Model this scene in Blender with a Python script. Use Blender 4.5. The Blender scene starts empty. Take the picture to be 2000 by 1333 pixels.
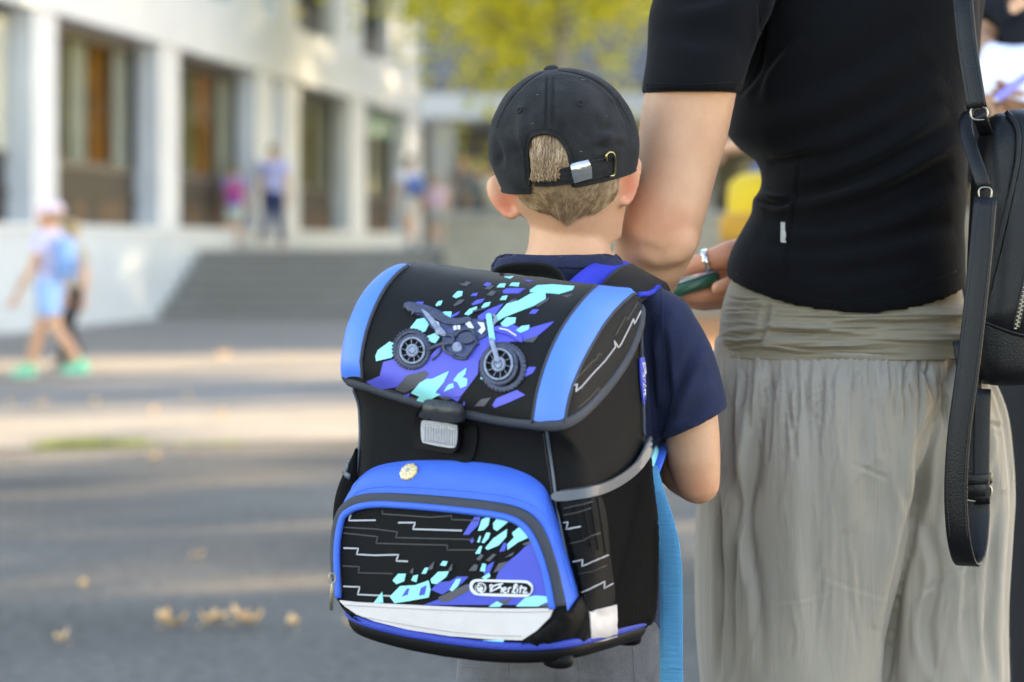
import bpy, bmesh, math, random
import numpy as np
from mathutils import Vector, Matrix, noise
from mathutils.bvhtree import BVHTree
from mathutils.geometry import delaunay_2d_cdt

SC = bpy.context.scene
COL = SC.collection
R = math.radians
random.seed(7)
RNG = np.random.default_rng(7)

# ------------------------------------------------------------------ camera
F, CX, HY, CAMZ = 4722.0, 1000.0, 480.0, 1.02       # 85 mm lens, in pixels of the 2000 px wide photograph
cam_data = bpy.data.cameras.new('camera')
cam = bpy.data.objects.new('camera', cam_data)
COL.objects.link(cam)
cam.location = (0, 0, CAMZ)
cam.rotation_euler = (R(90), 0, 0)
cam_data.lens = 85.0
cam_data.sensor_width = 36.0
cam_data.shift_y = -(666.5 - HY) / 2000.0
cam_data.clip_end = 600
cam_data.clip_start = 0.1
cam_data.dof.use_dof = True
cam_data.dof.focus_distance = 2.62
cam_data.dof.aperture_fstop = 4.0
cam_data.dof.aperture_blades = 9
SC.camera = cam

# ------------------------------------------------------------------ sky, sun, exposure
SUN_AZ, SUN_EL = 25.0, 21.0                          # azimuth measured from +X towards +Y
world = bpy.data.worlds.new('World')
SC.world = world
world.use_nodes = True
wn = world.node_tree.nodes
wl = world.node_tree.links
bg = wn['Background']
sky = wn.new('ShaderNodeTexSky')
sky.sky_type = 'NISHITA'
sky.sun_disc = False
sky.sun_elevation = R(SUN_EL)
sky.sun_rotation = R(90 - SUN_AZ)
sky.air_density = 1.0
sky.dust_density = 0.3
sky.ozone_density = 1.0
wl.new(sky.outputs[0], bg.inputs['Color'])
bg.inputs['Strength'].default_value = 0.15
sun_data = bpy.data.lights.new('sun', 'SUN')
sun_data.energy = 3.9
sun_data.angle = R(0.53)
sun_data.color = (1.0, 0.85, 0.58)
sun = bpy.data.objects.new('sun', sun_data)
COL.objects.link(sun)
SUNV = Vector((math.cos(R(SUN_AZ)) * math.cos(R(SUN_EL)), math.sin(R(SUN_AZ)) * math.cos(R(SUN_EL)), math.sin(R(SUN_EL))))
sun.rotation_euler = SUNV.to_track_quat('Z', 'Y').to_euler()
sun.location = SUNV * 60
SC.view_settings.view_transform = 'Standard'
SC.view_settings.look = 'None'
SC.view_settings.gamma = 1.0
SC.view_settings.exposure = 2.6
SC.view_settings.use_curve_mapping = False
SC.view_settings.use_white_balance = True
SC.view_settings.white_balance_temperature = 7900
SC.view_settings.white_balance_tint = 15
SC.render.engine = 'CYCLES'
SC.cycles.use_denoising = True
SC.cycles.max_bounces = 8
SC.cycles.transparent_max_bounces = 12
SC.cycles.sample_clamp_indirect = 8.0

# ------------------------------------------------------------------ materials
def _nodes(name):
    m = bpy.data.materials.new(name)
    m.use_nodes = True
    nt = m.node_tree
    return m, nt, nt.nodes, nt.links, nt.nodes['Principled BSDF']

def mat(name, col, rough=0.6, metal=0.0, var=0.12, vscale=30.0, bump=0.0, bscale=200.0, sheen=0.0, sss=0.0, spec=0.5,
        col2=None, stretch=(1, 1, 1), coat=0.0, weave=0.0, wscale=900.0, detail=4.0, alpha=None, rvar=0.0, sss_scale=0.006, fold=0.0, fscale=18.0, fstretch=(1, 1, 1)):
    """Principled surface whose colour, gloss and fine relief vary with noise (object space)."""
    m, nt, N, L, b = _nodes(name)
    tc = N.new('ShaderNodeTexCoord')
    mp = N.new('ShaderNodeMapping')
    mp.inputs['Scale'].default_value = stretch
    L.new(tc.outputs['Object'], mp.inputs['Vector'])
    n = N.new('ShaderNodeTexNoise')
    n.inputs['Scale'].default_value = vscale
    n.inputs['Detail'].default_value = detail
    n.inputs['Roughness'].default_value = 0.6
    L.new(mp.outputs[0], n.inputs['Vector'])
    r = N.new('ShaderNodeValToRGB')
    c1 = [max(0, c * (1 - var)) for c in col]
    c2 = list(col2) if col2 else [min(1, c * (1 + var)) for c in col]
    r.color_ramp.elements[0].position = 0.3
    r.color_ramp.elements[0].color = (*c1, 1)
    r.color_ramp.elements[1].position = 0.7
    r.color_ramp.elements[1].color = (*c2, 1)
    L.new(n.outputs['Fac'], r.inputs['Fac'])
    L.new(r.outputs['Color'], b.inputs['Base Color'])
    b.inputs['Roughness'].default_value = rough
    b.inputs['Metallic'].default_value = metal
    b.inputs['Specular IOR Level'].default_value = spec
    b.inputs['Coat Weight'].default_value = coat
    if sheen:
        b.inputs['Sheen Weight'].default_value = sheen
        b.inputs['Sheen Roughness'].default_value = 0.4
    if sss:
        b.inputs['Subsurface Weight'].default_value = sss
        b.inputs['Subsurface Radius'].default_value = (1.0, 0.35, 0.18)
        b.inputs['Subsurface Scale'].default_value = sss_scale
    last = None
    if fold:
        mp2 = N.new('ShaderNodeMapping')
        mp2.inputs['Scale'].default_value = fstretch
        L.new(tc.outputs['Object'], mp2.inputs['Vector'])
        fn = N.new('ShaderNodeTexNoise')
        fn.inputs['Scale'].default_value = fscale
        fn.inputs['Detail'].default_value = 3
        fn.inputs['Distortion'].default_value = 0.8
        L.new(mp2.outputs[0], fn.inputs['Vector'])
        fb = N.new('ShaderNodeBump')
        fb.inputs['Strength'].default_value = 1.0
        fb.inputs['Distance'].default_value = fold
        L.new(fn.outputs['Fac'], fb.inputs['Height'])
        last = fb
    if bump:
        n2 = N.new('ShaderNodeTexNoise')
        n2.inputs['Scale'].default_value = bscale
        n2.inputs['Detail'].default_value = 6
        L.new(mp.outputs[0], n2.inputs['Vector'])
        bp = N.new('ShaderNodeBump')
        bp.inputs['Strength'].default_value = min(1, bump)
        bp.inputs['Distance'].default_value = 0.004
        L.new(n2.outputs['Fac'], bp.inputs['Height'])
        if last: L.new(last.outputs['Normal'], bp.inputs['Normal'])
        last = bp
    if weave:
        w1 = N.new('ShaderNodeTexWave'); w1.bands_direction = 'X'
        w2 = N.new('ShaderNodeTexWave'); w2.bands_direction = 'Z'
        for w in (w1, w2):
            w.inputs['Scale'].default_value = wscale / 6.283
            w.inputs['Distortion'].default_value = 0.6
            L.new(tc.outputs['Object'], w.inputs['Vector'])
        mx = N.new('ShaderNodeMath'); mx.operation = 'ADD'
        L.new(w1.outputs['Fac'], mx.inputs[0]); L.new(w2.outputs['Fac'], mx.inputs[1])
        bp2 = N.new('ShaderNodeBump')
        bp2.inputs['Strength'].default_value = weave
        bp2.inputs['Distance'].default_value = 0.0006
        L.new(mx.outputs[0], bp2.inputs['Height'])
        if last: L.new(last.outputs['Normal'], bp2.inputs['Normal'])
        last = bp2
    if last:
        L.new(last.outputs['Normal'], b.inputs['Normal'])
    if rvar:
        mr = N.new('ShaderNodeMapRange')
        mr.inputs['To Min'].default_value = rough - rvar
        mr.inputs['To Max'].default_value = rough + rvar
        L.new(n.outputs['Fac'], mr.inputs['Value'])
        L.new(mr.outputs[0], b.inputs['Roughness'])
    return m

def leaf_mat(name, c1, c2, vs=0.6, trans=0.45):
    m, nt, N, L, b = _nodes(name)
    N.remove(b)
    out = N['Material Output']
    g = N.new('ShaderNodeNewGeometry')
    n = N.new('ShaderNodeTexNoise'); n.inputs['Scale'].default_value = vs; n.inputs['Detail'].default_value = 3
    tc = N.new('ShaderNodeTexCoord')
    L.new(tc.outputs['Object'], n.inputs['Vector'])
    mixf = N.new('ShaderNodeMath'); mixf.operation = 'MULTIPLY_ADD'
    mixf.inputs[1].default_value = 0.35; mixf.inputs[2].default_value = 0.0
    L.new(g.outputs['Random Per Island'], mixf.inputs[0])
    add = N.new('ShaderNodeMath'); add.operation = 'ADD'
    L.new(mixf.outputs[0], add.inputs[0]); L.new(n.outputs['Fac'], add.inputs[1])
    r = N.new('ShaderNodeValToRGB')
    r.color_ramp.elements[0].position = 0.4; r.color_ramp.elements[0].color = (*c1, 1)
    r.color_ramp.elements[1].position = 0.9; r.color_ramp.elements[1].color = (*c2, 1)
    L.new(add.outputs[0], r.inputs['Fac'])
    d = N.new('ShaderNodeBsdfDiffuse'); t = N.new('ShaderNodeBsdfTranslucent')
    L.new(r.outputs[0], d.inputs['Color']); L.new(r.outputs[0], t.inputs['Color'])
    mx = N.new('ShaderNodeMixShader'); mx.inputs['Fac'].default_value = trans
    L.new(d.outputs[0], mx.inputs[1]); L.new(t.outputs[0], mx.inputs[2])
    L.new(mx.outputs[0], out.inputs['Surface'])
    return m

def glass_mat(name, refl=0.06, tint=(0.80, 0.82, 0.80)):
    m, nt, N, L, b = _nodes(name)
    N.remove(b)
    out = N['Material Output']
    t = N.new('ShaderNodeBsdfTransparent'); t.inputs['Color'].default_value = (*tint, 1)
    g = N.new('ShaderNodeBsdfGlossy'); g.inputs['Roughness'].default_value = 0.03
    mx = N.new('ShaderNodeMixShader')
    mx.inputs['Fac'].default_value = refl
    L.new(t.outputs[0], mx.inputs[1]); L.new(g.outputs[0], mx.inputs[2])
    L.new(mx.outputs[0], out.inputs['Surface'])
    return m

def skin_mat(name, base, red):
    """Skin: base tone with freckle-fine variation, a vertex attribute 'blush' marks ears, elbows and knuckles."""
    m, nt, N, L, b = _nodes(name)
    tc = N.new('ShaderNodeTexCoord')
    n = N.new('ShaderNodeTexNoise'); n.inputs['Scale'].default_value = 26; n.inputs['Detail'].default_value = 10; n.inputs['Roughness'].default_value = 0.68
    L.new(tc.outputs['Object'], n.inputs['Vector'])
    r = N.new('ShaderNodeValToRGB')
    r.color_ramp.elements[0].position = 0.3; r.color_ramp.elements[0].color = (*(base[0] * .93, base[1] * .85, base[2] * .82), 1)
    r.color_ramp.elements[1].position = 0.75; r.color_ramp.elements[1].color = (*[min(1, c * 1.05) for c in base], 1)
    L.new(n.outputs['Fac'], r.inputs['Fac'])
    at = N.new('ShaderNodeAttribute'); at.attribute_name = 'blush'
    mx = N.new('ShaderNodeMix'); mx.data_type = 'RGBA'
    L.new(at.outputs['Fac'], mx.inputs['Factor'])
    L.new(r.outputs['Color'], mx.inputs['A']); mx.inputs['B'].default_value = (*red, 1)
    L.new(mx.outputs['Result'], b.inputs['Base Color'])
    b.inputs['Roughness'].default_value = 0.54
    b.inputs['Specular IOR Level'].default_value = 0.4
    b.inputs['Subsurface Weight'].default_value = 0.22
    b.inputs['Subsurface Radius'].default_value = (1.0, 0.35, 0.2)
    b.inputs['Subsurface Scale'].default_value = 0.006
    n2 = N.new('ShaderNodeTexNoise'); n2.inputs['Scale'].default_value = 700; n2.inputs['Detail'].default_value = 5
    L.new(tc.outputs['Object'], n2.inputs['Vector'])
    bp = N.new('ShaderNodeBump'); bp.inputs['Strength'].default_value = 0.4; bp.inputs['Distance'].default_value = 0.0009
    L.new(n2.outputs['Fac'], bp.inputs['Height']); L.new(bp.outputs['Normal'], b.inputs['Normal'])
    return m

# ------------------------------------------------------------------ geometry helpers
def P(px, py, D):
    return Vector(((px - CX) / F * D, D, CAMZ - (py - HY) / F * D))

def proj(co):
    d = np.maximum(co[:, 1], 0.05)
    return CX + co[:, 0] / d * F, HY - (co[:, 2] - CAMZ) / d * F

def world_loc(o):
    v = Vector((0, 0, 0))
    while o:
        v += o.location
        o = o.parent
    return v

def props(o, label=None, cat=None, group=None, kind=None):
    if label: o['label'] = label
    if cat: o['category'] = cat
    if group: o['group'] = group
    if kind: o['kind'] = kind
    return o

def empty(name, loc, label=None, cat=None, group=None, kind=None):
    o = bpy.data.objects.new(name, None)
    o.empty_display_size = 0.1
    o.location = loc
    COL.objects.link(o)
    return props(o, label, cat, group, kind)

def link_mesh(name, me, m, parent=None, label=None):
    o = bpy.data.objects.new(name, me)
    COL.objects.link(o)
    if m is not None and not me.materials:
        me.materials.append(m)
    if parent is not None:
        o.parent = parent
    if label: o['label'] = label
    return o

def copy_tree(o, parent=None, loc=None):
    c = o.copy()
    COL.objects.link(c)
    c.parent = parent
    if loc is not None: c.location = loc
    for ch in list(o.children):
        copy_tree(ch, c)
    return c

class MB:
    """Collects geometry in world coordinates; build() makes it ONE mesh object."""
    def __init__(self):
        self.v, self.f = [], []
    def add(self, verts, faces):
        n = len(self.v)
        self.v.extend([tuple(p) for p in verts])
        self.f.extend([tuple(i + n for i in f) for f in faces])
        return self
    def box(self, c, s, M=None):
        x, y, z = s[0] / 2, s[1] / 2, s[2] / 2
        vs = [Vector((sx * x, sy * y, sz * z)) for sz in (-1, 1) for sy in (-1, 1) for sx in (-1, 1)]
        if M is not None: vs = [M @ p for p in vs]
        vs = [p + Vector(c) for p in vs]
        return self.add(vs, [(0, 2, 3, 1), (4, 5, 7, 6), (0, 1, 5, 4), (2, 6, 7, 3), (0, 4, 6, 2), (1, 3, 7, 5)])
    def hexa(self, low, high):
        """prism between two quads of points"""
        vs = list(low) + list(high)
        return self.add(vs, [(3, 2, 1, 0), (4, 5, 6, 7), (0, 1, 5, 4), (1, 2, 6, 5), (2, 3, 7, 6), (3, 0, 4, 7)])
    def rings(self, rings, cap0=True, cap1=True, closed=True):
        n = len(rings[0])
        vs = [p for r in rings for p in r]
        fs = []
        m = n if closed else n - 1
        for i in range(len(rings) - 1):
            for j in range(m):
                k = (j + 1) % n
                fs.append((i * n + j, i * n + k, (i + 1) * n + k, (i + 1) * n + j))
        if closed:
            if cap0: fs.append(tuple(reversed(range(n))))
            if cap1: fs.append(tuple((len(rings) - 1) * n + j for j in range(n)))
        return self.add(vs, fs)
    def tube(self, pts, rad, n=12, flat=1.0, up=None, capround=True):
        """tube with per-point radius, rounded ends; flat squashes along the 'up' direction"""
        pts = [Vector(p) for p in pts]
        if not hasattr(rad, '__len__'): rad = [rad] * len(pts)
        rings = []
        t0 = (pts[1] - pts[0]).normalized()
        u = Vector(up) if up is not None else (Vector((0, 0, 1)) if abs(t0.z) < 0.9 else Vector((0, 1, 0)))
        fr = []
        for i, p in enumerate(pts):
            t = (pts[min(i + 1, len(pts) - 1)] - pts[max(i - 1, 0)]).normalized()
            a = t.cross(u)
            if a.length < 1e-5: a = t.orthogonal()
            a.normalize()
            u2 = a.cross(t).normalized()
            u = u2 if up is None else Vector(up)
            fr.append((p, t, a, u2, rad[i]))
        def ring(p, a, b, r):
            return [p + a * (r * math.cos(2 * math.pi * k / n)) + b * (r * flat * math.sin(2 * math.pi * k / n)) for k in range(n)]
        if capround:
            p, t, a, b, r = fr[0]
            for q in (80, 55, 28):
                rings.append(ring(p - t * (r * math.sin(R(q)) * min(1, flat + .3)), a, b, r * math.cos(R(q))))
        for p, t, a, b, r in fr: rings.append(ring(p, a, b, r))
        if capround:
            p, t, a, b, r = fr[-1]
            for q in (28, 55, 80):
                rings.append(ring(p + t * (r * math.sin(R(q)) * min(1, flat + .3)), a, b, r * math.cos(R(q))))
        return self.rings(rings)
    def ellipsoid(self, c, rx, ry, rz, M=None, nu=20, nv=12):
        c = Vector(c); rings = []
        for i in range(nv + 1):
            th = math.pi * (i + 0.001 if i == 0 else (i - 0.001 if i == nv else i)) / nv
            rr = []
            for j in range(nu):
                ph = 2 * math.pi * j / nu
                v = Vector((rx * math.sin(th) * math.cos(ph), ry * math.sin(th) * math.sin(ph), -rz * math.cos(th)))
                rr.append(c + (M @ v if M is not None else v))
            rings.append(rr)
        return self.rings(rings)
    def mesh(self):
        me = bpy.data.meshes.new('m')
        me.from_pydata([tuple(p) for p in self.v], [], self.f)
        me.update()
        return me
    def build(self, name, m, parent=None, label=None, smooth=True, voxel=None, smooth_it=0, sub=0, solid=0.0, disp=None, blush=None, recalc=True, sfac=0.5):
        me = self.mesh()
        if recalc:
            b = bmesh.new(); b.from_mesh(me)
            bmesh.ops.recalc_face_normals(b, faces=b.faces)
            b.to_mesh(me); b.free()
        if voxel or smooth_it or sub or solid:
            o = bpy.data.objects.new('tmp', me)
            COL.objects.link(o)
            if voxel:
                md = o.modifiers.new('r', 'REMESH'); md.mode = 'VOXEL'; md.voxel_size = voxel; md.use_smooth_shade = True
            if smooth_it:
                md = o.modifiers.new('s', 'SMOOTH'); md.factor = sfac; md.iterations = smooth_it
            if sub:
                md = o.modifiers.new('u', 'SUBSURF'); md.levels = sub; md.render_levels = sub
            if solid:
                md = o.modifiers.new('d', 'SOLIDIFY'); md.thickness = solid; md.offset = -1
            bpy.context.view_layer.update()
            dg = bpy.context.evaluated_depsgraph_get()
            me2 = bpy.data.meshes.new_from_object(o.evaluated_get(dg), depsgraph=dg)
            bpy.data.objects.remove(o)
            bpy.data.meshes.remove(me)
            me = me2
            me.materials.clear()
        n = len(me.vertices)
        if disp is not None or blush is not None or parent is not None:
            co = np.empty(n * 3, np.float32); me.vertices.foreach_get('co', co); co = co.reshape(-1, 3).astype(np.float64)
            if disp is not None:
                no = np.empty(n * 3, np.float32); me.vertex_normals.foreach_get('vector', no); no = no.reshape(-1, 3).astype(np.float64)
                co = disp(co, no)
            if blush is not None:
                at = me.attributes.new('blush', 'FLOAT', 'POINT')
                at.data.foreach_set('value', blush(co).astype(np.float32))
            off = np.array(world_loc(parent)) if parent is not None else np.zeros(3)
            me.vertices.foreach_set('co', (co - off).astype(np.float32).ravel())
            me.update()
        me.polygons.foreach_set('use_smooth', [smooth] * len(me.polygons))
        me.name = name
        return link_mesh(name, me, m, parent, label)

def ring_px(py, l, r, D, hd, N=64, ex=2.3, yaw=0.0, dz=None):
    """horizontal ring whose silhouette runs from pixel l to pixel r at image row py"""
    c = P((l + r) / 2, py, D)
    a = (r - l) / 2 / F * D
    out = []
    for k in range(N):
        ph = 2 * math.pi * k / N
        cs, sn = math.cos(ph), math.sin(ph)
        x = a * math.copysign(abs(cs) ** (2 / ex), cs)
        y = hd * math.copysign(abs(sn) ** (2 / ex), sn)
        z = dz(ph) if dz else 0
        out.append(c + Vector((x, y - x * math.tan(yaw), z)))
    return out

def interp(secs, ys):
    """monotone-ish interpolation of section tuples over their first value"""
    a = np.array(secs, float)
    o = np.argsort(a[:, 0]); a = a[o]
    x = a[:, 0]
    res = []
    for y in ys:
        row = [y]
        i = int(np.clip(np.searchsorted(x, y) - 1, 0, len(x) - 2))
        h = x[i + 1] - x[i]; t = (y - x[i]) / h
        for c in range(1, a.shape[1]):
            p = a[:, c]
            m0 = (p[i + 1] - p[i - 1]) / (x[i + 1] - x[i - 1]) if i > 0 else (p[i + 1] - p[i]) / h
            m1 = (p[i + 2] - p[i]) / (x[i + 2] - x[i]) if i + 2 < len(x) else (p[i + 1] - p[i]) / h
            t2, t3 = t * t, t * t * t
            row.append((2 * t3 - 3 * t2 + 1) * p[i] + (t3 - 2 * t2 + t) * h * m0 + (-2 * t3 + 3 * t2) * p[i + 1] + (t3 - t2) * h * m1)
        res.append(row)
    return res

def smooth_line(pts, step, closed=False):
    """Catmull-Rom through pixel (or 3-D) points, resampled"""
    a = [np.array(p, float) for p in pts]
    n = len(a); out = []
    m = n if closed else n - 1
    for i in range(m):
        p1, p2 = a[i], a[(i + 1) % n]
        p0 = a[i - 1] if (i > 0 or closed) else 2 * p1 - p2
        p3 = a[(i + 2) % n] if (i + 2 < n or closed) else 2 * p2 - p1
        k = max(2, int(math.ceil(np.linalg.norm(p2 - p1) / step)))
        for j in range(k):
            t = j / k
            out.append(0.5 * (2 * p1 + (p2 - p0) * t + (2 * p0 - 5 * p1 + 4 * p2 - p3) * t * t + (3 * p1 - p0 - 3 * p2 + p3) * t ** 3))
    if not closed: out.append(a[-1])
    return out

def straight_line(pts, step, closed=False):
    a = [np.array(p, float) for p in pts]; out = []
    n = len(a)
    for i in range(n if closed else n - 1):
        p1, p2 = a[i], a[(i + 1) % n]
        k = max(1, int(math.ceil(np.linalg.norm(p2 - p1) / step)))
        for j in range(k): out.append(p1 + (p2 - p1) * (j / k))
    if not closed: out.append(a[-1])
    return out

def bvh_of(*objs):
    vs, fs = [], []
    for o in objs:
        w = world_loc(o); n = len(vs)
        vs += [v.co + w for v in o.data.vertices]
        fs += [tuple(i + n for i in p.vertices) for p in o.data.polygons]
    return BVHTree.FromPolygons(vs, fs)

CAMV = Vector((0, 0, CAMZ))
def hit(bvh, px, py):
    d = Vector(((px - CX) / F, 1.0, -(py - HY) / F)).normalized()
    loc, nor, i, dist = bvh.ray_cast(CAMV, d)
    if loc is None:
        q = CAMV + d * 2.5
        for _ in range(6):                       # walk to the point of the surface closest to the ray
            loc, nor, i, dist = bvh.find_nearest(q)
            q = CAMV + d * max(0.1, (loc - CAMV).dot(d))
        nor = (nor - d * min(0, 0)).normalized()
    elif nor.dot(d) > 0:
        nor = -nor
    return loc, nor

def hit_in(bvh, px, py, cx, cy):
    """like hit(), but a point just past the silhouette slides inwards until it lands on the surface"""
    for t in (0, .01, .02, .035, .05, .07, .1, .14, .2, .3):
        x, y = px + (cx - px) * t, py + (cy - py) * t
        d = Vector(((x - CX) / F, 1.0, -(y - HY) / F)).normalized()
        loc, nor, i, dist = bvh.ray_cast(CAMV, d)
        if loc is not None:
            return loc, (-nor if nor.dot(d) > 0 else nor)
    return hit(bvh, px, py)

def patch(name, poly, bvh, m, parent, off=0.0, th=0.001, res=9.0, smooth=True, curve=True, dome=0.0, label=None, mb=None):
    """a piece of cloth / plastic / print of given outline laid on a surface: relief th above it, with a rim"""
    out = smooth_line(poly, res, True) if curve else straight_line(poly, res, True)
    P2 = [Vector((p[0], p[1])) for p in out]
    n = len(P2)
    xs = [p.x for p in P2]; ys = [p.y for p in P2]
    pts = list(P2)
    arr = np.array([[p.x, p.y] for p in P2])
    def inside(x, y):
        x0, y0 = arr[:, 0], arr[:, 1]; x1, y1 = np.roll(x0, -1), np.roll(y0, -1)
        c = ((y0 > y) != (y1 > y)) & (x < (x1 - x0) * (y - y0) / (y1 - y0 + 1e-12) + x0)
        return c.sum() % 2 == 1
    y = min(ys) + res * .5; row = 0
    while y < max(ys):
        x = min(xs) + (res * .5 if row % 2 else res * .9)
        while x < max(xs):
            if np.min((arr[:, 0] - x) ** 2 + (arr[:, 1] - y) ** 2) > (res * .55) ** 2 and inside(x, y):
                pts.append(Vector((x, y)))
            x += res
        y += res * .87; row += 1
    v2, e2, f2, ov, oe, of = delaunay_2d_cdt(pts, [(i, (i + 1) % n) for i in range(n)], [], 1, 1e-4)
    v3, nr = [], []
    for p in v2:
        l, nn = hit_in(bvh, p.x, p.y, arr[:, 0].mean(), arr[:, 1].mean())
        h = 0.0
        if dome:
            dd = math.sqrt(np.min((arr[:, 0] - p.x) ** 2 + (arr[:, 1] - p.y) ** 2))
            h = dome * (1 - math.exp(-dd / (0.18 * (max(xs) - min(xs)) + 1e-6)))
        v3.append((l, nn, h))
    g = mb or MB()
    top = [l + nn * (off + th + h) for l, nn, h in v3]
    g.add(top, [tuple(reversed(f)) for f in f2])
    # rim from the boundary edges
    cnt = {}
    for f in f2:
        for a, b in zip(f, f[1:] + f[:1]):
            k = (min(a, b), max(a, b)); cnt[k] = cnt.get(k, 0) + 1
    rv, rf = [], []
    for (a, b), c in cnt.items():
        if c == 1:
            i = len(rv)
            la, na, _ = v3[a]; lb, nb, _ = v3[b]
            rv += [top[a], top[b], lb + nb * (off - 0.0006), la + na * (off - 0.0006)]
            rf.append((i, i + 1, i + 2, i + 3))
    g.add(rv, rf)
    if mb is not None: return None
    return g.build(name, m, parent, label, smooth, recalc=False)

def stroke(lines, width, bvh, m, parent, name, off=0.0005, curve=False, step=6.0, th=0.0004, mb=None):
    """painted or sewn line of a given pixel width laid on a surface (ribbon with slight height)"""
    g = mb or MB()
    for ln in lines:
        pts = smooth_line(ln, step) if curve else straight_line(ln, step)
        pts = [np.array(p) for p in pts]
        L, Rr = [], []
        for i, p in enumerate(pts):
            d = pts[min(i + 1, len(pts) - 1)] - pts[max(i - 1, 0)]
            d = d / (np.linalg.norm(d) + 1e-9)
            nn = np.array([-d[1], d[0]]) * width / 2
            L.append(p + nn); Rr.append(p - nn)
        vs, fs = [], []
        for i in range(len(pts)):
            for q in (L[i], pts[i], Rr[i]):
                l, nr = hit(bvh, q[0], q[1]); vs.append(l + nr * (off + th))
        for i in range(len(pts) - 1):
            for k in (0, 1):
                fs.append((3 * i + k, 3 * i + k + 1, 3 * i + k + 4, 3 * i + k + 3))
        g.add(vs, fs)
    if mb is not None: return None
    o = g.build(name, m, parent, recalc=False)
    if len(lines) > 1: o['kind'] = 'stuff'
    return o

def cord(line, radius, bvh, m, parent, name, off=0.0, curve=True, step=8.0, flat=1.0, n=8, closed=False, mb=None, label=None):
    """piping / binding sewn along a pixel line of a surface"""
    pts = smooth_line(line, step, closed) if curve else straight_line(line, step, closed)
    if closed: pts.append(pts[0])
    q = []
    for p in pts:
        l, nr = hit(bvh, p[0], p[1]); q.append((l + nr * off, nr))
    rings = []
    for i in range(len(q)):
        t = (q[min(i + 1, len(q) - 1)][0] - q[max(i - 1, 0)][0])
        if t.length < 1e-7: continue
        t.normalize()
        nr = q[i][1]; a = t.cross(nr).normalized(); b = a.cross(t).normalized()
        rings.append([q[i][0] + a * (radius * math.cos(2 * math.pi * k / n)) + b * (radius * flat * math.sin(2 * math.pi * k / n)) for k in range(n)])
    g = mb or MB()
    g.rings(rings)
    if mb is not None: return None
    return g.build(name, m, parent, label)

def ribbon(path, wv, width, thick, name, m, parent, mb=None, step=0.012, label=None):
    """strap: path of 3-D points, wv per-point width directions"""
    pts = smooth_line([tuple(p) for p in path], step)
    k = len(path)
    ws = smooth_line([tuple(w) for w in wv], 1e9) if k < 2 else None
    acc = [0]
    src = [np.array(p) for p in path]
    for i in range(k - 1): acc.append(acc[-1] + np.linalg.norm(src[i + 1] - src[i]))
    # parameter of each resampled point, by its segment order
    rings = []
    cnt = []
    for i in range(k - 1):
        c = max(2, int(math.ceil(np.linalg.norm(src[i + 1] - src[i]) / step)))
        cnt += [i + j / c for j in range(c)]
    cnt.append(k - 1)
    for idx, p in enumerate(pts):
        s = cnt[idx]; i = min(int(s), k - 2); t = s - i
        w = Vector(wv[i]).lerp(Vector(wv[i + 1]), t).normalized()
        tg = Vector(pts[min(idx + 1, len(pts) - 1)] - pts[max(idx - 1, 0)]).normalized()
        w = (w - tg * w.dot(tg)).normalized()
        nr = tg.cross(w).normalized()
        c = Vector(p); a = width / 2; h = thick / 2; e = min(h * .8, a * .3)
        rings.append([c + w * x + nr * y for x, y in ((-a + e, -h), (a - e, -h), (a, -h * .3), (a, h * .3), (a - e, h), (-a + e, h), (-a, h * .3), (-a, -h * .3))])
    g = mb or MB()
    g.rings(rings)
    if mb is not None: return rings
    return g.build(name, m, parent, label)

def creases(lines, facing=True):
    """displacement: cloth creases given as pixel lines (pts, width px, depth m, kind); kind 'v' valley, 'r' ridge, 's' step fold"""
    def fn(co, no):
        px, py = proj(co)
        amt = np.zeros(len(co))
        for pts, w, a, kind in lines:
            pl = smooth_line(pts, 12.0)
            arr = np.array(pl)
            lo, hi = arr.min(0) - 3 * w, arr.max(0) + 3 * w
            idx = np.where((px > lo[0]) & (px < hi[0]) & (py > lo[1]) & (py < hi[1]))[0]
            if len(idx) == 0: continue
            x, y = px[idx], py[idx]
            best = np.full(len(idx), 1e9); sgn = np.zeros(len(idx)); tt = np.zeros(len(idx))
            m = len(arr) - 1
            for i in range(m):
                ax, ay = arr[i]; bx, by = arr[i + 1]
                dx, dy = bx - ax, by - ay; L2 = dx * dx + dy * dy + 1e-9
                t = np.clip(((x - ax) * dx + (y - ay) * dy) / L2, 0, 1)
                qx, qy = x - ax - t * dx, y - ay - t * dy
                d = np.hypot(qx, qy); up = d < best
                best[up] = d[up]; sgn[up] = np.sign(dx * qy - dy * qx)[up]; tt[up] = ((i + t) / m)[up]
            taper = np.clip(np.sin(np.pi * np.clip(tt, 0, 1)), 0, 1) ** 0.6
            e = best / w
            if kind == 'v': pr = -np.exp(-e * e) + 0.35 * np.exp(-((e - 1.7) ** 2) * 1.5)
            elif kind == 'r': pr = np.exp(-e * e)
            else: pr = sgn * e * np.exp(-e * e * 0.6) * 1.4
            amt[idx] += a * pr * taper
        if facing:
            amt *= np.clip(-no[:, 1] * 2.0 + 0.2, 0, 1)
        return co + no * amt[:, None]
    return fn

def vnoise(co, scale, seed=0.0):
    s = np.array(scale) if hasattr(scale, '__len__') else np.array([scale] * 3)
    q = co * s + seed
    return np.array([noise.noise(Vector(p)) for p in q])
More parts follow.
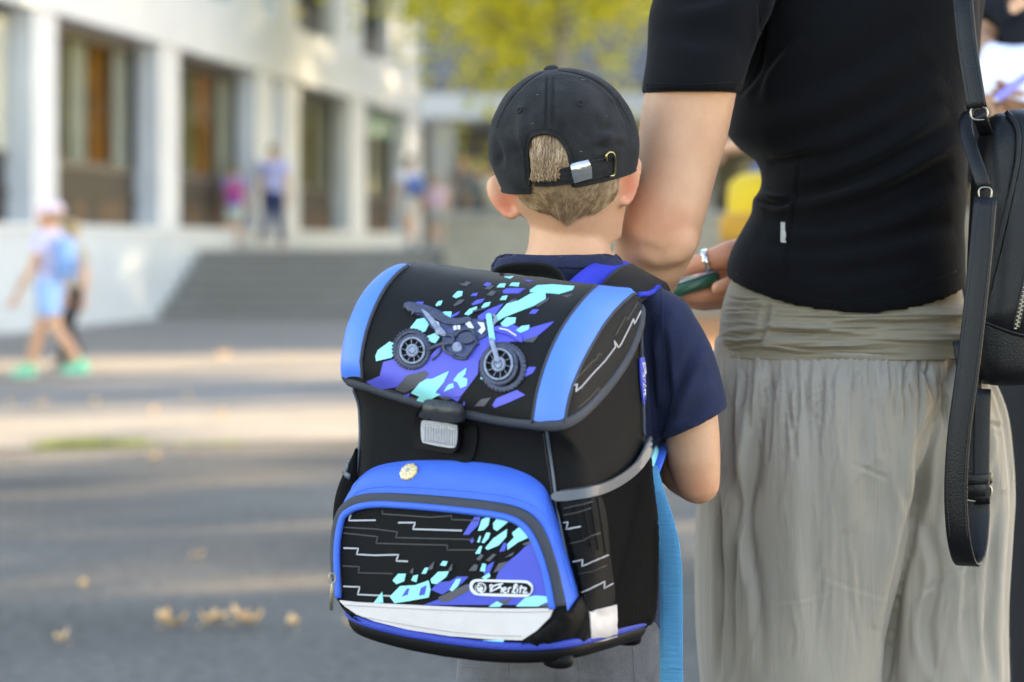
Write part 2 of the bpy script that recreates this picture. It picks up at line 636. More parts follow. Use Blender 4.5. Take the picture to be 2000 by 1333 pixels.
# ================================================================== SETTING
def ground_mat(name, c1, c2, fine, rough=0.9, cracks=False):
    m, nt, N, L, b = _nodes(name)
    tc = N.new('ShaderNodeTexCoord')
    n1 = N.new('ShaderNodeTexNoise'); n1.inputs['Scale'].default_value = 0.7; n1.inputs['Detail'].default_value = 6
    n2 = N.new('ShaderNodeTexNoise'); n2.inputs['Scale'].default_value = fine; n2.inputs['Detail'].default_value = 6; n2.inputs['Roughness'].default_value = 0.75
    L.new(tc.outputs['Object'], n1.inputs['Vector']); L.new(tc.outputs['Object'], n2.inputs['Vector'])
    ad = N.new('ShaderNodeMath'); ad.operation = 'MULTIPLY_ADD'; ad.inputs[1].default_value = 0.3
    L.new(n1.outputs['Fac'], ad.inputs[0])
    ml = N.new('ShaderNodeMath'); ml.operation = 'MULTIPLY'; ml.inputs[1].default_value = 0.7
    L.new(n2.outputs['Fac'], ml.inputs[0]); L.new(ml.outputs[0], ad.inputs[2])
    r = N.new('ShaderNodeValToRGB')
    r.color_ramp.elements[0].position = 0.36; r.color_ramp.elements[0].color = (*c1, 1)
    r.color_ramp.elements[1].position = 0.64; r.color_ramp.elements[1].color = (*c2, 1)
    L.new(ad.outputs[0], r.inputs['Fac']); L.new(r.outputs[0], b.inputs['Base Color'])
    b.inputs['Roughness'].default_value = rough
    b.inputs['Specular IOR Level'].default_value = 0.12
    bp = N.new('ShaderNodeBump'); bp.inputs['Strength'].default_value = 0.6; bp.inputs['Distance'].default_value = 0.01
    L.new(n2.outputs['Fac'], bp.inputs['Height']); L.new(bp.outputs[0], b.inputs['Normal'])
    return m

M_ASPH = ground_mat('asphalt', (0.064, 0.059, 0.051), (0.200, 0.187, 0.164), 24)
M_PAVE = ground_mat('paving', (0.17, 0.16, 0.145), (0.28, 0.262, 0.238), 12)
M_TERR = ground_mat('terrace_paving', (0.20, 0.197, 0.188), (0.32, 0.315, 0.30), 14)
M_STEP = ground_mat('step_stone', (0.175, 0.171, 0.162), (0.265, 0.26, 0.246), 14)
M_STONE = ground_mat('garden_wall_stone', (0.24, 0.225, 0.175), (0.40, 0.375, 0.30), 9)
M_WHITE = mat('white_facade_paint', (0.575, 0.605, 0.635), 0.75, var=0.06, vscale=1.3, bump=0.15, bscale=60)
M_BASEW = mat('pale_plinth_render', (0.49, 0.525, 0.55), 0.85, var=0.08, vscale=1.6, bump=0.2, bscale=50)
M_DWOOD = mat('dark_timber_panel', (0.011, 0.009, 0.007), 0.6, var=0.3, vscale=5, stretch=(1, 1, .15))
M_BWOOD = mat('brown_timber_panel', (0.07, 0.034, 0.014), 0.6, var=0.35, vscale=4, stretch=(1, 1, .2))
M_ORWALL = mat('orange_brown_wall', (0.50, 0.20, 0.035), 0.7, var=0.4, vscale=1.2)
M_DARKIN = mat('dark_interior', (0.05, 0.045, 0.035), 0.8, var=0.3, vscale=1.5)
M_CURT = mat('grey_curtain', (0.62, 0.60, 0.53), 0.85, var=0.1, vscale=3)
M_FRAME = mat('window_frame_metal', (0.06, 0.055, 0.05), 0.4, var=0.1)
M_BLIND = mat('pale_green_blind', (0.55, 0.58, 0.5), 0.5, var=0.06)
M_AWN = mat('green_awning_cloth', (0.20, 0.30, 0.27), 0.8, var=0.1)
M_GLASS = glass_mat('window_glass')
M_ROOF = mat('dark_grey_roof', (0.11, 0.11, 0.12), 0.8, var=0.2, vscale=0.8)
M_CONC = mat('grey_concrete', (0.33, 0.33, 0.31), 0.85, var=0.15, vscale=1.5, bump=0.2, bscale=30)
M_SHUT = mat('dark_upper_window', (0.06, 0.058, 0.055), 0.5, var=0.3, vscale=3)
M_METAL = mat('brushed_metal', (0.55, 0.55, 0.53), 0.3, metal=1.0, var=0.05)

# ground: one sheet to the horizon
g = MB(); g.add([(-250, -250, 0), (250, -250, 0), (250, 400, 0), (-250, 400, 0)], [(0, 1, 2, 3)])
props(g.build('ground', M_ASPH, smooth=False), kind='structure')
# lighter paving of the yard beyond the asphalt seam (edge runs slightly away to the right)
g = MB()
e0 = P(-1500, 900, 0); Y0 = lambda x: 12.1 + 0.36 * (x + 2.5)
g.add([(-30, Y0(-9), .004), (-4, Y0(-4), .004), (-2.5, Y0(-2.5), .004), (-0.8, Y0(-0.8), .004), (6, Y0(4), .004), (40, Y0(6), .004), (40, 60, .004), (-30, 60, .004)], [(0, 1, 2, 3, 4, 5, 6, 7)])
props(g.build('pavement', M_PAVE, smooth=False), kind='structure')
# orange ground patch far right, seen in the gap beside the woman
M_ORFLOOR = ground_mat('orange_ground_patch', (0.40, 0.17, 0.07), (0.52, 0.24, 0.10), 25)
g = MB(); g.add([(1.6, 24, .008), (7.5, 24, .008), (7.5, 34.6, .008), (1.9, 34.6, .008)], [(0, 1, 2, 3)])
props(g.build('orange_patch', M_ORFLOOR, smooth=False), kind='structure')

# terrace above the stairs
TZ = 0.96
g = MB(); g.hexa([(-4.6, 36.25, 0), (40, 36.25, 0), (40, 95, 0), (-4.6, 95, 0)], [(-4.6, 36.25, TZ), (40, 36.25, TZ), (40, 95, TZ), (-4.6, 95, TZ)])
props(g.build('terrace', M_TERR, smooth=False), kind='structure')

# ---- facade frame: the school's long wall recedes along T with outward normal NRM
WS = 0.148
NRM = Vector((1, -WS, 0)).normalized()
TAN = Vector((WS, 1, 0)).normalized()
def W(D, q=0.0, z=0.0):
    """point of the facade plane at depth D, q metres inwards, height z"""
    return Vector((-9.97 + WS * D, D, 0)) - NRM * q + Vector((0, 0, z))
def Wd(px):
    return 9.97 / (WS - (px - CX) / F)
def wall_box(mb, d0, d1, q0, q1, z0, z1):
    lo = [W(d0, q0, z0), W(d1, q0, z0), W(d1, q1, z0), W(d0, q1, z0)]
    hi = [W(d0, q0, z1), W(d1, q0, z1), W(d1, q1, z1), W(d0, q1, z1)]
    return mb.hexa(lo, hi)

sch = empty('school_building', W(40, 0, 0), 'long white two-storey school building with pillars and curtained windows on the left', 'building')
def part(name, m, fn, parent=sch, label=None, smooth=False):
    mb = MB(); fn(mb); return mb.build(name, m, parent, label, smooth)
EP = 1.28
part('plinth', M_BASEW, lambda b: (wall_box(b, 16, 53.6, 0, 4, -0.2, EP - .06),))
part('plinth_ledge', M_WHITE, lambda b: wall_box(b, 16, 53.6, -.03, .5, EP - .06, EP))
part('fascia', M_WHITE, lambda b: wall_box(b, 14, 53.6, -.06, .32, 3.85, 4.78))
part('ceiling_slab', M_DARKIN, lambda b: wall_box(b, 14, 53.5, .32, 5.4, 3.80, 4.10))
part('interior_floor', M_BWOOD, lambda b: wall_box(b, 14, 53.5, 4.0, 5.4, 1.0, EP - .02))
part('interior_wall', M_ORWALL, lambda b: wall_box(b, 14, 53.6, 5.4, 5.6, 0.3, 8.6))
part('end_wall', M_WHITE, lambda b: wall_box(b, 53.3, 53.7, .35, 5.4, EP, 8.6))
part('roof', M_ROOF, lambda b: wall_box(b, 13, 54.2, -.5, 6.2, 8.6, 8.95))
part('upper_fascia', M_WHITE, lambda b: wall_box(b, 14, 53.6, -.05, .3, 7.6, 8.6))
cols = [(22.6, 23.6), (28.75, 29.6), (33.85, 34.85), (39.2, 40.3), (41.15, 42.2), (46.3, 47.75), (51.9, 53.6)]
for d0, d1 in cols:
    part('pillar', M_WHITE, lambda b: wall_box(b, d0, d1, -.02, .36, EP, 3.86))
ucols = [(22, 24), (28.5, 30), (34.4, 36.4), (37.8, 39.3), (40.5, 42.0), (45.0, 47.4), (50.2, 53.6)]
for d0, d1 in ucols:
    part('pillar', M_WHITE, lambda b: wall_box(b, d0, d1, -.02, .32, 4.74, 7.6))
# windows of the ground floor: frame, glass, dark timber apron, mullions
bays = [(17, 22.6), (23.6, 28.75), (29.6, 33.85), (34.85, 39.2), (40.3, 41.15), (42.2, 46.3), (47.75, 51.9)]
for i, (d0, d1) in enumerate(bays):
    if i == 4:
        part('panel', M_WHITE, lambda b: wall_box(b, d0, d1, .2, .3, EP, 3.86)); continue
    w = part('window', M_FRAME, lambda b: (wall_box(b, d0, d1, .30, .38, 2.02, 2.12), wall_box(b, d0, d1, .30, .38, 3.70, 3.86),
        wall_box(b, d0, d0 + .07, .30, .38, 2.12, 3.70), wall_box(b, d1 - .07, d1, .30, .38, 2.12, 3.70),
        [wall_box(b, d0 + (d1 - d0) * t - .035, d0 + (d1 - d0) * t + .035, .30, .38, 2.12, 3.70) for t in (.25, .75)]))
    part('pane', M_GLASS, lambda b: wall_box(b, d0 + .05, d1 - .05, .335, .345, 2.1, 3.72), w)
    # timber apron under the glass, built of boards
    n = 8
    for k in range(n):
        a = d0 + (d1 - d0) * k / n; c = d0 + (d1 - d0) * (k + 1) / n - .02
        part('board', M_BWOOD if k in (3, 5, 6) else M_DWOOD, lambda b: wall_box(b, a, c, .31, .36, EP + .005, 1.62))
    part('rail', M_DWOOD, lambda b: (wall_box(b, d0, d1, .28, .37, 1.62, 1.70), wall_box(b, d0, d1, .33, .37, 1.70, 2.02)))
# curtains behind the glass (wavy cloth), spans taken along the facade
def curtain(d0, d1, q=.62, z0=1.5, z1=3.76, m=M_CURT, name='curtain'):
    mb = MB(); n = int((d1 - d0) / .06); rows = []
    for z in (z0, z1):
        rows.append([W(d0 + (d1 - d0) * i / n, q + .05 * math.sin(i * 1.3) + .02 * math.sin(i * .37), z) for i in range(n + 1)])
    mb.rings(rows, closed=False)
    return mb.build(name, m, sch, smooth=True)
M_CURT2 = mat('rust_curtain', (0.50, 0.19, 0.035), 0.85, var=0.35, vscale=1.5)
M_CURT3 = mat('olive_curtain', (0.26, 0.22, 0.09), 0.85, var=0.3, vscale=1.5)
for a, b_, m_ in ((106, 130, M_CURT3), (133, 160, M_CURT), (172, 212, M_CURT2), (216, 264, M_CURT), (354, 382, M_CURT3), (384, 408, M_CURT2), (412, 452, M_CURT), (462, 496, M_CURT), (586, 606, M_CURT3), (610, 650, M_CURT), (722, 764, M_CURT)):
    curtain(Wd(a) * 1.0467, Wd(b_) * 1.0467, q=.47, m=m_)
# the first bay has a lowered slatted blind
for k in range(30):
    z = 2.15 + k * .053
    part('blind_slat', M_BLIND, lambda b: b.hexa([W(23.7, .27, z), W(28.7, .27, z), W(28.7, .30, z + .012), W(23.7, .30, z + .012)],
                                                 [W(23.7, .265, z + .035), W(28.7, .265, z + .035), W(28.7, .295, z + .047), W(23.7, .295, z + .047)]))
part('awning', M_AWN, lambda b: b.hexa([W(47.8, .29, 3.28), W(51.85, .29, 3.28), W(51.85, .295, 3.28), W(47.8, .295, 3.28)],
                                       [W(47.8, .2, 3.78), W(51.85, .2, 3.78), W(51.85, .21, 3.78), W(47.8, .21, 3.78)]))
M_LAMP = mat('white_lamp_glass', (0.75, 0.74, 0.68), 0.3, var=0.03)
for px_, z_ in ((372, 2.85), (135, 2.85)):
    mb = MB(); mb.ellipsoid(W(Wd(px_) * 1.094, .95, z_), .22, .22, .22); mb.tube([W(Wd(px_) * 1.094, .95, z_ + .2), W(Wd(px_) * 1.094, .95, 3.8)], .012)
    mb.build('lamp_globe', M_LAMP, sch)
# upper floor windows
ubays = [(24, 28.5), (30, 34.4), (36.4, 37.8), (39.3, 40.5), (42.0, 45.0), (47.4, 50.2)]
for i, (d0, d1) in enumerate(ubays):
    if i == 3:
        part('panel', M_WHITE, lambda b: wall_box(b, d0, d1, .18, .26, 4.74, 7.6)); continue
    w = part('window', M_SHUT, lambda b: (wall_box(b, d0, d1, .24, .30, 4.74, 5.35), wall_box(b, d0, d1, .24, .30, 7.5, 7.6),
        [wall_box(b, d0 + (d1 - d0) * t - .04, d0 + (d1 - d0) * t + .04, .24, .30, 5.35, 7.5) for t in (.02, .35, .65, .98)],
        wall_box(b, d0, d1, .24, .30, 5.85, 5.92)))
    part('pane', M_GLASS, lambda b: wall_box(b, d0 + .05, d1 - .05, .265, .272, 5.3, 7.55), w)
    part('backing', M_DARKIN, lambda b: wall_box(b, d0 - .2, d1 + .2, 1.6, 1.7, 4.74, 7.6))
    if i == 5:
        curtain(48.2, 49.9, .55, 5.4, 7.5)
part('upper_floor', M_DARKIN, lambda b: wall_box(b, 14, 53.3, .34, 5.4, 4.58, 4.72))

# ---- staircase up to the terrace
st = empty('staircase', (-2, 35, 0), 'wide grey stone staircase rising beside the white plinth to the terrace', 'stairs')
NS = 6
for k in range(NS):
    y0 = 33.9 + k * 0.39
    z1 = TZ * (k + 1) / NS - .047
    xl = -9.97 + WS * y0 + .02
    mb = MB(); mb.hexa([(xl, y0, z1 - TZ / NS - (.0 if k else .1)), (-1.03, y0, z1 - TZ / NS - (.0 if k else .1)), (-1.03, 36.24, z1 - TZ / NS - (.0 if k else .1)), (xl, 36.24, z1 - TZ / NS - (.0 if k else .1))],
                       [(xl, y0, z1), (-1.03, y0, z1), (-1.03, 36.24, z1), (xl, 36.24, z1)])
    o = mb.build('step', M_STEP, st, smooth=False)
    mb = MB(); xl2 = xl + .004
    mb.hexa([(xl2, y0 - .03, z1 + .002), (-1.0, y0 - .03, z1 + .002), (-1.0, y0 + .36, z1 + .002), (xl2 + .05, y0 + .36, z1 + .002)], [(xl2, y0 - .03, z1 + .045), (-1.0, y0 - .03, z1 + .045), (-1.0, y0 + .36, z1 + .045), (xl2 + .05, y0 + .36, z1 + .045)])
    mb.build('tread', M_TERR, o, smooth=False)
# ---- low stone garden wall right of the stairs
gw = empty('garden_wall', (4, 36, 0), 'low beige stone garden wall with coping to the right of the staircase', 'wall')
mb = MB(); mb.box((9.5, 35.9, .72), (21, .6, 1.44)); mb.build('wall_body', M_STONE, gw, smooth=False)
mb = MB(); mb.box((9.5, 35.9, 1.48), (21.1, .72, .08)); mb.build('coping', M_CONC, gw, smooth=False)

# ---- pavilion with white flat canopy across the terrace
pv = empty('pavilion', (4, 64, TZ), 'far pavilion with white flat canopy edge on concrete posts', 'building')
mb = MB(); mb.box((8, 64, 4.55), (21.6, 6, .62)); mb.build('canopy', M_WHITE, pv, smooth=False)
for x in (-1.75, 1.6, 4.8, 8.0, 11.2, 14.4):
    mb = MB(); mb.box((x, 61.6, 2.6), (.62, .62, 3.3)); mb.build('post', M_CONC, pv, smooth=False)
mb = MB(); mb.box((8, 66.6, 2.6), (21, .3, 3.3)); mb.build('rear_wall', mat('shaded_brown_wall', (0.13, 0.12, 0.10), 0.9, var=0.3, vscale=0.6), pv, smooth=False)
for x in (-.9, 3.2, 6.4, 9.6, 12.8):
    mb = MB(); mb.box((x, 66.42, 2.3), (1.5, .06, 2.6)); w = mb.build('door', M_DARKIN, pv, smooth=False)
    mb = MB(); mb.box((x, 66.38, 2.9), (1.2, .02, 1.1)); mb.build('pane', M_GLASS, w, smooth=False)
# ---- dark-roofed hall behind it
hl = empty('hall', (6, 80, TZ), 'dark grey shingled hall roof rising behind the white canopy', 'building')
mb = MB(); mb.box((8, 82, 3.4), (34, 14, 4.9)); mb.build('wall', M_CONC, hl, smooth=False)
mb = MB()
for k in range(16):
    t0, t1 = k / 16, (k + 1) / 16
    y0, y1 = 73 + 10 * t0, 73 + 10 * t1; z0, z1 = 5.9 + 11 * t0, 5.9 + 11 * t1
    mb.hexa([(-10, y0, z0 - .4), (26, y0, z0 - .4), (26, y1, z1 - .4), (-10, y1, z1 - .4)], [(-10, y0, z0 + .12), (26, y0, z0 + .12), (26, y1, z1 + .0), (-10, y1, z1 + .0)])
mb.build('roof', M_ROOF, hl, smooth=False)

# ================================================================== TREES
M_BARK = mat('bark', (0.26, 0.235, 0.20), 0.95, var=0.35, vscale=6, bump=0.8, bscale=14, stretch=(1, 1, .3))
M_LEAFY = leaf_mat('yellow_green_leaves', (0.40, 0.45, 0.04), (0.88, 0.80, 0.12), .5, 0.6)
M_LEAFD = leaf_mat('green_leaves', (0.05, 0.09, 0.015), (0.20, 0.26, 0.03), .5, 0.4)
def leaf_cloud(c, rad, n, size, seed, hollow=.35, shape=1.0, clumps=26, cr=.36):
    """leaf-sized folded faces gathered in clumps through an uneven crown"""
    r = np.random.default_rng(seed)
    cc = []
    while len(cc) < clumps:
        v = r.uniform(-1, 1, 3)
        d = np.linalg.norm(v)
        if hollow < d < 1: cc.append(v)
    cc = np.array(cc); w = r.uniform(.6, 1.3, clumps)
    k = r.integers(0, clumps, n)
    p = cc[k] + r.normal(0, 1, (n, 3)) * (cr * w[k] * .55)[:, None]
    p = p * np.array(rad) + np.array(c)
    a = r.normal(0, 1, (n, 3)); a /= np.linalg.norm(a, axis=1)[:, None]
    b = np.cross(a, r.normal(0, 1, (n, 3))); b /= np.linalg.norm(b, axis=1)[:, None]
    nn = np.cross(a, b)
    s = size * r.uniform(.6, 1.3, n)[:, None]
    q = np.stack([p - a * s, p + b * s * .45 + nn * s * .15, p + a * s, p - b * s * .45 + nn * s * .15], 1).reshape(-1, 3)
    me = bpy.data.meshes.new('crown')
    me.from_pydata([], [], [])
    me.vertices.add(n * 4); me.vertices.foreach_set('co', q.astype(np.float32).ravel())
    me.loops.add(n * 4); me.loops.foreach_set('vertex_index', np.arange(n * 4))
    me.polygons.add(n); me.polygons.foreach_set('loop_start', np.arange(0, n * 4, 4))
    me.update(calc_edges=True); me.validate()
    return me
def trunk_mesh(h, r0, limbs, rad, seed):
    r = random.Random(seed); mb = MB()
    path = [Vector((0, 0, -.1)), Vector((0, 0, .15)), Vector((.05, 0, h * .4)), Vector((.02, .08, h * .75)), Vector((.05, 0, h))]
    mb.tube(path, [r0 * 1.5, r0 * 1.1, r0 * .85, r0 * .6, r0 * .3], 12)
    for k in range(limbs):
        a = k * 2.4 + r.random(); z = h * (.38 + .5 * k / limbs)
        e = Vector((math.cos(a) * rad * .75, math.sin(a) * rad * .75, z + rad * .5))
        mb.tube([Vector((.03, .02, z)), Vector((e.x * .5, e.y * .5, z + rad * .32)), e], [r0 * .42, r0 * .26, r0 * .08], 8)
    return mb
def tree(loc, h, rad, zc, n, size, m, label, seed, group=None, clumps=26, r0=.16, cr=.36, hollow=.35, dx=0.0):
    root = empty('tree', loc, label, 'tree', group)
    mb = trunk_mesh(h, r0, 7, rad[0], seed)
    me = mb.mesh(); me.polygons.foreach_set('use_smooth', [True] * len(me.polygons))
    link_mesh('trunk', me, M_BARK, root)
    link_mesh('crown', leaf_cloud((dx, 0, zc), rad, n, size, seed, clumps=clumps, cr=cr, hollow=hollow), m, root)
    return root
# the yellowing tree behind the boy's head
tree((0.75, 40, TZ), 6.6, (3.3, 3.0, 3.7), 6.3, 14500, .12, M_LEAFY, 'yellow-green leafy tree standing on the terrace behind the boy', 3, clumps=60, cr=.34, r0=.15, dx=-.2)
tree((7.6, 48.6, TZ), 8, (3.6, 3.6, 4.2), 7.6, 11000, .2, M_LEAFY, 'second yellowing tree further back, hidden mostly by the woman, added to shade the school wall', 5, clumps=46)  # this and the next two trees are added to shade the facade
tree((9.2, 54.5, TZ), 8, (3.4, 3.6, 4.2), 7.4, 9000, .2, M_LEAFD, 'dark green tree beyond the second yellowing tree, added to shade the school wall', 6, clumps=40)
tree((10.2, 58.5, TZ), 8, (3.4, 3.4, 4.2), 7.4, 8000, .2, M_LEAFD, 'farthest green tree beside the pavilion canopy, added to shade the school wall', 7, clumps=40)
# trees along the yard's sunny side: out of the frame, they shade the yard and leave streaks of sun
SHADE = []
def shade_tree(x, y, rad=3.0, zc=6.0, n=6500, seed=11, rz=4.2, cl=40, cr=.34, size=.26):
    SHADE.append(tree((x, y, 0), zc + 2, (rad, rad, rz), zc, n, size, M_LEAFD, 'green broadleaf tree along the sunny side of the yard', seed, 'trees along the yard', clumps=cl, r0=.2, cr=cr, hollow=.0))
for i, (x, y, rad, zc, n) in enumerate([(26, 8.0, 3.4, 11.4, 9000), (26, 12.6, 3.2, 11.6, 12000), (26.5, 15.2, 3.2, 11.8, 12000), (29.5, 15.8, 3.2, 12.8, 12000), (26, 18.9, 3.0, 11.2, 1500), (26, 22.6, 2.6, 11.2, 900),
                                         (26, 29.4, 1.5, 11.2, 2600), (26, 32.6, 3.0, 16.3, 7000), (26, 39.5, 3.2, 13.8, 9000), (26, 43.0, 3.2, 13.4, 9000), (26, 47.0, 3.4, 14.0, 8000), (26, 51.5, 3.4, 12.4, 5000), (26, 56.0, 3.4, 12.9, 9000)]):
    shade_tree(x, y, rad, zc, n, 100 + i, rz=2.9 if zc == 16.3 else 4.0 if zc < 13 else 6.2, size=.36 if n > 11000 else .28)

# ================================================================== GROUND LITTER
M_LEAFB = mat('dry_leaf', (0.80, 0.50, 0.25), 0.7, var=0.3, vscale=25, sss=0.0)
def dry_leaf_mesh(seed):
    r = random.Random(seed); n = 9; vs = []; fs = []
    L = .048 * r.uniform(.75, 1.25)
    for i in range(n):
        t = i / (n - 1); wdt = L * .38 * math.sin(math.pi * min(1, t * .96 + .02)) ** .8 * (1 + .18 * math.cos(i * 3.0))
        x = (t - .5) * L; z = .012 + .02 * (t - .5) ** 2 * 4 * r.uniform(.6, 1.4)
        vs += [(x, -wdt, z + .014), (x, 0, z), (x, wdt, z + .012)]
    for i in range(n - 1):
        for k in (0, 1): fs.append((3 * i + k, 3 * i + k + 1, 3 * i + k + 4, 3 * i + k + 3))
    mb = MB(); mb.add(vs, fs)
    mb.tube([(-L * .5, 0, .014), (-L * .75, .004, .006)], .0014, 5)
    return mb
protos = [dry_leaf_mesh(s).mesh() for s in range(4)]
for me in protos:
    me.materials.append(M_LEAFB); me.polygons.foreach_set('use_smooth', [True] * len(me.polygons))
def ground_pt(px, py):
    D = CAMZ * F / (py - HY); return P(px, py, D)
for i, (x, y, s) in enumerate([(298, 905, 1.2), (322, 1227, 1.2), (342, 1231, 1.0), (412, 1229, 1.2), (428, 1225, 1.0), (468, 1226, 1.3), (488, 1230, 1.2), (165, 1155, .9), (574, 1229, .8), (118, 1262, .9), (78, 797, 1.2), (20, 795, 1.1), (186, 793, 1), (300, 812, 1.2), (432, 818, 1.2), (368, 782, 1.2), (437, 702, 1.8), (560, 708, 1.2), (385, 1095, .7), (690, 1232, 1)]):
    o = bpy.data.objects.new('fallen_leaf', protos[i % 4]); COL.objects.link(o)
    o.location = ground_pt(x, y); o.location.z = .002
    o.rotation_euler = (random.uniform(-.15, .15), random.uniform(-.15, .15), random.uniform(0, 6.3))
    o.scale = (s, s, s)
    props(o, 'dry tan fallen leaf lying on the grey yard surface', 'leaf', 'fallen leaves on the yard')
# grass growing in the seam between asphalt and paving
M_GRASS = leaf_mat('seam_grass', (0.18, 0.22, 0.05), (0.45, 0.48, 0.10), 8, .35)
mb = MB(); rr = random.Random(4)
for i in range(900):
    x = rr.triangular(-2.42, -1.85, -2.22) if i < 750 else rr.uniform(-1.9, -1.4)
    y = Y0(x) + rr.gauss(0, .03)
    h = rr.uniform(.015, .05) * (1.2 if x < -1.8 else .5); a = rr.uniform(0, 6.3); w = .004
    lx, ly = rr.gauss(0, .02), rr.gauss(0, .02)
    mb.add([(x - w * math.cos(a), y - w * math.sin(a), 0), (x + w * math.cos(a), y + w * math.sin(a), 0), (x + lx, y + ly, h)], [(0, 1, 2)])
props(mb.build('grass', M_GRASS, recalc=False), kind='stuff')
# ================================================================== PEOPLE IN THE DISTANCE
SKIN = skin_mat('skin', (0.64, 0.36, 0.222), (0.62, 0.185, 0.10))
SKIN_TAN = skin_mat('tanned_skin', (0.42, 0.24, 0.155), (0.45, 0.2, 0.13))
M_CLOTH = {}
def cloth(col, rough=0.9):
    k = tuple(col)
    if k not in M_CLOTH:
        M_CLOTH[k] = mat('cloth', col, rough, var=0.08, vscale=12, bump=0.3, bscale=120, sheen=0.2 if max(col) > .06 else .01, spec=.4 if max(col) > .06 else .12)
    return M_CLOTH[k]

def human(base, H, yaw, label, top, bottom, hair, shoes, sleeve=.5, trouser=1.0, stride=0.0, skin=SKIN, arms=None, hat=None, group=None, kid=False, vox=None, long_hair=False, arm_swing=None, fingers=True):
    """a clothed figure: one continuous body mesh, clothing and hair as its children. yaw 0 faces away (+Y)"""
    base = Vector(base); v = vox or H / 130
    Mz = Matrix.Rotation(yaw, 3, 'Z')
    def T(x, y, z): return base + Mz @ Vector((x * H, y * H, z * H))
    def A(p): return Vector(p)
    root = empty('person', base, label, 'person', group)
    hs = 1.22 if kid else 1.0
    zsh = .80 if kid else .815
    sw = .108 if kid else .118
    hc = 1 - .072 * hs
    ths = stride
    def leg(s):
        th = ths * s
        hip = (s * .05, 0, .50); kn = (s * .052, math.sin(th) * .24 + .008, .27 + (1 - math.cos(th)) * .1)
        k2 = th - (.25 if th < 0 else 0.02)
        an = (s * .05, kn[1] + math.sin(k2) * .235 - .008, max(.045, kn[2] - math.cos(k2) * .228))
        toe = (s * .062, an[1] + .085, max(.016, an[2] - .03))
        heel = (s * .05, an[1] - .02, max(.02, an[2] - .025))
        return hip, kn, an, toe, heel
    legs = {s: leg(s) for s in (-1, 1)}
    def arm(s):
        if arms and s in arms: return [T(s * sw, 0, zsh)] + [Vector(q) for q in arms[s]]
        a = (-ths * s if arm_swing is None else arm_swing * s) * .8
        sh = (s * sw, 0, zsh); el = (s * (sw + .03), math.sin(a) * .17, zsh - .175)
        wr = (s * (sw + .035), el[1] + math.sin(a + .35) * .15, el[2] - .145)
        return [T(*sh), T(*el), T(*wr)]
    armp = {s: arm(s) for s in (-1, 1)}
    def ring(x0, y0, z, rx, ry, n=20):
        return [T(x0 + rx * math.cos(2 * math.pi * k / n), y0 + ry * math.sin(2 * math.pi * k / n), z) for k in range(n)]
    def torso(mb, g=1.0, z0=.46, z1=.86):
        secs = [(.46, .072, .062), (.50, .092, .07), (.56, .086, .064), (.62, .076, .056), (.70, .086, .062), (.76, .1, .066), (.80, .1, .055), (.825, .075, .045), (.86, .034, .036)]
        rows = interp(secs, np.linspace(z0, z1, 16))
        mb.rings([ring(0, 0, q[0], q[1] * (.95 if kid else 1) * g, q[2] * g) for q in rows])
    b = MB(); torso(b)
    b.tube([T(0, .0, .80), T(0, .008, hc - .03)], [.036 * H, .033 * H * hs ** .3], 14)
    # head: skull, jaw, nose, ears
    b.ellipsoid(T(0, -.004, hc + .012 * hs), .047 * H * hs, .057 * H * hs, .058 * H * hs, Mz)
    b.ellipsoid(T(0, .018 * hs, hc - .028 * hs), .036 * H * hs, .038 * H * hs, .04 * H * hs, Mz)
    b.ellipsoid(T(0, .058 * hs, hc - .012 * hs), .008 * H * hs, .012 * H * hs, .014 * H * hs, Mz, 10, 8)
    for s in (-1, 1):
        b.ellipsoid(T(s * .049 * hs, -.004, hc - .008), .006 * H * hs, .013 * H * hs, .019 * H * hs, Mz, 10, 8)
        hip, kn, an, toe, heel = legs[s]
        b.tube([T(*hip), T((hip[0] + kn[0]) / 2, (hip[1] + kn[1]) / 2, (hip[2] + kn[2]) / 2), T(*kn), T(kn[0] * .98 + an[0] * .02, kn[1] * .7 + an[1] * .3 - .006, kn[2] * .7 + an[2] * .3), T(*an)],
               [.056 * H, .046 * H, .034 * H, .034 * H, .022 * H], 14)
        b.tube([T(*heel), T(*toe)], [.022 * H, .02 * H], 10)
        p = armp[s]
        b.tube([p[0], (p[0] + p[1]) / 2, p[1], p[1].lerp(p[2], .35), p[2]], [.034 * H, .029 * H, .024 * H, .024 * H, .016 * H], 12)
        d = (p[2] - p[1]).normalized()
        side = d.cross(Mz @ Vector((1, 0, 0)));
        side = side.normalized() if side.length > .1 else Mz @ Vector((0, 1, 0))
        h0 = p[2] + d * .01 * H
        b.tube([h0, h0 + d * .045 * H], [.018 * H, .021 * H], 12, flat=.7)
    body = b.build('body', SKIN if skin is None else skin, root, voxel=v, smooth_it=4)
    if fingers:      # five separate fingers joined to the palm, same mesh
        f = MB()
        for s in (-1, 1):
            p = armp[s]; d = (p[2] - p[1]).normalized()
            side = d.cross(Mz @ Vector((1, 0, 0))); side = side.normalized() if side.length > .1 else Mz @ Vector((0, 1, 0))
            inn = side.cross(d).normalized()
            h1 = p[2] + d * .05 * H
            for k, ln in enumerate((.036, .042, .04, .032)):
                o = h1 + side * ((k - 1.5) * .0095 * H)
                f.tube([o, o + d * ln * .5 * H, o + d * ln * .9 * H + inn * s * .008 * H], [.0055 * H, .005 * H, .004 * H], 6)
            o = p[2] + d * .02 * H + side * .018 * H
            f.tube([o, o + (d + side * .7) * .022 * H, o + (d * 1.6 + side * .8) * .026 * H], [.0065 * H, .006 * H, .0045 * H], 6)
        me = f.mesh(); off = np.array(world_loc(root))
        bm = bmesh.new(); bm.from_mesh(body.data); tmp = bmesh.new()
        for q in me.vertices: q.co -= Vector(off)
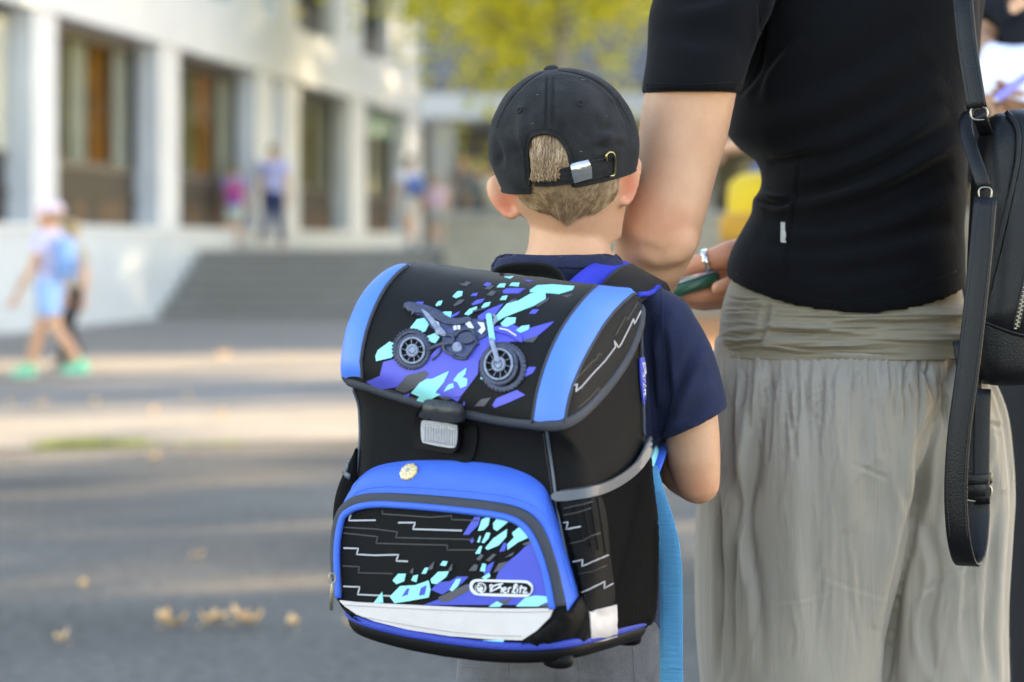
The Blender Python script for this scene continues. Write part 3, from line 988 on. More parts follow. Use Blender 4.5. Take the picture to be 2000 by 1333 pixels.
        bm.from_mesh(me); bm.to_mesh(body.data); bm.free()
        body.data.polygons.foreach_set('use_smooth', [True] * len(body.data.polygons))
    # shirt
    c = MB(); torso(c, 1.12, .49, .835)
    for s in (-1, 1):
        p = armp[s]
        L = [p[0] - (p[0] - T(0, 0, zsh)) * .25, p[0]]
        if sleeve <= .5: L += [p[0].lerp(p[1], sleeve * 1.2)]; rd = [.046 * H, .046 * H, .044 * H]
        else: L += [p[1], p[1].lerp(p[2], .95)]; rd = [.046 * H, .044 * H, .033 * H, .026 * H]
        c.tube(L, rd, 12, capround=False)
    c.build('shirt', cloth(top), root, voxel=v * 1.1, smooth_it=3)
    # trousers or shorts
    c = MB()
    c.rings([ring(0, 0, q[0], q[1] * 1.13, q[2] * 1.15) for q in interp([(.44, .06, .06), (.48, .09, .068), (.52, .092, .07), (.57, .082, .06)], np.linspace(.45, .57, 6))])
    for s in (-1, 1):
        hip, kn, an, toe, heel = legs[s]
        hp, kp, ap = T(*hip), T(*kn), T(*an)
        if trouser < .6: c.tube([hp, hp.lerp(kp, trouser * 1.5)], [.064 * H, .06 * H], 14, capround=False)
        else: c.tube([hp, hp.lerp(kp, .5), kp, ap.lerp(kp, .06)], [.062 * H, .055 * H, .045 * H, .036 * H], 14, capround=False)
    c.build('trousers' if trouser >= .6 else 'shorts', cloth(bottom), root, voxel=v * 1.1, smooth_it=3)
    # shoes with soles
    for s in (-1, 1):
        hip, kn, an, toe, heel = legs[s]
        c = MB()
        c.tube([T(*heel), T((heel[0] + toe[0]) / 2, (heel[1] + toe[1]) / 2, (heel[2] + toe[2]) / 2 + .006), T(*toe)], [.028 * H, .03 * H, .026 * H], 12)
        c.tube([T(*heel), T(an[0], an[1], an[2] + .015)], [.028 * H, .028 * H], 12)
        sh = c.build('shoe', cloth(shoes), root, voxel=v * .8, smooth_it=2)
        c = MB(); c.tube([T(heel[0], heel[1] - .005, heel[2] - .016), T(toe[0], toe[1] + .005, toe[2] - .012)], [.03 * H, .028 * H], 12, flat=.3)
        c.build('sole', cloth((.75, .75, .7)), sh)
    # hair
    c = MB()
    n = 24; rows = []
    for i in range(13):
        th = math.pi * .99 * i / 12
        rr_ = []
        for k in range(n):
            ph = 2 * math.pi * k / n
            x, y, z = math.sin(th) * math.cos(ph), math.sin(th) * math.sin(ph), math.cos(th)
            front = max(0, y)
            if z < .25 - .0 and y > .1: z, k_ = z, 0
            jag = 1 + .05 * math.sin(k * 5.1 + i * 2.3)
            zz = z if z > -.2 else -.2 + (z + .2) * (.35 if not long_hair else 1.6)
            sc_ = 1.06 * jag if not (y > .25 and z < .35) else .9
            rr_.append(T(x * .049 * hs * sc_, -.006 + y * .059 * hs * sc_, hc + .014 * hs + zz * .061 * hs * sc_))
        rows.append(rr_)
    c.rings(rows)
    c.build('hair', cloth(hair), root, smooth_it=1)
    if hat:
        c = MB()
        rows = []
        for i in range(9):
            th = math.pi * .5 * i / 8
            rows.append([T(.054 * hs * math.sin(th + .02) * math.cos(2 * math.pi * k / 24), -.004 + .064 * hs * math.sin(th + .02) * math.sin(2 * math.pi * k / 24), hc + .022 * hs + .056 * hs * math.cos(th)) for k in range(24)])
        c.rings(rows, cap1=False)
        h_ = c.build('sun_hat', cloth(hat), root, solid=.004 * H)
        c = MB(); rows = []
        for r_, z_ in ((1.0, 0), (1.45, -.012)):
            rows.append([T(.054 * hs * r_ * math.cos(math.pi * k / 16), -.004 + .064 * hs * r_ * math.sin(math.pi * k / 16), hc + (.022 + z_) * hs) for k in range(17)])
        c.rings(rows, closed=False); c.build('brim', cloth(hat), h_, solid=.003 * H)
    return root, T

def small_backpack(T, H, col, trim, label, z=.68, w=.1, h=.12, d=.07):
    """school bag on a back: body, lid, pocket, two straps"""
    base = T(0, -.06 - d / 2, z - h)
    root = empty('backpack', base, label, 'backpack')
    def ring(zz, sx, sy, yo=0, n=20):
        out = []
        for k in range(n):
            a = 2 * math.pi * k / n
            x = math.copysign(abs(math.cos(a)) ** .6, math.cos(a)); y = math.copysign(abs(math.sin(a)) ** .6, math.sin(a))
            out.append(T(x * w * sx, -.066 - d / 2 + yo + y * d / 2 * sy, zz))
        return out
    c = MB(); c.rings([ring(z - h, .8, .8), ring(z - h * .9, 1, 1), ring(z + h * .3, 1, 1), ring(z + h * .75, .93, .9), ring(z + h * .95, .7, .6, .006), ring(z + h, .4, .3, .01)])
    c.build('bag_body', cloth(col), root)
    c = MB(); c.rings([ring(z - h * .8, .75, .3, -d * .5), ring(z - h * .7, .82, .5, -d * .5), ring(z - h * .15, .82, .45, -d * .5), ring(z - h * .05, .7, .2, -d * .5)])
    c.build('pocket', cloth(trim), root)
    for s in (-1, 1):
        c = MB()
        c.tube([T(s * .055, -.066, z + h * .8), T(s * .06, -.03, z + h * 1.12), T(s * .066, .03, z + h * 1.05), T(s * .072, .074, z + h * .5), T(s * .085, .03, z - h * .4), T(s * .075, -.06, z - h * .7)], .012 * H, 8, flat=.4)
        c.build('shoulder_strap', cloth(trim), root)
    return root

# walking pupil at the far left with sky-blue backpack
kb = ground_pt(97, 742); kb.z = 0
r_, T_ = human(kb, 1.36, R(78), 'walking pupil in pink cap, lilac top, pale blue shorts and mint green shoes', (.60, .56, .75), (.30, .48, .80), (.35, .22, .12), (.10, .60, .35), .45, .42, stride=.33, hat=(.80, .62, .70), kid=True)
small_backpack(T_, 1.36, (.22, .40, .72), (.12, .22, .45), 'sky-blue backpack worn by the walking pupil in pink cap', z=.68)
# second child walking just behind
kb2 = P(134, 700, 19.6); kb2.z = 0
r_, T_ = human(kb2, 1.22, R(60), 'brown-haired child in cream top and black trousers walking behind the pupil in the pink cap', (.24, .23, .19), (.03, .03, .035), (.30, .23, .12), (.1, .1, .1), .5, 1.0, stride=.2, kid=True)
# two people at the top of the stairs
pt = P(457, 488, 38); pt.z = TZ
r_, T_ = human(pt, 1.32, R(8), 'child in mint shorts carrying a red and purple backpack at the top of the stairs', (.30, .22, .5), (.42, .55, .52), (.12, .08, .05), (.2, .2, .22), .5, .42, stride=.1, kid=True)
small_backpack(T_, 1.32, (.50, .03, .08), (.22, .14, .60), 'red and purple backpack worn at the top of the stairs', z=.64)
pt = P(534, 488, 38.6); pt.z = TZ
human(pt, 1.68, R(-15), 'adult in lilac shirt and navy trousers at the top of the stairs', (.50, .52, .82), (.03, .045, .12), (.25, .18, .1), (.5, .4, .3), .5, 1.0, stride=.22)
# group waiting on the terrace
for px_, D_, H_, yw, lb, top_, bot_, hr_, tr_ in [
    (800, 39, 1.50, 40, 'pupil in white shirt and beige shorts with a blue backpack on the terrace', (.70, .70, .75), (.50, .47, .42), (.10, .07, .05), .42),
    (852, 40, 1.20, -20, 'small child in pink top on the terrace beside the pupil with the blue backpack', (.70, .50, .62), (.35, .36, .34), (.3, .2, .12), .42),
    (905, 44, 1.70, 160, 'adult in grey clothes standing under the canopy on the terrace', (.22, .20, .21), (.12, .12, .13), (.16, .11, .08), 1.0),
    (938, 43, 1.45, 20, 'person in dark teal jacket beside the adult in grey on the terrace', (.07, .14, .18), (.05, .055, .07), (.15, .1, .06), 1.0),
    (968, 42, 1.45, -30, 'person in white top beside the boy in the cap, far off on the terrace', (.74, .73, .70), (.2, .25, .2), (.3, .17, .09), 1.0)]:
    pt = P(px_, 488, D_); pt.z = TZ
    r_, T_ = human(pt, H_, R(yw), lb, top_, bot_, hr_, (.3, .3, .3), .5, tr_, stride=.1, kid=H_ < 1.4, group=None)
    if px_ == 800: small_backpack(T_, H_, (.09, .17, .45), (.05, .08, .2), 'blue backpack of the pupil in white shirt on the terrace', z=.68)
# child with yellow backpack in the gap beside the woman (faces right-away)
yb = P(1566, 0, 7.6); yb.z = 0
r_, T_ = human(yb, 1.56, R(-60), 'child in dark blue top wearing a yellow backpack in the gap beside the woman', (.06, .08, .18), (.1, .1, .12), (.25, .15, .08), (.3, .3, .3), .3, 1.0, kid=True, skin=SKIN)
small_backpack(T_, 1.56, (.62, .41, .02), (.45, .22, .02), 'yellow backpack of the child seen in the gap beside the woman', z=.722, w=.072, h=.078, d=.085)
# adult whose pale bare arm is stretched out above that child
ab = P(1690, 0, 7.0); ab.z = 0
human(ab, 1.62, R(10), 'adult in grey top stretching a bare arm over the child with the yellow backpack', (.2, .2, .22), (.05, .05, .06), (.2, .12, .07), (.1, .1, .1), .3, 1.0,
      arms={-1: [P(1560, 250, 7.05), P(1425, 288, 7.1)]})
# person at the right edge, black shirt, holding a white sheet of paper
pb = P(2130, 0, 4.7); pb.z = 0
r_, T_ = human(pb, 1.78, R(165), 'person in black T-shirt at the right edge holding white papers', (.012, .013, .017), (.02, .02, .022), (.05, .035, .025), (.03, .03, .03), .4, 1.0, skin=SKIN_TAN,
      arms={1: [P(1905, 95, 4.72), P(1960, 205, 4.45)], -1: [P(2230, 260, 4.6), P(2040, 215, 4.42)]}, vox=.008)
M_PAPER = mat('white_paper', (0.78, 0.79, 0.84), 0.8, var=0.02)
pp = empty('paper_sheets', P(1960, 140, 4.4), 'loose white paper sheets held by the person in black at the right edge', 'paper')
for k in range(3):
    mb = MB(); dz = k * .004
    q = [P(1890 + 6 * k, 186 - 3 * k, 4.34 + dz), P(2090, 205, 4.30 + dz), P(2110, 88, 4.5 + dz), P(1925 + 5 * k, 86 - 2 * k, 4.52 + dz)]
    rows = []
    for i in range(9):
        t = i / 8; a, b_ = q[0].lerp(q[3], t), q[1].lerp(q[2], t)
        rows.append([a.lerp(b_, j / 8) + Vector((0, 0, .006 * math.sin(j * .8 + i * .4))) for j in range(9)])
    mb.rings(rows, closed=False); mb.build('sheet', M_PAPER, pp, solid=.0006)
M_PEN = mat('violet_plastic', (0.22, 0.2, 0.75), 0.35, var=0.03)
pe = empty('pen', P(1980, 165, 4.31), 'violet pen lying across the white papers', 'pen')
mb = MB(); mb.tube([P(1950, 192, 4.28), P(2030, 130, 4.36)], .0075, 10); mb.build('barrel', M_PEN, pe)
mb = MB(); mb.tube([P(1942, 198, 4.272), P(1950, 192, 4.28)], [.002, .006], 10); mb.build('tip', M_METAL, pe)
# a further adult in dark trousers, seen only below the handbag
db = P(2020, 0, 6.3); db.z = 0
human(db, 1.74, R(200), 'adult in black trousers standing behind the handbag at the right edge', (.015, .015, .017), (.005, .005, .006), (.06, .04, .03), (.02, .02, .022), .8, 1.0, stride=.12)
# ================================================================== WOMAN (seen from behind)
M_BLACK = mat('black_cotton_jersey', (0.0026, 0.0028, 0.0038), 0.9, var=0.10, vscale=40, bump=0.25, bscale=500, sheen=0.05, weave=0.25, wscale=2400, spec=0.13)
M_TROU = mat('grey_olive_viscose', (0.276, 0.246, 0.210), 0.62, var=0.05, vscale=7, sheen=0.15, fold=0.0030, fscale=34, fstretch=(1.5, 1, .22), bump=0.06, bscale=160, stretch=(3, 1, .15), weave=0.15, wscale=2600, spec=0.35)
M_WBAND = mat('olive_jersey_waistband', (0.235, 0.198, 0.140), 0.85, var=0.06, vscale=20, sheen=0.2, weave=0.3, wscale=2000, bump=0.2, bscale=220, stretch=(.2, 1, 3))
M_HAIRB = mat('brown_hair', (0.10, 0.055, 0.03), 0.5, var=0.4, vscale=60, stretch=(4, 4, .3))
WD = 2.95
wroot = empty('person', (P(1660, 0, WD).x, WD, 0), 'woman from behind in black T-shirt and grey-olive harem trousers with a handbag', 'person')

# body: one continuous mesh (mostly under the clothes)
b = MB()
ys = np.linspace(-115, 560, 26)
tor = [(-175, 1560, 1780, WD, .05), (-120, 1420, 1870, WD, .07), (-60, 1395, 1890, WD, .085), (60, 1460, 1880, WD, .095), (200, 1470, 1872, WD, .095), (370, 1510, 1862, WD, .085), (540, 1450, 1860, WD, .10), (700, 1420, 1900, WD, .11), (850, 1440, 1900, WD, .10), (960, 1480, 1880, WD, .08)]
b.rings([ring_px(*q, N=32) for q in interp(tor, np.linspace(-175, 960, 36))])
b.tube([P(1670, -120, WD), P(1665, -260, WD + .02)], [.055, .052], 16)
b.ellipsoid(P(1660, -420, WD + .02), .075, .095, .11)
b.ellipsoid(P(1655, -350, WD + .06), .058, .06, .07)
b.ellipsoid(P(1655, -375, WD + .118), .013, .016, .022, None, 10, 8)
for s in (-1, 1):
    b.ellipsoid(P(1660 + s * 128, -395, WD + .02), .008, .02, .03, None, 10, 8)
    xx = 1675 + s * 150 - (30 if s < 0 else 0)
    b.tube([P(xx, 900, WD), P(xx + s * 10, 1200, WD), P(xx + s * 10, 1420, WD + .01), P(xx + s * 8, 1650, WD), P(xx + s * 6, 1990, WD)], [.062, .052, .042, .042, .034], 18)
    b.tube([P(xx, 2045, WD - .03), P(xx + s * 12, 2078, WD + .16)], [.036, .032], 12)
# left arm: hangs down beside the boy's head, elbow bent, forearm runs forward to his shoulder
AD = 2.80
b.tube([P(1415, -70, 2.92), P(1400, 20, 2.86), P(1362, 110, 2.815), P(1347, 190, AD), P(1334, 260, AD), P(1318, 340, AD - .005), P(1302, 420, AD - .015)],
       [.056, .054, .053, .0525, .0515, .0475, .0445], 24)
b.tube([P(1303, 405, AD - .015), P(1291, 450, AD - .012), P(1272, 498, AD + .01), P(1253, 545, AD + .06), P(1215, 610, AD + .12), P(1150, 660, AD + .16)], [.0435, .0475, .0445, .041, .036, .029], 24)
b.ellipsoid(P(1312, 468, AD - .03), .031, .027, .030)
# left hand laid on the boy's chest side
hp = P(1120, 680, AD + .165)
b.tube([P(1150, 660, AD + .16), P(1075, 705, AD + .165)], [.03, .036], 14, flat=.55)
for k in range(4):
    o = P(1090 - k * 4, 680 + k * 18, AD + .165)
    b.tube([o, o + Vector((-.035, .012, -.012)), o + Vector((-.06, .004, -.03))], [.0105, .0095, .008], 10)
b.tube([P(1140, 690, AD + .15), P(1118, 730, AD + .13), P(1095, 745, AD + .125)], [.012, .011, .009], 10)
# right arm: down behind the bag, forearm across the front to the phone
b.tube([P(1830, -90, WD + .02), P(1832, 0, WD + .08), P(1826, 120, WD + .14), P(1820, 260, WD + .17), P(1815, 400, WD + .18)], [.055, .05, .046, .043, .04], 20)
b.tube([P(1815, 400, WD + .18), P(1790, 450, WD + .19), P(1700, 510, WD + .20), P(1560, 535, WD + .19), P(1480, 532, WD + .15)], [.042, .043, .037, .031, .028], 20)
HD = 3.02
b.tube([P(1490, 528, WD + .15), P(1440, 528, HD + .05), P(1405, 535, HD + .045)], [.031, .037, .033], 16, flat=.8)
woman_hand = MB()
def fing(pts, rad):
    woman_hand.tube(pts, rad, 12)
# index finger and thumb mound along the top of the phone, the other fingers curled under it
fing([P(1455, 496, HD), P(1420, 500, HD - .008), P(1380, 511, HD - .008), P(1342, 522, HD + .000), P(1312, 534, HD + .006)], [.0215, .0185, .0135, .0115, .0095])
for k, (y0, x1, dd) in enumerate(((566, 1322, .006), (574, 1332, .022), (580, 1348, .036))):
    fing([P(1455, 548 + 8 * k, HD + dd), P(1415, y0 + 6, HD + dd - .006), P(1370, y0 + 12, HD + dd - .008), P(x1, y0 + 10, HD + dd - .004)], [.0145, .0125, .0112, .009])
fing([P(1462, 535, HD - .01), P(1438, 552, HD - .026), P(1418, 560, HD - .032), P(1402, 563, HD - .034)], [.0155, .0125, .011, .0095])
b.v.extend([]); nb = len(b.v); b.v += woman_hand.v; b.f += [tuple(i + nb for i in f) for f in woman_hand.f]
def wblush(co):
    px, py = proj(co)
    a = np.exp(-(((px - 1312) / 60) ** 2 + ((py - 440) / 42) ** 2)) * .30
    h = np.where((py > 455) & (px > 1295) & (px < 1500) & (co[:, 1] > 2.93), .38, 0)
    return np.clip(a + h, 0, 1)
def elbow_wrinkle(co, no):
    f = creases([([(1240, 492), (1285, 512), (1335, 503)], 12, -.003, 'v'), ([(1255, 470), (1290, 478), (1330, 466)], 18, .0012, 'v')])
    return f(co, no)
b.build('body', SKIN, wroot, voxel=.0042, smooth_it=5, blush=wblush, disp=elbow_wrinkle)
# ring on the finger
mb = MB()
c0 = P(1380, 510, HD - .008); ax = (P(1342, 522, HD) - P(1420, 500, HD - .008)).normalized()
u_ = ax.orthogonal().normalized(); w_ = ax.cross(u_)
rings = []
for i in range(40):
    a = 2 * math.pi * i / 40; d = u_ * math.cos(a) + w_ * math.sin(a)
    rings.append([c0 + d * (.0142 + .0012 * math.cos(q)) + ax * (.0036 * math.sin(q) + .0008 * math.sin(a * 9)) for q in [2 * math.pi * k / 8 for k in range(8)]])
rings.append(rings[0]); mb.rings(rings, False, False)
mb.build('ring', mat('silver_ring', (0.8, 0.8, 0.8), 0.2, metal=1.0, var=.03), wroot)
# hair (above the frame)
mb = MB(); mb.ellipsoid(P(1660, -440, WD - .005), .088, .105, .118); mb.ellipsoid(P(1660, -340, WD - .06), .075, .05, .10)
mb.build('hair', M_HAIRB, wroot, voxel=.006, smooth_it=2)
# shoes
for s in (-1, 1):
    xx = 1675 + s * 156 - (30 if s < 0 else 0)
    mb = MB(); mb.tube([P(xx, 2052, WD - .05), P(xx + s * 4, 2050, WD + .05), P(xx + s * 12, 2080, WD + .17)], [.042, .044, .04], 14)
    mb.build('shoe', cloth((.05, .05, .05)), wroot, voxel=.005, smooth_it=2)

# ---- T-shirt: torso with both sleeves
def hem(ph):
    return -0.0375 * (1 - abs(math.cos(ph)) ** 1.7) * min(1, max(0, -math.sin(ph) * 3)) + .002 * math.sin(3 * ph)
sh = MB()
shirt = [(-150, 1500, 1810, WD, .085), (-100, 1420, 1880, WD, .105), (-30, 1440, 1905, WD, .118), (60, 1452, 1905, WD, .122), (150, 1440, 1898, WD, .122), (215, 1428, 1893, WD, .120), (262, 1424, 1890, WD, .117),
         (290, 1446, 1888, WD, .113), (315, 1478, 1886, WD, .110), (350, 1487, 1884, WD, .107), (372, 1482, 1883, WD, .107), (388, 1470, 1882, WD, .108), (415, 1466, 1880, WD, .109), (440, 1452, 1879, WD, .111), (475, 1433, 1879, WD, .120), (505, 1422, 1879, WD, .126), (530, 1419, 1879, WD, .131), (548, 1422, 1879, WD, .133)]
rr = []
for q in interp(shirt, np.linspace(-150, 548, 190)):
    k = max(0, (q[0] - 380) / 168)
    rr.append(ring_px(*q, N=180, ex=2.5, dz=lambda ph: hem(ph) * k))
q = interp(shirt, [548])[0]
# hem turned under so that the edge has thickness
last = rr[-1]; cen = sum(last, Vector()) / len(last)
rr.append([cen + (p - cen) * .90 + Vector((0, 0, .002)) for p in last])
sh.rings(rr)
def sleeve(mb, pts, rads, flatv, n=64, up=None):
    mb.tube(pts, rads, n, flat=flatv, up=up, capround=False)
SL = [P(1440, -95, 2.90), P(1418, -40, 2.87), P(1392, 30, 2.84), P(1368, 105, 2.815), P(1352, 180, 2.80)]
sl = MB(); 
def sl_ring(py, l, r, D, hd, tilt):
    return ring_px(py, l, r, D, hd, N=72, ex=2.15, dz=lambda ph: tilt * math.cos(ph))
srows = [sl_ring(*q) for q in interp([(-120, 1350, 1560, 2.90, .060, 0), (-60, 1300, 1545, 2.88, .070, 0), (0, 1272, 1515, 2.855, .071, .004), (60, 1265, 1492, 2.835, .069, .004), (120, 1260, 1464, 2.815, .066, .003), (160, 1255, 1456, 2.805, .068, .001), (184, 1254, 1450, 2.80, .0675, .0)], np.linspace(-120, 184, 90))]
lastr = srows[-1]; cen = sum(lastr, Vector()) / len(lastr)
srows.append([cen + (p - cen) * .92 for p in lastr])
sh.rings(srows)
sh.tube([P(1820, -110, WD + .0), P(1832, -40, WD + .06), P(1830, 60, WD + .11), P(1826, 150, WD + .145)], [.06, .06, .056, .054], 40, capround=False)
shirt_cr = creases([(l_, w_ * .8, a_ * 2.4, k_) for l_, w_, a_, k_ in [
    ([(1482, 372), (1560, 395), (1680, 360), (1790, 300), (1880, 250)], 22, .0052, 's'),
    ([(1478, 388), (1510, 400), (1545, 395)], 9, .006, 'v'),
    ([(1500, 345), (1600, 330), (1720, 280), (1840, 200)], 26, .0042, 's'),
    ([(1500, 290), (1580, 285), (1700, 235), (1830, 140)], 30, .0034, 's'),
    ([(1470, 225), (1560, 200), (1690, 140), (1800, 60)], 34, .0030, 's'),
    ([(1490, 440), (1600, 450), (1740, 420), (1870, 360)], 28, .0045, 's'),
    ([(1470, 480), (1580, 500), (1720, 480), (1860, 440)], 26, .0035, 's'),
    ([(1520, 415), (1620, 405), (1740, 370), (1860, 310)], 16, .0028, 'v'),
    ([(1500, 320), (1540, 315), (1600, 300)], 12, .003, 'v'),
    ([(1530, 530), (1650, 545), (1800, 520)], 24, .002, 's'),
    ([(1440, 190), (1475, 130), (1490, 60), (1490, -20)], 10, .004, 'v'),
    ([(1480, 200), (1500, 140), (1560, 70)], 16, .003, 's'),
    ([(1290, 60), (1360, 90), (1440, 80)], 30, .0016, 's'),
    ([(1300, 20), (1380, 10), (1460, -20)], 24, .0018, 's'),
    ([(1535, 560), (1537, 500), (1545, 430), (1560, 340), (1552, 260)], 4, .0012, 'v'),
]])
def shirt_disp(co, no):
    n1 = vnoise(co, (5, 4, 9), 3.1); n2 = vnoise(co, (14, 10, 24), 1.7)
    co = co + no * (n1 * .0030 + n2 * .0011)[:, None]
    return shirt_cr(co, no)
shirt_o = sh.build('t_shirt', M_BLACK, wroot, voxel=.0036, smooth_it=3, disp=shirt_disp)
bv_shirt = bvh_of(shirt_o)
cord([(1254, 163), (1350, 166), (1452, 162)], .0009, bv_shirt, M_BLACK, shirt_o, 'sleeve_stitching', 0, flat=.6)
cord([(1446, 185), (1478, 130), (1488, 60), (1478, -10)], .0012, bv_shirt, M_BLACK, shirt_o, 'armhole_seam', 0, flat=.7)
cord([(1437, 535), (1530, 575), (1640, 590), (1760, 573), (1868, 530)], .0009, bv_shirt, M_BLACK, shirt_o, 'hem_stitching', 0, flat=.6)
cord([(1526, 588), (1527, 520), (1535, 450), (1552, 340)], .0010, bv_shirt, M_BLACK, shirt_o, 'side_seam', 0, flat=.6)
M_TAG = mat('grey_woven_tag', (0.36, 0.35, 0.33), 0.7, var=.15, vscale=300)
patch('hem_tag', [(1526, 436), (1534, 436), (1534, 475), (1526, 474)], bv_shirt, M_TAG, shirt_o, off=.0012, th=.0008, res=3, curve=False)

# ---- waistband of rucked jersey
wb = MB()
band = [(530, 1440, 1868, WD, .108), (560, 1424, 1872, WD, .115), (600, 1412, 1878, WD, .123), (640, 1407, 1882, WD, .130), (675, 1404, 1888, WD, .133), (694, 1398, 1890, WD, .134)]
rr = [ring_px(*q, N=320, ex=2.5) for q in interp(band, np.linspace(525, 694, 130))]
wb.rings(rr)
def band_disp(co, no):
    px, py = proj(co)
    ruck = np.zeros(len(co))
    rg = np.random.default_rng(5)
    for k in range(40):                                   # long soft rucks running round the waist, pinched at the side seam
        y0 = rg.uniform(545, 695); x0 = rg.uniform(1380, 1900); ln = rg.uniform(60, 190); sl_ = rg.uniform(-.14, .10); w = rg.uniform(4, 9)
        d = (py - y0 - sl_ * (px - x0) - 6 * np.sin((px - x0) / 70))
        ruck += rg.uniform(.5, 1.0) * np.exp(-(d / w) ** 2) * np.exp(-((px - x0) / ln) ** 4)
    co = co + no * ((np.minimum(ruck, 1.8) * .0058 + vnoise(co, (10, 10, 60), 9) * .0012) * np.clip(-no[:, 1] * 2.2, 0, 1) * np.clip((py - 575) / 45, 0.12, 1))[:, None]
    lines = []
    for k in range(52):
        left = k % 4 == 0
        x0, x1 = (1412, 1492) if left else (1494 + rg.uniform(0, 60), rg.uniform(1650, 1880))
        y0 = rg.uniform(566, 690); y1 = y0 + rg.uniform(-16, 16)
        lines.append(([(x0, y0), ((x0 + x1) / 2, (y0 + y1) / 2 + rg.uniform(-7, 7)), (x1, y1)], rg.uniform(2.6, 4.6), rg.uniform(.0014, .0034), 'v'))
    co = creases(lines)(co, no)
    return creases([([(1500, 585), (1490, 640), (1470, 690)], 7, .005, 'v'), ([(1496, 600), (1560, 590), (1680, 612)], 7, .003, 'v'), ([(1490, 640), (1580, 650), (1720, 655)], 6, .003, 'v')])(co, no)
trou_band_o = wb
# ---- trousers: two wide gathered legs
def leg_rings(secs, N, folds, seed, y0, y1, rows):
    rg = np.random.default_rng(seed)
    ph = rg.uniform(0, 6.28, 12); am = rg.uniform(.4, 1, 12); fr = rg.integers(7, 30, 12)
    out = []
    for q in interp(secs, np.linspace(y0, y1, rows)):
        c = P((q[1] + q[2]) / 2, q[0], q[3]); a = (q[2] - q[1]) / 2 / F * q[3]
        g = min(1, max(0, (q[0] - 680) / 60)); fade = math.exp(-max(0, q[0] - 720) / 240)
        rgn = []
        for k in range(N):
            t = 2 * math.pi * k / N; cs, sn = math.cos(t), math.sin(t)
            x = a * math.copysign(abs(cs) ** (2 / 2.4), cs); y = q[4] * math.copysign(abs(sn) ** (2 / 2.4), sn)
            fz = 0
            for j in range(12):
                drift = .25 * math.sin(q[0] / 170 + ph[j])
                fz += am[j] * math.sin(fr[j] * t + ph[j] + drift) * (fade if fr[j] > 16 else .55 + .25 * math.sin(q[0] / 210 + j))
            sc_ = 1 + folds * g * fz / 3.2
            rgn.append(c + Vector((x * sc_, y * sc_, 0)))
        out.append(rgn)
    return out
tr = MB()
legL = [(660, 1400, 1860, WD, .128), (690, 1398, 1870, WD, .134), (730, 1390, 1868, WD, .150), (800, 1382, 1842, WD, .160), (880, 1374, 1810, WD, .165), (960, 1367, 1785, WD, .163), (1050, 1362, 1770, WD, .158), (1150, 1360, 1748, WD, .152), (1250, 1362, 1728, WD, .148), (1333, 1368, 1715, WD, .145), (1500, 1385, 1705, WD, .13), (1800, 1440, 1680, WD, .10), (1980, 1480, 1650, WD, .075)]
legR = [(660, 1540, 1888, WD + .03, .122), (690, 1560, 1898, WD + .03, .13), (740, 1570, 1932, WD + .03, .142), (800, 1600, 1955, WD + .04, .146), (880, 1620, 1966, WD + .05, .147), (960, 1650, 1970, WD + .06, .145), (1050, 1670, 1964, WD + .06, .142), (1150, 1670, 1958, WD + .06, .14), (1250, 1670, 1958, WD + .06, .138), (1333, 1668, 1960, WD + .06, .135), (1500, 1720, 1950, WD + .06, .12), (1800, 1730, 1900, WD + .05, .095), (1980, 1745, 1880, WD + .04, .075)]
tr.rings(leg_rings(legL, 220, .030, 3, 660, 1980, 150))
tr.rings(leg_rings(legR, 200, .030, 8, 660, 1980, 150))
gath = []
rg_ = random.Random(12)
for k in range(64):                                       # short gathers falling from the waistband seam
    x = 1405 + k * 7.4 + rg_.uniform(-3, 3); ln = rg_.uniform(40, 230)
    gath.append(([(x, 690), (x + rg_.uniform(-6, 6), 690 + ln * .5), (x + rg_.uniform(-14, 14), 690 + ln)], rg_.uniform(4.0, 6.5), rg_.uniform(.0016, .0036), 'v'))
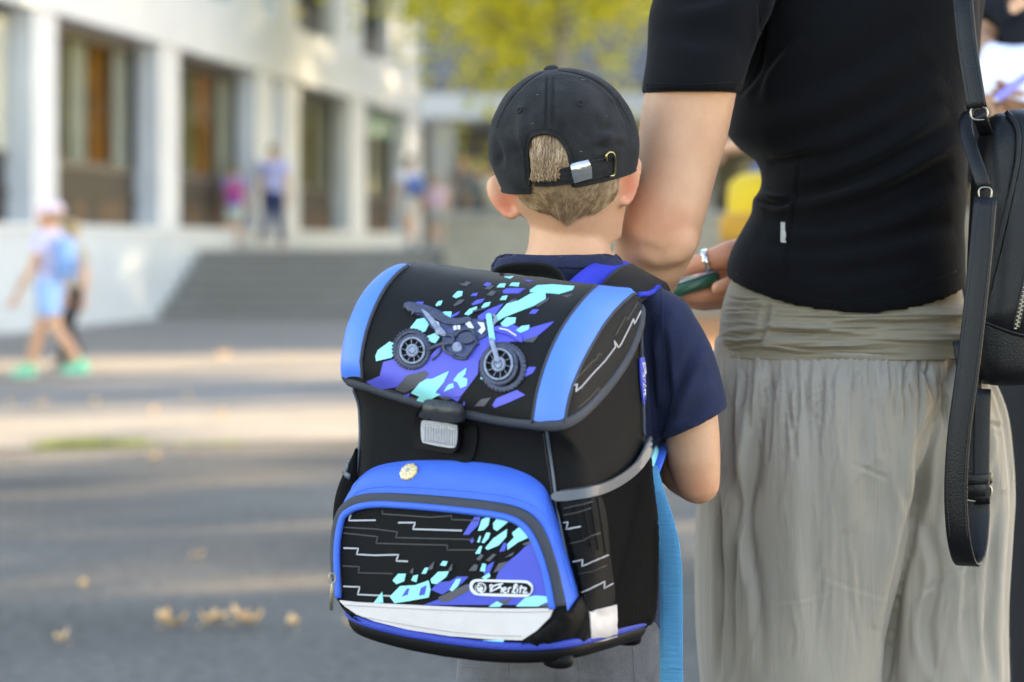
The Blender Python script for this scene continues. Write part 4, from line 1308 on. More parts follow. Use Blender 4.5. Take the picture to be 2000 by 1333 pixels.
folds_l = [
    ([(1862, 705), (1835, 800), (1800, 880), (1790, 960), (1765, 1060), (1745, 1160), (1730, 1333)], 20, .011, 'v'),
    ([(1850, 760), (1810, 860), (1770, 960), (1740, 1080), (1715, 1230)], 34, .008, 'r'),
    ([(1402, 720), (1396, 900), (1408, 1100), (1404, 1333)], 10, .008, 'v'),
    ([(1425, 720), (1432, 860), (1440, 1000), (1428, 1160), (1432, 1333)], 12, .007, 'v'),
    ([(1450, 740), (1462, 900), (1448, 1010), (1470, 1160), (1478, 1333)], 16, .006, 's'),
    ([(1500, 700), (1480, 800), (1462, 900), (1440, 1010)], 18, .005, 's'),
    ([(1660, 905), (1700, 920), (1735, 936)], 6, .0016, 'v'),
    ([(1660, 905), (1720, 925), (1715, 895), (1640, 970), (1590, 1060)], 9, .0026, 'r'),
    ([(1705, 985), (1640, 1040), (1600, 1110), (1570, 1180)], 10, .003, 'r'),
    ([(1585, 1120), (1660, 1150), (1740, 1175)], 6, .0005, 's'),
    ([(1500, 1180), (1580, 1172), (1650, 1150)], 6, .0005, 's'),
    ([(1740, 900), (1745, 980), (1752, 1020)], 8, .003, 'r'),
    ([(1760, 960), (1752, 1040), (1740, 1100)], 9, .003, 'v'),
    ([(1560, 740), (1575, 900), (1570, 1100), (1590, 1330)], 30, .004, 's'),
    ([(1650, 740), (1668, 900), (1680, 1040)], 30, .004, 's'),
    ([(1900, 780), (1890, 900), (1905, 1020), (1880, 1180), (1890, 1333)], 16, .006, 's'),
    ([(1945, 850), (1920, 960), (1915, 1090), (1880, 1200)], 12, .005, 'r'),
    ([(1960, 960), (1940, 1080), (1930, 1230), (1940, 1333)], 12, .005, 'v'),
    ([(1800, 1020), (1820, 1120), (1800, 1230), (1820, 1333)], 16, .006, 's'),
    ([(1770, 1180), (1820, 1150), (1880, 1110)], 7, .0018, 's'),
    ([(1850, 1060), (1870, 1150), (1860, 1260)], 10, .004, 'r'),
    ([(1900, 850), (1930, 830), (1960, 835)], 6, .003, 'v'),
]
fine = []
for k in range(70):                                      # fine hanging wrinkles of the thin cloth
    x = rg_.uniform(1365, 1955); y = rg_.uniform(700, 1250); ln = rg_.uniform(60, 240); sl = rg_.uniform(-.22, .10)
    fine.append(([(x, y), (x + sl * ln * .5 + rg_.uniform(-5, 5), y + ln * .5), (x + sl * ln, y + ln)], rg_.uniform(4, 8), rg_.uniform(.0006, .0016), rg_.choice('vrs')))
trou_cr = creases([(l_, w_ * .75, a_ * (.55 if k_ == 'r' and w_ < 12 else 1.2), k_) for l_, w_, a_, k_ in gath + folds_l + fine])
def trou_disp(co, no):
    n1 = vnoise(co, (9, 6, 2.2), 5.5); n2 = vnoise(co, (26, 16, 7), 2.2); n3 = vnoise(co, (50, 30, 26), 8.2)
    co = co + no * (n1 * .0035 + n2 * .0007 + n3 * .0002)[:, None]
    return trou_cr(co, no)
trou_o = tr.build('trousers', M_TROU, wroot, voxel=.0029, smooth_it=2, disp=trou_disp)
trou_band_o.build('waistband', M_WBAND, trou_o, smooth_it=1, disp=band_disp)

# ================================================================== MOBILE PHONE in her hand
M_GREEN = mat('green_phone_case', (0.015, 0.10, 0.055), 0.35, var=.1, coat=.3)
M_SCREEN = mat('dark_phone_glass', (0.42, 0.40, 0.55), 0.12, var=.02, coat=.6)
ph = empty('mobile_phone', P(1356, 565, HD - .01), 'mobile phone in a dark green case held beside the woman', 'phone')
pa, pb_ = P(1300, 577, HD - .02), P(1398, 545, HD - .018)
ax = (pb_ - pa).normalized(); dpt = Vector((.12, 1, .06)).normalized(); upv = ax.cross(dpt).normalized()
if upv.z < 0: upv = -upv
def slab(a, b_, d0, d1, u0, u1, r=.004):
    out = []
    for t in (0, 1):
        base = a.lerp(b_, t)
        row = []
        for k in range(24):
            an = 2 * math.pi * k / 24
            y = (d0 + d1) / 2 + (d1 - d0) / 2 * math.copysign(abs(math.cos(an)) ** .35, math.cos(an)); z = (u0 + u1) / 2 + (u1 - u0) / 2 * math.copysign(abs(math.sin(an)) ** .5, math.sin(an))
            row.append(base + dpt * y + upv * z)
        out.append(row)
    return out
mb = MB(); r0 = slab(pa, pb_, 0, .066, -.0085, .0085)
ends = [[p + (sum(r0[0], Vector()) / 24 - p) * .18 - ax * .004 for p in r0[0]], r0[0], r0[1], [p + (sum(r0[1], Vector()) / 24 - p) * .18 + ax * .004 for p in r0[1]]]
mb.rings(ends); mb.build('case', M_GREEN, ph)
mb = MB(); mb.rings(slab(pa - ax * .002, pb_ + ax * .002, .003, .063, .0075, .0105)); mb.build('screen', M_SCREEN, ph)
mb = MB(); mb.tube([pa.lerp(pb_, .35) - dpt * .001 - upv * .002, pa.lerp(pb_, .6) - dpt * .001 - upv * .002], .0016, 8); mb.build('side_button', M_GREEN, ph)

# ================================================================== BLACK LEATHER BAG on her right shoulder
M_LEA = mat('black_leather', (0.0035, 0.0037, 0.0048), 0.40, var=.15, vscale=60, bump=.22, bscale=520, spec=.3, rvar=.06)
M_LEA2 = mat('black_leather_inside', (0.005, 0.006, 0.010), 0.5, var=.15, vscale=60, bump=.3, bscale=420)
M_THREAD = mat('dark_thread', (0.02, 0.02, 0.022), 0.7, var=.1)
M_ZIP = mat('antique_zip_metal', (0.30, 0.28, 0.24), 0.35, metal=1.0, var=.2, vscale=400)
BD = 2.80
bag = empty('handbag', P(1990, 745, BD), 'black leather backpack-style handbag hanging behind the woman at the right edge', 'handbag')
mb = MB()
sec = [(222, 1945, 2060, BD, .03), (232, 1928, 2085, BD, .045), (260, 1912, 2110, BD, .058), (330, 1898, 2128, BD, .066), (430, 1890, 2138, BD, .07), (560, 1886, 2144, BD, .073), (680, 1888, 2146, BD, .074), (730, 1896, 2142, BD, .070), (745, 1908, 2130, BD, .058)]
mb.rings([ring_px(*q, N=72, ex=3.0, yaw=-.35) for q in interp(sec, np.linspace(222, 745, 60))])
bagb = mb.build('bag_body', M_LEA, bag, smooth_it=2)
bv_bag = bvh_of(bagb)
front = patch('front_panel', [(1972, 226), (1990, 250), (1992, 300), (1980, 370), (1966, 440), (1950, 520), (1936, 590), (1930, 625), (1985, 648), (2060, 660), (2125, 655), (2130, 450), (2110, 280), (2060, 228)], bv_bag, M_LEA, bag, off=.001, th=.005, res=9, dome=.010)
bv_front = bvh_of(front, bagb)
cord([(1968, 226), (1986, 252), (1987, 302), (1975, 372), (1960, 442), (1944, 522), (1931, 592), (1925, 628)], .0036, bv_bag, M_LEA, bag, 'piping', .003)
cord([(1925, 628), (1985, 652), (2060, 664), (2124, 659)], .003, bv_bag, M_LEA, bag, 'piping', .003)
patch('base_panel', [(1905, 632), (1930, 634), (1985, 657), (2060, 668), (2128, 664), (2125, 742), (2000, 748), (1908, 742)], bv_bag, M_LEA, bag, off=.0005, th=.0022, res=9)
# curved zipper: tape and teeth
zl = [(2010, 520), (2001, 560), (1990, 605), (1978, 650)]
cord([(2014, 500), (2006, 540), (1995, 590), (1984, 640)], .0042, bv_front, M_THREAD, bag, 'zip_tape', .001, flat=.3)
mb = MB()
for i, p in enumerate(smooth_line([(2014, 500), (2006, 540), (1995, 590), (1984, 640)], 4.2)):
    l, nr = hit(bv_front, p[0] + (1.6 if i % 2 else -1.6), p[1]); mb.box(l + nr * .0024, (.0032, .0014, .0014))
props(mb.build('zip_teeth', M_ZIP, bag, smooth=False), kind='stuff')
# shoulder strap up over her right shoulder (outside and edge)
mb_path = [P(1908, 212, 2.70), P(1900, 165, 2.705), P(1889, 90, 2.715), P(1880, 0, 2.73), P(1872, -80, 2.77), P(1868, -140, 2.86), P(1880, -150, 2.98)]
wv = [(1, -.25, .15)] * 7
sso = ribbon(mb_path, wv, .0225, .005, 'shoulder_strap', M_LEA, bag)
def strap_stitch(strap, path_off, name='stitching'):
    pass
bv_ss = bvh_of(sso)
for dx in (-15, 14):
    mb = MB()
    pts = straight_line([(1909 + dx, 205), (1889 + dx, 92), (1880 + dx, 5)], 6.5)
    for i in range(0, len(pts) - 1):
        a, na = hit(bv_ss, *pts[i]); c_, nc = hit(bv_ss, *(pts[i] * .45 + pts[i + 1] * .55)); mb.tube([a + na * .0003, c_ + nc * .0003], .0005, 5)
    mb.build('stitching', M_THREAD, sso)
# metal ring and tab between strap and bag, carrying handle behind
mb = MB()
def torus(mb, c, rx, rz, t, nrm=Vector((0, -1, 0)), n=32, rot=0.0):
    nrm = nrm.normalized(); u = nrm.cross(Vector((0, 0, 1))).normalized(); w = u.cross(nrm)
    rg = []
    for i in range(n + 1):
        a = 2 * math.pi * i / n + rot
        x = rx * math.copysign(abs(math.cos(a)) ** .7, math.cos(a)); z = rz * math.copysign(abs(math.sin(a)) ** .7, math.sin(a))
        d = (u * math.cos(a) + w * math.sin(a)).normalized(); p = c + u * x + w * z
        rg.append([p + d * (t * math.cos(q)) + nrm * (t * math.sin(q)) for q in [2 * math.pi * k / 8 for k in range(8)]])
    return mb.rings(rg, False, False)
torus(mb, P(1912, 222, 2.70), .0095, .0072, .0012); mb.build('strap_ring', M_ZIP, bag)
ribbon([P(1912, 226, 2.70), P(1918, 240, 2.705), P(1926, 262, 2.725)], [(1, -.2, 0)] * 3, .016, .004, 'ring_tab', M_LEA, bag)
ribbon([P(1906, 214, 2.755), P(1889, 222, 2.75), P(1886, 250, 2.735), P(1896, 290, 2.72), P(1912, 335, 2.705), P(1922, 370, 2.70)], [(.9, -.4, .3), (.8, -.4, .4), (1, -.3, .2), (1, -.2, .3), (1, -.2, .3), (1, -.2, .2)], .016, .004, 'carry_handle', M_LEA, bag)
mb = MB(); torus(mb, P(1924, 378, 2.695), .0072, .0066, .0012); mb.build('strap_ring', M_ZIP, bag)
# the loose second strap hanging in a long loop
LP = [P(1925, 386, 2.69), P(1913, 520, 2.675), P(1893, 700, 2.665), P(1873, 850, 2.66), P(1867, 960, 2.66), P(1872, 1050, 2.665), P(1886, 1101, 2.685), P(1903, 1085, 2.715), P(1911, 1010, 2.735), P(1908, 930, 2.74), P(1902, 830, 2.745), P(1893, 740, 2.75), P(1882, 665, 2.755)]
LW = [(1, -.1, .05), (1, -.1, 0), (1, -.12, 0), (1, -.15, 0), (1, -.2, 0), (1, -.3, 0), (1, -.35, .0), (1, -.3, 0), (1, -.2, .1), (1, -.15, .05), (1, -.1, 0), (1, -.1, 0), (1, -.1, 0)]
loop = ribbon(LP, LW, .0255, .0042, 'hanging_strap', M_LEA, bag)
bv_loop = bvh_of(loop)
for side in (-17, 17):
    mb = MB(); pts = smooth_line([(1925 + side * .8, 395), (1913 + side, 520), (1893 + side, 700), (1873 + side, 850), (1867 + side, 960), (1872 + side, 1050)], 6.5)
    for i in range(0, len(pts) - 1):
        a, na = hit(bv_loop, *pts[i]); c_, nc = hit(bv_loop, *(pts[i] * .45 + pts[i + 1] * .55)); mb.tube([a + na * .0003, c_ + nc * .0003], .0006, 5)
    mb.build('stitching', M_THREAD, loop)
# buckle with keeper on the returning end
mb = MB(); torus(mb, P(1909, 962, 2.728), .0160, .010, .0013); mb.build('buckle', M_ZIP, bag)
ribbon([P(1884, 935, 2.735), P(1884, 935, 2.728), P(1909, 938, 2.724), P(1934, 935, 2.73), P(1934, 935, 2.737)], [(0, 0, 1)] * 5, .013, .003, 'strap_keeper', M_LEA, bag, step=.004)
ribbon([P(1886, 957, 2.735), P(1886, 957, 2.730), P(1909, 955, 2.724), P(1934, 957, 2.731), P(1934, 957, 2.738)], [(0, 0, 1)] * 5, .017, .003, 'strap_keeper', M_LEA, bag, step=.004)
ribbon([P(1920, 760, 2.742), P(1918, 850, 2.736), P(1917, 950, 2.728), P(1918, 985, 2.728)], [(1, -.1, 0)] * 4, .018, .0035, 'strap_end', M_LEA, bag)
# ================================================================== BOY (seen from behind)
M_NAVY = mat('navy_cotton_jersey', (0.0185, 0.0240, 0.060), 0.92, var=0.14, vscale=50, bump=0.3, bscale=420, sheen=0.08, weave=0.25, wscale=2400, spec=0.25)
M_JEANS = mat('grey_denim', (0.105, 0.105, 0.118), 0.9, var=0.25, vscale=40, bump=0.4, bscale=500, sheen=0.15, weave=0.5, wscale=2600)
M_CAP = mat('washed_black_twill', (0.0085, 0.0085, 0.0094), 0.88, var=0.12, col2=(0.028, 0.028, 0.0295), vscale=26, bump=0.35, bscale=420, sheen=0.06, weave=0.3, wscale=2600, spec=0.18)
M_CAPTH = mat('cap_thread', (0.004, 0.004, 0.005), 0.8, var=.1)
M_CLASP = mat('satin_steel_clasp', (0.62, 0.61, 0.60), 0.34, metal=1.0, var=.08, vscale=120, bump=.1, bscale=300)
M_BRASS = mat('aged_brass', (0.42, 0.33, 0.16), 0.32, metal=1.0, var=.2, vscale=200)
def hair_mat():
    m, nt, N, L, b = _nodes('light_brown_hair')
    g = N.new('ShaderNodeNewGeometry'); r = N.new('ShaderNodeValToRGB')
    r.color_ramp.elements[0].position = 0.0; r.color_ramp.elements[0].color = (0.10, 0.055, 0.026, 1)
    r.color_ramp.elements[1].position = 1.0; r.color_ramp.elements[1].color = (0.60, 0.43, 0.27, 1)
    e = r.color_ramp.elements.new(.55); e.color = (0.31, 0.19, 0.10, 1)
    tc = N.new('ShaderNodeTexCoord'); mp = N.new('ShaderNodeMapping'); mp.inputs['Scale'].default_value = (1.6, 1, .5)
    n = N.new('ShaderNodeTexNoise'); n.inputs['Scale'].default_value = 75; n.inputs['Detail'].default_value = 3
    L.new(tc.outputs['Object'], mp.inputs['Vector']); L.new(mp.outputs[0], n.inputs['Vector'])
    mr = N.new('ShaderNodeMapRange'); mr.inputs['From Min'].default_value = .32; mr.inputs['From Max'].default_value = .68
    L.new(n.outputs['Fac'], mr.inputs['Value'])
    mx = N.new('ShaderNodeMix'); mx.inputs['Factor'].default_value = .55
    L.new(g.outputs['Random Per Island'], mx.inputs['A']); L.new(mr.outputs[0], mx.inputs['B'])
    L.new(mx.outputs['Result'], r.inputs['Fac']); L.new(r.outputs[0], b.inputs['Base Color'])
    b.inputs['Roughness'].default_value = .38; b.inputs['Specular IOR Level'].default_value = .6
    return m
M_HAIR = hair_mat()
M_SCALP = mat('hair_roots', (0.24, 0.155, 0.09), 0.6, var=.35, vscale=140, stretch=(1, 1, .25), bump=.6, bscale=260)
BYD = 2.70
broot = empty('person', (P(1130, 0, 2.73).x, 2.73, 0), 'young boy from behind in navy T-shirt, grey jeans and black cap', 'person')
HC = P(1105, 300, BYD)
HM = Matrix.Rotation(R(-7.0), 3, 'Y') @ Matrix.Rotation(R(-12), 3, 'Z') @ Matrix.Rotation(R(5), 3, 'X')
def Hd(x, y, z): return HC + HM @ Vector((x, y, z))
b = MB()
hs_ = [(.088, .012, .016), (.082, .034, .045), (.068, .054, .070), (.045, .067, .084), (.015, .0735, .090), (-.02, .0735, .089), (-.045, .067, .082), (-.065, .0575, .072), (-.085, .050, .064), (-.105, .044, .055)]
rows = []
for q in interp([(-a, x, y) for a, x, y in hs_], np.linspace(-.088, .105, 30)):
    z = -q[0]; yo = .004 + max(0, -z - .03) * .28
    rows.append([Hd(q[1] * math.cos(2 * math.pi * k / 40), yo + q[2] * math.sin(2 * math.pi * k / 40), z) for k in range(40)])
b.rings(rows)
b.ellipsoid(Hd(0, .105, -.03), .011, .014, .017, HM); b.ellipsoid(Hd(0, .092, -.062), .022, .012, .010, HM); b.ellipsoid(Hd(0, .075, -.088), .024, .022, .018, HM)
for s in (-1, 1): b.ellipsoid(Hd(s * .03, .086, -.005), .013, .008, .009, HM)
neck = [(385, 1046, 1184, 2.712, .046), (420, 1038, 1189, 2.712, .046), (455, 1034, 1190, 2.712, .046), (490, 1029, 1193, 2.712, .048), (520, 1008, 1212, 2.715, .05), (545, 985, 1232, 2.725, .046), (570, 970, 1255, 2.735, .046)]
b.rings([ring_px(*q, N=40, ex=2.1) for q in interp(neck, np.linspace(385, 570, 24))])
bt = [(548, 995, 1238, 2.735, .042), (580, 965, 1265, 2.74, .050), (640, 950, 1285, 2.74, .058), (740, 950, 1280, 2.74, .062), (900, 960, 1280, 2.74, .065), (1050, 960, 1275, 2.74, .064), (1200, 935, 1255, 2.735, .062), (1320, 935, 1250, 2.73, .062), (1360, 945, 1245, 2.73, .06)]
b.rings([ring_px(*q, N=36) for q in interp(bt, np.linspace(548, 1360, 36))])
# right arm, bent at the elbow, forearm runs forward to the strap at his chest
b.tube([P(1270, 640, 2.715), P(1316, 700, 2.71), P(1342, 770, 2.705), P(1352, 850, 2.702), P(1356, 900, 2.702), P(1362, 938, 2.705)], [.030, .033, .032, .0308, .0295, .026], 28)
b.tube([P(1364, 944, 2.706), P(1340, 925, 2.74), P(1300, 880, 2.80), P(1245, 835, 2.86), P(1215, 812, 2.875)], [.024, .027, .0275, .022, .017], 24)
b.ellipsoid(P(1366, 948, 2.700), .0175, .018, .0175)
def small_hand(o, d, side, inn):
    b.tube([o, o + d * .035], [.019, .021], 14, flat=.6)
    for k, ln in enumerate((.030, .036, .034, .026)):
        q = o + d * .042 + side * ((k - 1.5) * .0098)
        b.tube([q, q + d * ln * .5 + inn * .004, q + d * ln * .7 + inn * .018, q + d * ln * .35 + inn * .026], [.0056, .0052, .0048, .0044], 8)
    b.tube([o + d * .01 + side * .018, o + d * .03 + side * .03, o + d * .045 + side * .026 + inn * .012], [.007, .0062, .005], 8)
small_hand(P(1212, 810, 2.877), Vector((-.75, .2, .62)).normalized(), Vector((.5, .1, .85)).normalized(), Vector((0, -1, 0)))
# left arm mirrors it on the hidden side
b.tube([P(960, 610, 2.75), P(925, 720, 2.77), P(915, 840, 2.79), P(925, 930, 2.80)], [.036, .034, .030, .026], 24)
b.tube([P(925, 930, 2.80), P(965, 880, 2.88), P(1010, 830, 2.92), P(1030, 810, 2.925)], [.026, .0265, .021, .017], 20)
small_hand(P(1032, 808, 2.927), Vector((.6, .1, .7)).normalized(), Vector((-.6, .1, .7)).normalized(), Vector((0, -1, 0)))
# legs and feet
for xx, dd in ((1010, 2.73), (1170, 2.72)):
    b.tube([P(xx, 1320, dd), P(xx, 1500, dd), P(xx, 1690, dd + .01), P(xx, 1850, dd), P(xx, 2180, dd)], [.050, .046, .040, .040, .030], 18)
    b.tube([P(xx, 2215, dd - .02), P(xx + 14, 2228, dd + .11)], [.03, .026], 12)
# ears with rim, seen from behind
def ear(rim, plate, prx, pry, prz, rot, D, r_):
    pts = [P(x, y, D + dd) for x, y, dd in rim]
    b.tube([Vector(p) for p in smooth_line([tuple(p) for p in pts], .004)], r_, 10)
    b.ellipsoid(P(plate[0], plate[1], D + .003), prx, pry, prz, Matrix.Rotation(R(rot), 3, 'Y'), 18, 12)
ear([(1004, 352, .004), (984, 347, .010), (965, 349, .014), (956, 360, .014), (957, 376, .012), (965, 393, .008), (976, 408, .004), (990, 420, -.001), (1004, 422, -.004), (1012, 412, -.004)], (985, 383), .0150, .0056, .0275, -26, 2.712, .0042)
ear([(1216, 330, .002), (1228, 316, .006), (1241, 309, .010), (1247, 320, .012), (1245, 342, .010), (1240, 366, .006), (1231, 388, .001), (1221, 398, -.004), (1212, 392, -.006)], (1226, 358), .0100, .0054, .0250, 10, 2.686, .0042)
def bblush(co):
    px, py = proj(co)
    e1 = np.exp(-(((px - 985) / 26) ** 2 + ((py - 400) / 34) ** 2)) * (px < 1014)
    e2 = np.exp(-(((px - 1232) / 20) ** 2 + ((py - 362) / 42) ** 2)) * (px > 1206) * (py > 300)
    el = np.exp(-(((px - 1370) / 30) ** 2 + ((py - 955) / 30) ** 2)) * .35
    return np.clip(e1 * 1.0 + e2 * .95 + el, 0, 1)
body_b = b.build('body', SKIN, broot, voxel=.0030, smooth_it=4, blush=bblush)
bv_body = bvh_of(body_b)

# ---- hair: nape and crown showing under and through the cap, as fine strands over the scalp
nape = [(1002, 352), (1060, 345), (1160, 338), (1206, 326), (1206, 372), (1196, 390), (1170, 404), (1140, 414), (1116, 424), (1108, 428), (1100, 422), (1075, 412), (1045, 407), (1026, 399), (1014, 384)]
opening = [(1042, 348), (1084, 348), (1110, 336), (1111, 316), (1098, 280), (1068, 262), (1048, 268), (1040, 290)]
hr = patch('hair', [(1004, 352), (1060, 345), (1160, 338), (1204, 326), (1203, 368), (1190, 384), (1165, 396), (1135, 405), (1112, 414), (1095, 411), (1070, 402), (1045, 397), (1028, 390), (1017, 378)], bv_body, M_SCALP, broot, off=.0005, th=.0018, res=6, dome=.002)
patch('hair', opening, bv_body, M_SCALP, broot, off=.0005, th=.004, res=7, dome=.004)
mbh = MB(); rh = random.Random(21)
def poly_in(poly):
    a = np.array(poly, float)
    def f(x, y):
        x0, y0 = a[:, 0], a[:, 1]; x1, y1 = np.roll(x0, -1), np.roll(y0, -1)
        return (((y0 > y) != (y1 > y)) & (x < (x1 - x0) * (y - y0) / (y1 - y0 + 1e-12) + x0)).sum() % 2 == 1
    return f
in_nape, in_open = poly_in(nape), poly_in(opening)
def strand(x, y, ln, lift, dirf, wpx=1.3):
    pts = []; seg = 5
    for i in range(seg + 1):
        l, nr = hit(bv_body, x, y)
        t = i / seg
        pts.append((l + nr * (.0016 + lift * math.sin(math.pi * min(1, t * .8 + .1))), nr))
        dx, dy = dirf(x, y); m = math.hypot(dx, dy); x += dx / m * ln / seg; y += dy / m * ln / seg
    vs, fs = [], []
    for i, (p, nr) in enumerate(pts):
        tg = (pts[min(i + 1, seg)][0] - pts[max(i - 1, 0)][0])
        a = tg.cross(nr); a = a.normalized() if a.length > 1e-9 else Vector((1, 0, 0))
        w = wpx * .00029 * (1 - (i / seg) ** 2 * .9)
        vs += [p - a * w, p + nr * w * .8, p + a * w]
    for i in range(seg):
        for k in (0, 1): fs.append((3 * i + k, 3 * i + 3 + k, 3 * i + 4 + k, 3 * i + k + 1))
    mbh.add(vs, fs)
def dir_nape(x, y):
    s = (1108 - x) / 70.0
    sw = .18 * math.sin(x * .05 + y * .03) + .5 * noise.noise(Vector((x * .03, y * .03, 2)))
    return (s * (.7 + max(0, (y - 365)) / 45.0) + sw + rh.gauss(0, .07), 1.0)
def dir_open(x, y):
    return ((.45 if x < 1048 else 0) + .25 * math.sin(y * .035 + 1) + .5 * noise.noise(Vector((x * .025, y * .02, 7))) + rh.gauss(0, .08) + (.3 if y < 300 else .1), 1.0)
n_ = 0
while n_ < 7200:
    x, y = rh.uniform(1000, 1208), rh.uniform(325, 426)
    if in_nape(x, y) and y > float(np.interp(x, [1000, 1060, 1118, 1160, 1200, 1210], [360, 360, 357, 350, 336, 326])) - 1:
        low = y > 398
        strand(x, y, rh.uniform(18, 40) * (.5 if low else 1.0), rh.uniform(.0003, .0018) * (.4 if low else 1), dir_nape, 1.0 if low else 1.2); n_ += 1
n_ = 0
in_arch = poly_in([(1042, 348), (1040, 290), (1050, 262), (1068, 258), (1090, 264), (1106, 288), (1112, 315), (1114, 340)])
while n_ < 4200:
    x, y = rh.uniform(1030, 1118), rh.uniform(252, 345)
    if in_arch(x, y):
        tuft = x < 1095 and y > 285
        ln = min(rh.uniform(26, 50), max(8, (rh.uniform(346, 356) if x < 1088 else 328) - y))
        strand(x, y, ln, rh.uniform(.004, .0085) + (.003 if tuft else 0), dir_open, 1.2); n_ += 1
mbh.build('hair_strands', M_HAIR, hr, recalc=False)

# ---- baseball cap
CM = Matrix.Rotation(R(-7.6), 3, 'Y') @ Matrix.Rotation(R(-12), 3, 'Z') @ Matrix.Rotation(R(7), 3, 'X')
CC = P(1102, 288, BYD)
ca, cb, cc, cw = .0838, .0985, .0885, .0372
def capv(th, ph, k=1.0):
    """th 0 crown .. 1 equator .. 1.35 rim"""
    if th <= 1:
        s = math.sin(th * math.pi / 2) ** .94; z = cc * math.cos(th * math.pi / 2) ** 1.0
        sh_ = 1.0
    else:
        s = 1.0 - .10 * ((th - 1) / .35) ** 1.6; z = -cw * (th - 1) / .35
        sh_ = 1.0
    return CC + CM @ Vector((ca * s * math.cos(ph) * k, cb * s * math.sin(ph) * k, z))
NU, NV = 240, 132
vs = [capv(1.35 * max(i, .15) / NV, 2 * math.pi * j / NU) for i in range(NV + 1) for j in range(NU)]
fs = [(i * NU + j, i * NU + (j + 1) % NU, (i + 1) * NU + (j + 1) % NU, (i + 1) * NU + j) for i in range(NV) for j in range(NU)]
co = np.array([tuple(p) for p in vs])
me_tmp = bpy.data.meshes.new('t'); me_tmp.from_pydata([tuple(p) for p in vs], [], fs); me_tmp.update()
no = np.array([tuple(v.vector) for v in me_tmp.vertex_normals])
cen = np.array(CC)
no = np.where(((no * (co - cen)).sum(1) < 0)[:, None], -no, no)
bpy.data.meshes.remove(me_tmp)
cap_cr = creases([(l_, w_, a_ * 1.6, k_) for l_, w_, a_, k_ in [
    ([(1150, 160), (1172, 200), (1190, 260), (1205, 300)], 16, .0022, 's'),
    ([(1205, 190), (1225, 230), (1238, 280)], 14, .0024, 'v'),
    ([(1150, 245), (1185, 262), (1225, 255)], 12, .0022, 's'),
    ([(1135, 275), (1170, 268), (1200, 245)], 9, .0018, 's'),
    ([(1160, 290), (1185, 296), (1215, 283)], 9, .0018, 's'),
    ([(1028, 200), (1024, 250), (1030, 300), (1038, 355)], 8, .0026, 's'),
    ([(985, 260), (1000, 290), (1020, 320)], 12, .0018, 's'),
    ([(965, 270), (978, 300), (975, 330)], 8, .0022, 'v'),
    ([(1000, 225), (985, 250), (972, 290)], 14, .0016, 's'),
    ([(1069, 150), (1068, 205), (1066, 262)], 3, .0011, 'v'), ([(1079, 150), (1079, 205), (1080, 262)], 3, .0011, 'v'),
    ([(1090, 138), (1130, 145), (1172, 163), (1205, 195), (1230, 240)], 3, .0011, 'v'), ([(1062, 140), (1030, 160), (1005, 185), (985, 215)], 3, .0011, 'v'),
]])
nz = vnoise(co, 16, 4.0) * .0017 + vnoise(co, 45, 8.0) * .0006
co = cap_cr(co + no * nz[:, None], no)
full = MB(); full.add([Vector(p) for p in co], fs)
tmp_me = full.mesh()
bv_cap = BVHTree.FromPolygons([v.co for v in tmp_me.vertices], [tuple(p.vertices) for p in tmp_me.polygons])
arch = [(1036, 372), (1034, 345), (1031, 315), (1030, 290), (1036, 272), (1050, 263), (1068, 261), (1085, 266), (1100, 280), (1110, 300), (1114, 322), (1117, 335), (1118, 372)]
arch_l = smooth_line(arch, 2.0)
ina = poly_in(arch_l + [np.array([1118, 420]), np.array([1036, 420])])
px_, py_ = proj(co)
front_side = (no[:, 1] > -0.05)
keep = []
for f in fs:
    cx_, cy_ = px_[list(f)].mean(), py_[list(f)].mean()
    if not front_side[f[0]] and 1020 < cx_ < 1130 and cy_ > 250 and ina(cx_, cy_): continue
    keep.append(f)
# pull the ragged edge onto the arch curve
cnt = {}
for f in keep:
    for a, c_ in zip(f, f[1:] + f[:1]):
        k = (min(a, c_), max(a, c_)); cnt[k] = cnt.get(k, 0) + 1
al = np.array(arch_l)
for (a, c_), n_ in cnt.items():
    if n_ == 1:
        for i in (a, c_):
            if front_side[i] or py_[i] > 352: continue
            d = np.hypot(al[:, 0] - px_[i], al[:, 1] - py_[i]); j = d.argmin()
            if d[j] < 9:
                co[i] = np.array(P(al[j, 0], al[j, 1], co[i, 1]))
capm = MB(); capm.add([Vector(p) for p in co], keep)
cap_o = capm.build('cap', M_CAP, broot, 'black cotton cap with arched back opening and buckled strap', solid=.0016)
cord(arch_l[6:-6:3], .0016, bv_cap, M_CAP, cap_o, 'opening_binding', .0004, flat=.7, step=5)
for off_, nm in ((7, 'stitching'),):
    sp = [np.array(p) for p in smooth_line([(1026, 350), (1023, 315), (1022, 288), (1029, 264), (1047, 254), (1069, 252), (1090, 257), (1108, 274), (1119, 298), (1124, 318)], 4.5)]
    mb = MB()
    for i in range(0, len(sp) - 1, 1):
        a, na = hit(bv_cap, *sp[i]); c_, nc = hit(bv_cap, *(sp[i] * .4 + sp[i + 1] * .6)); mb.tube([a + na * .0002, c_ + nc * .0002], .0005, 5)
    mb.build(nm, M_CAPTH, cap_o)
for ln in ([(1066, 146), (1064, 200), (1061, 252)], [(1083, 146), (1083, 200), (1085, 254)]):
    mb = MB(); sp = smooth_line(ln, 4.5)
    for i in range(0, len(sp) - 1):
        a, na = hit(bv_cap, *sp[i]); c_, nc = hit(bv_cap, *(sp[i] * .4 + sp[i + 1] * .6)); mb.tube([a + na * .0002, c_ + nc * .0002], .0005, 5)
    mb.build('stitching', M_CAPTH, cap_o)
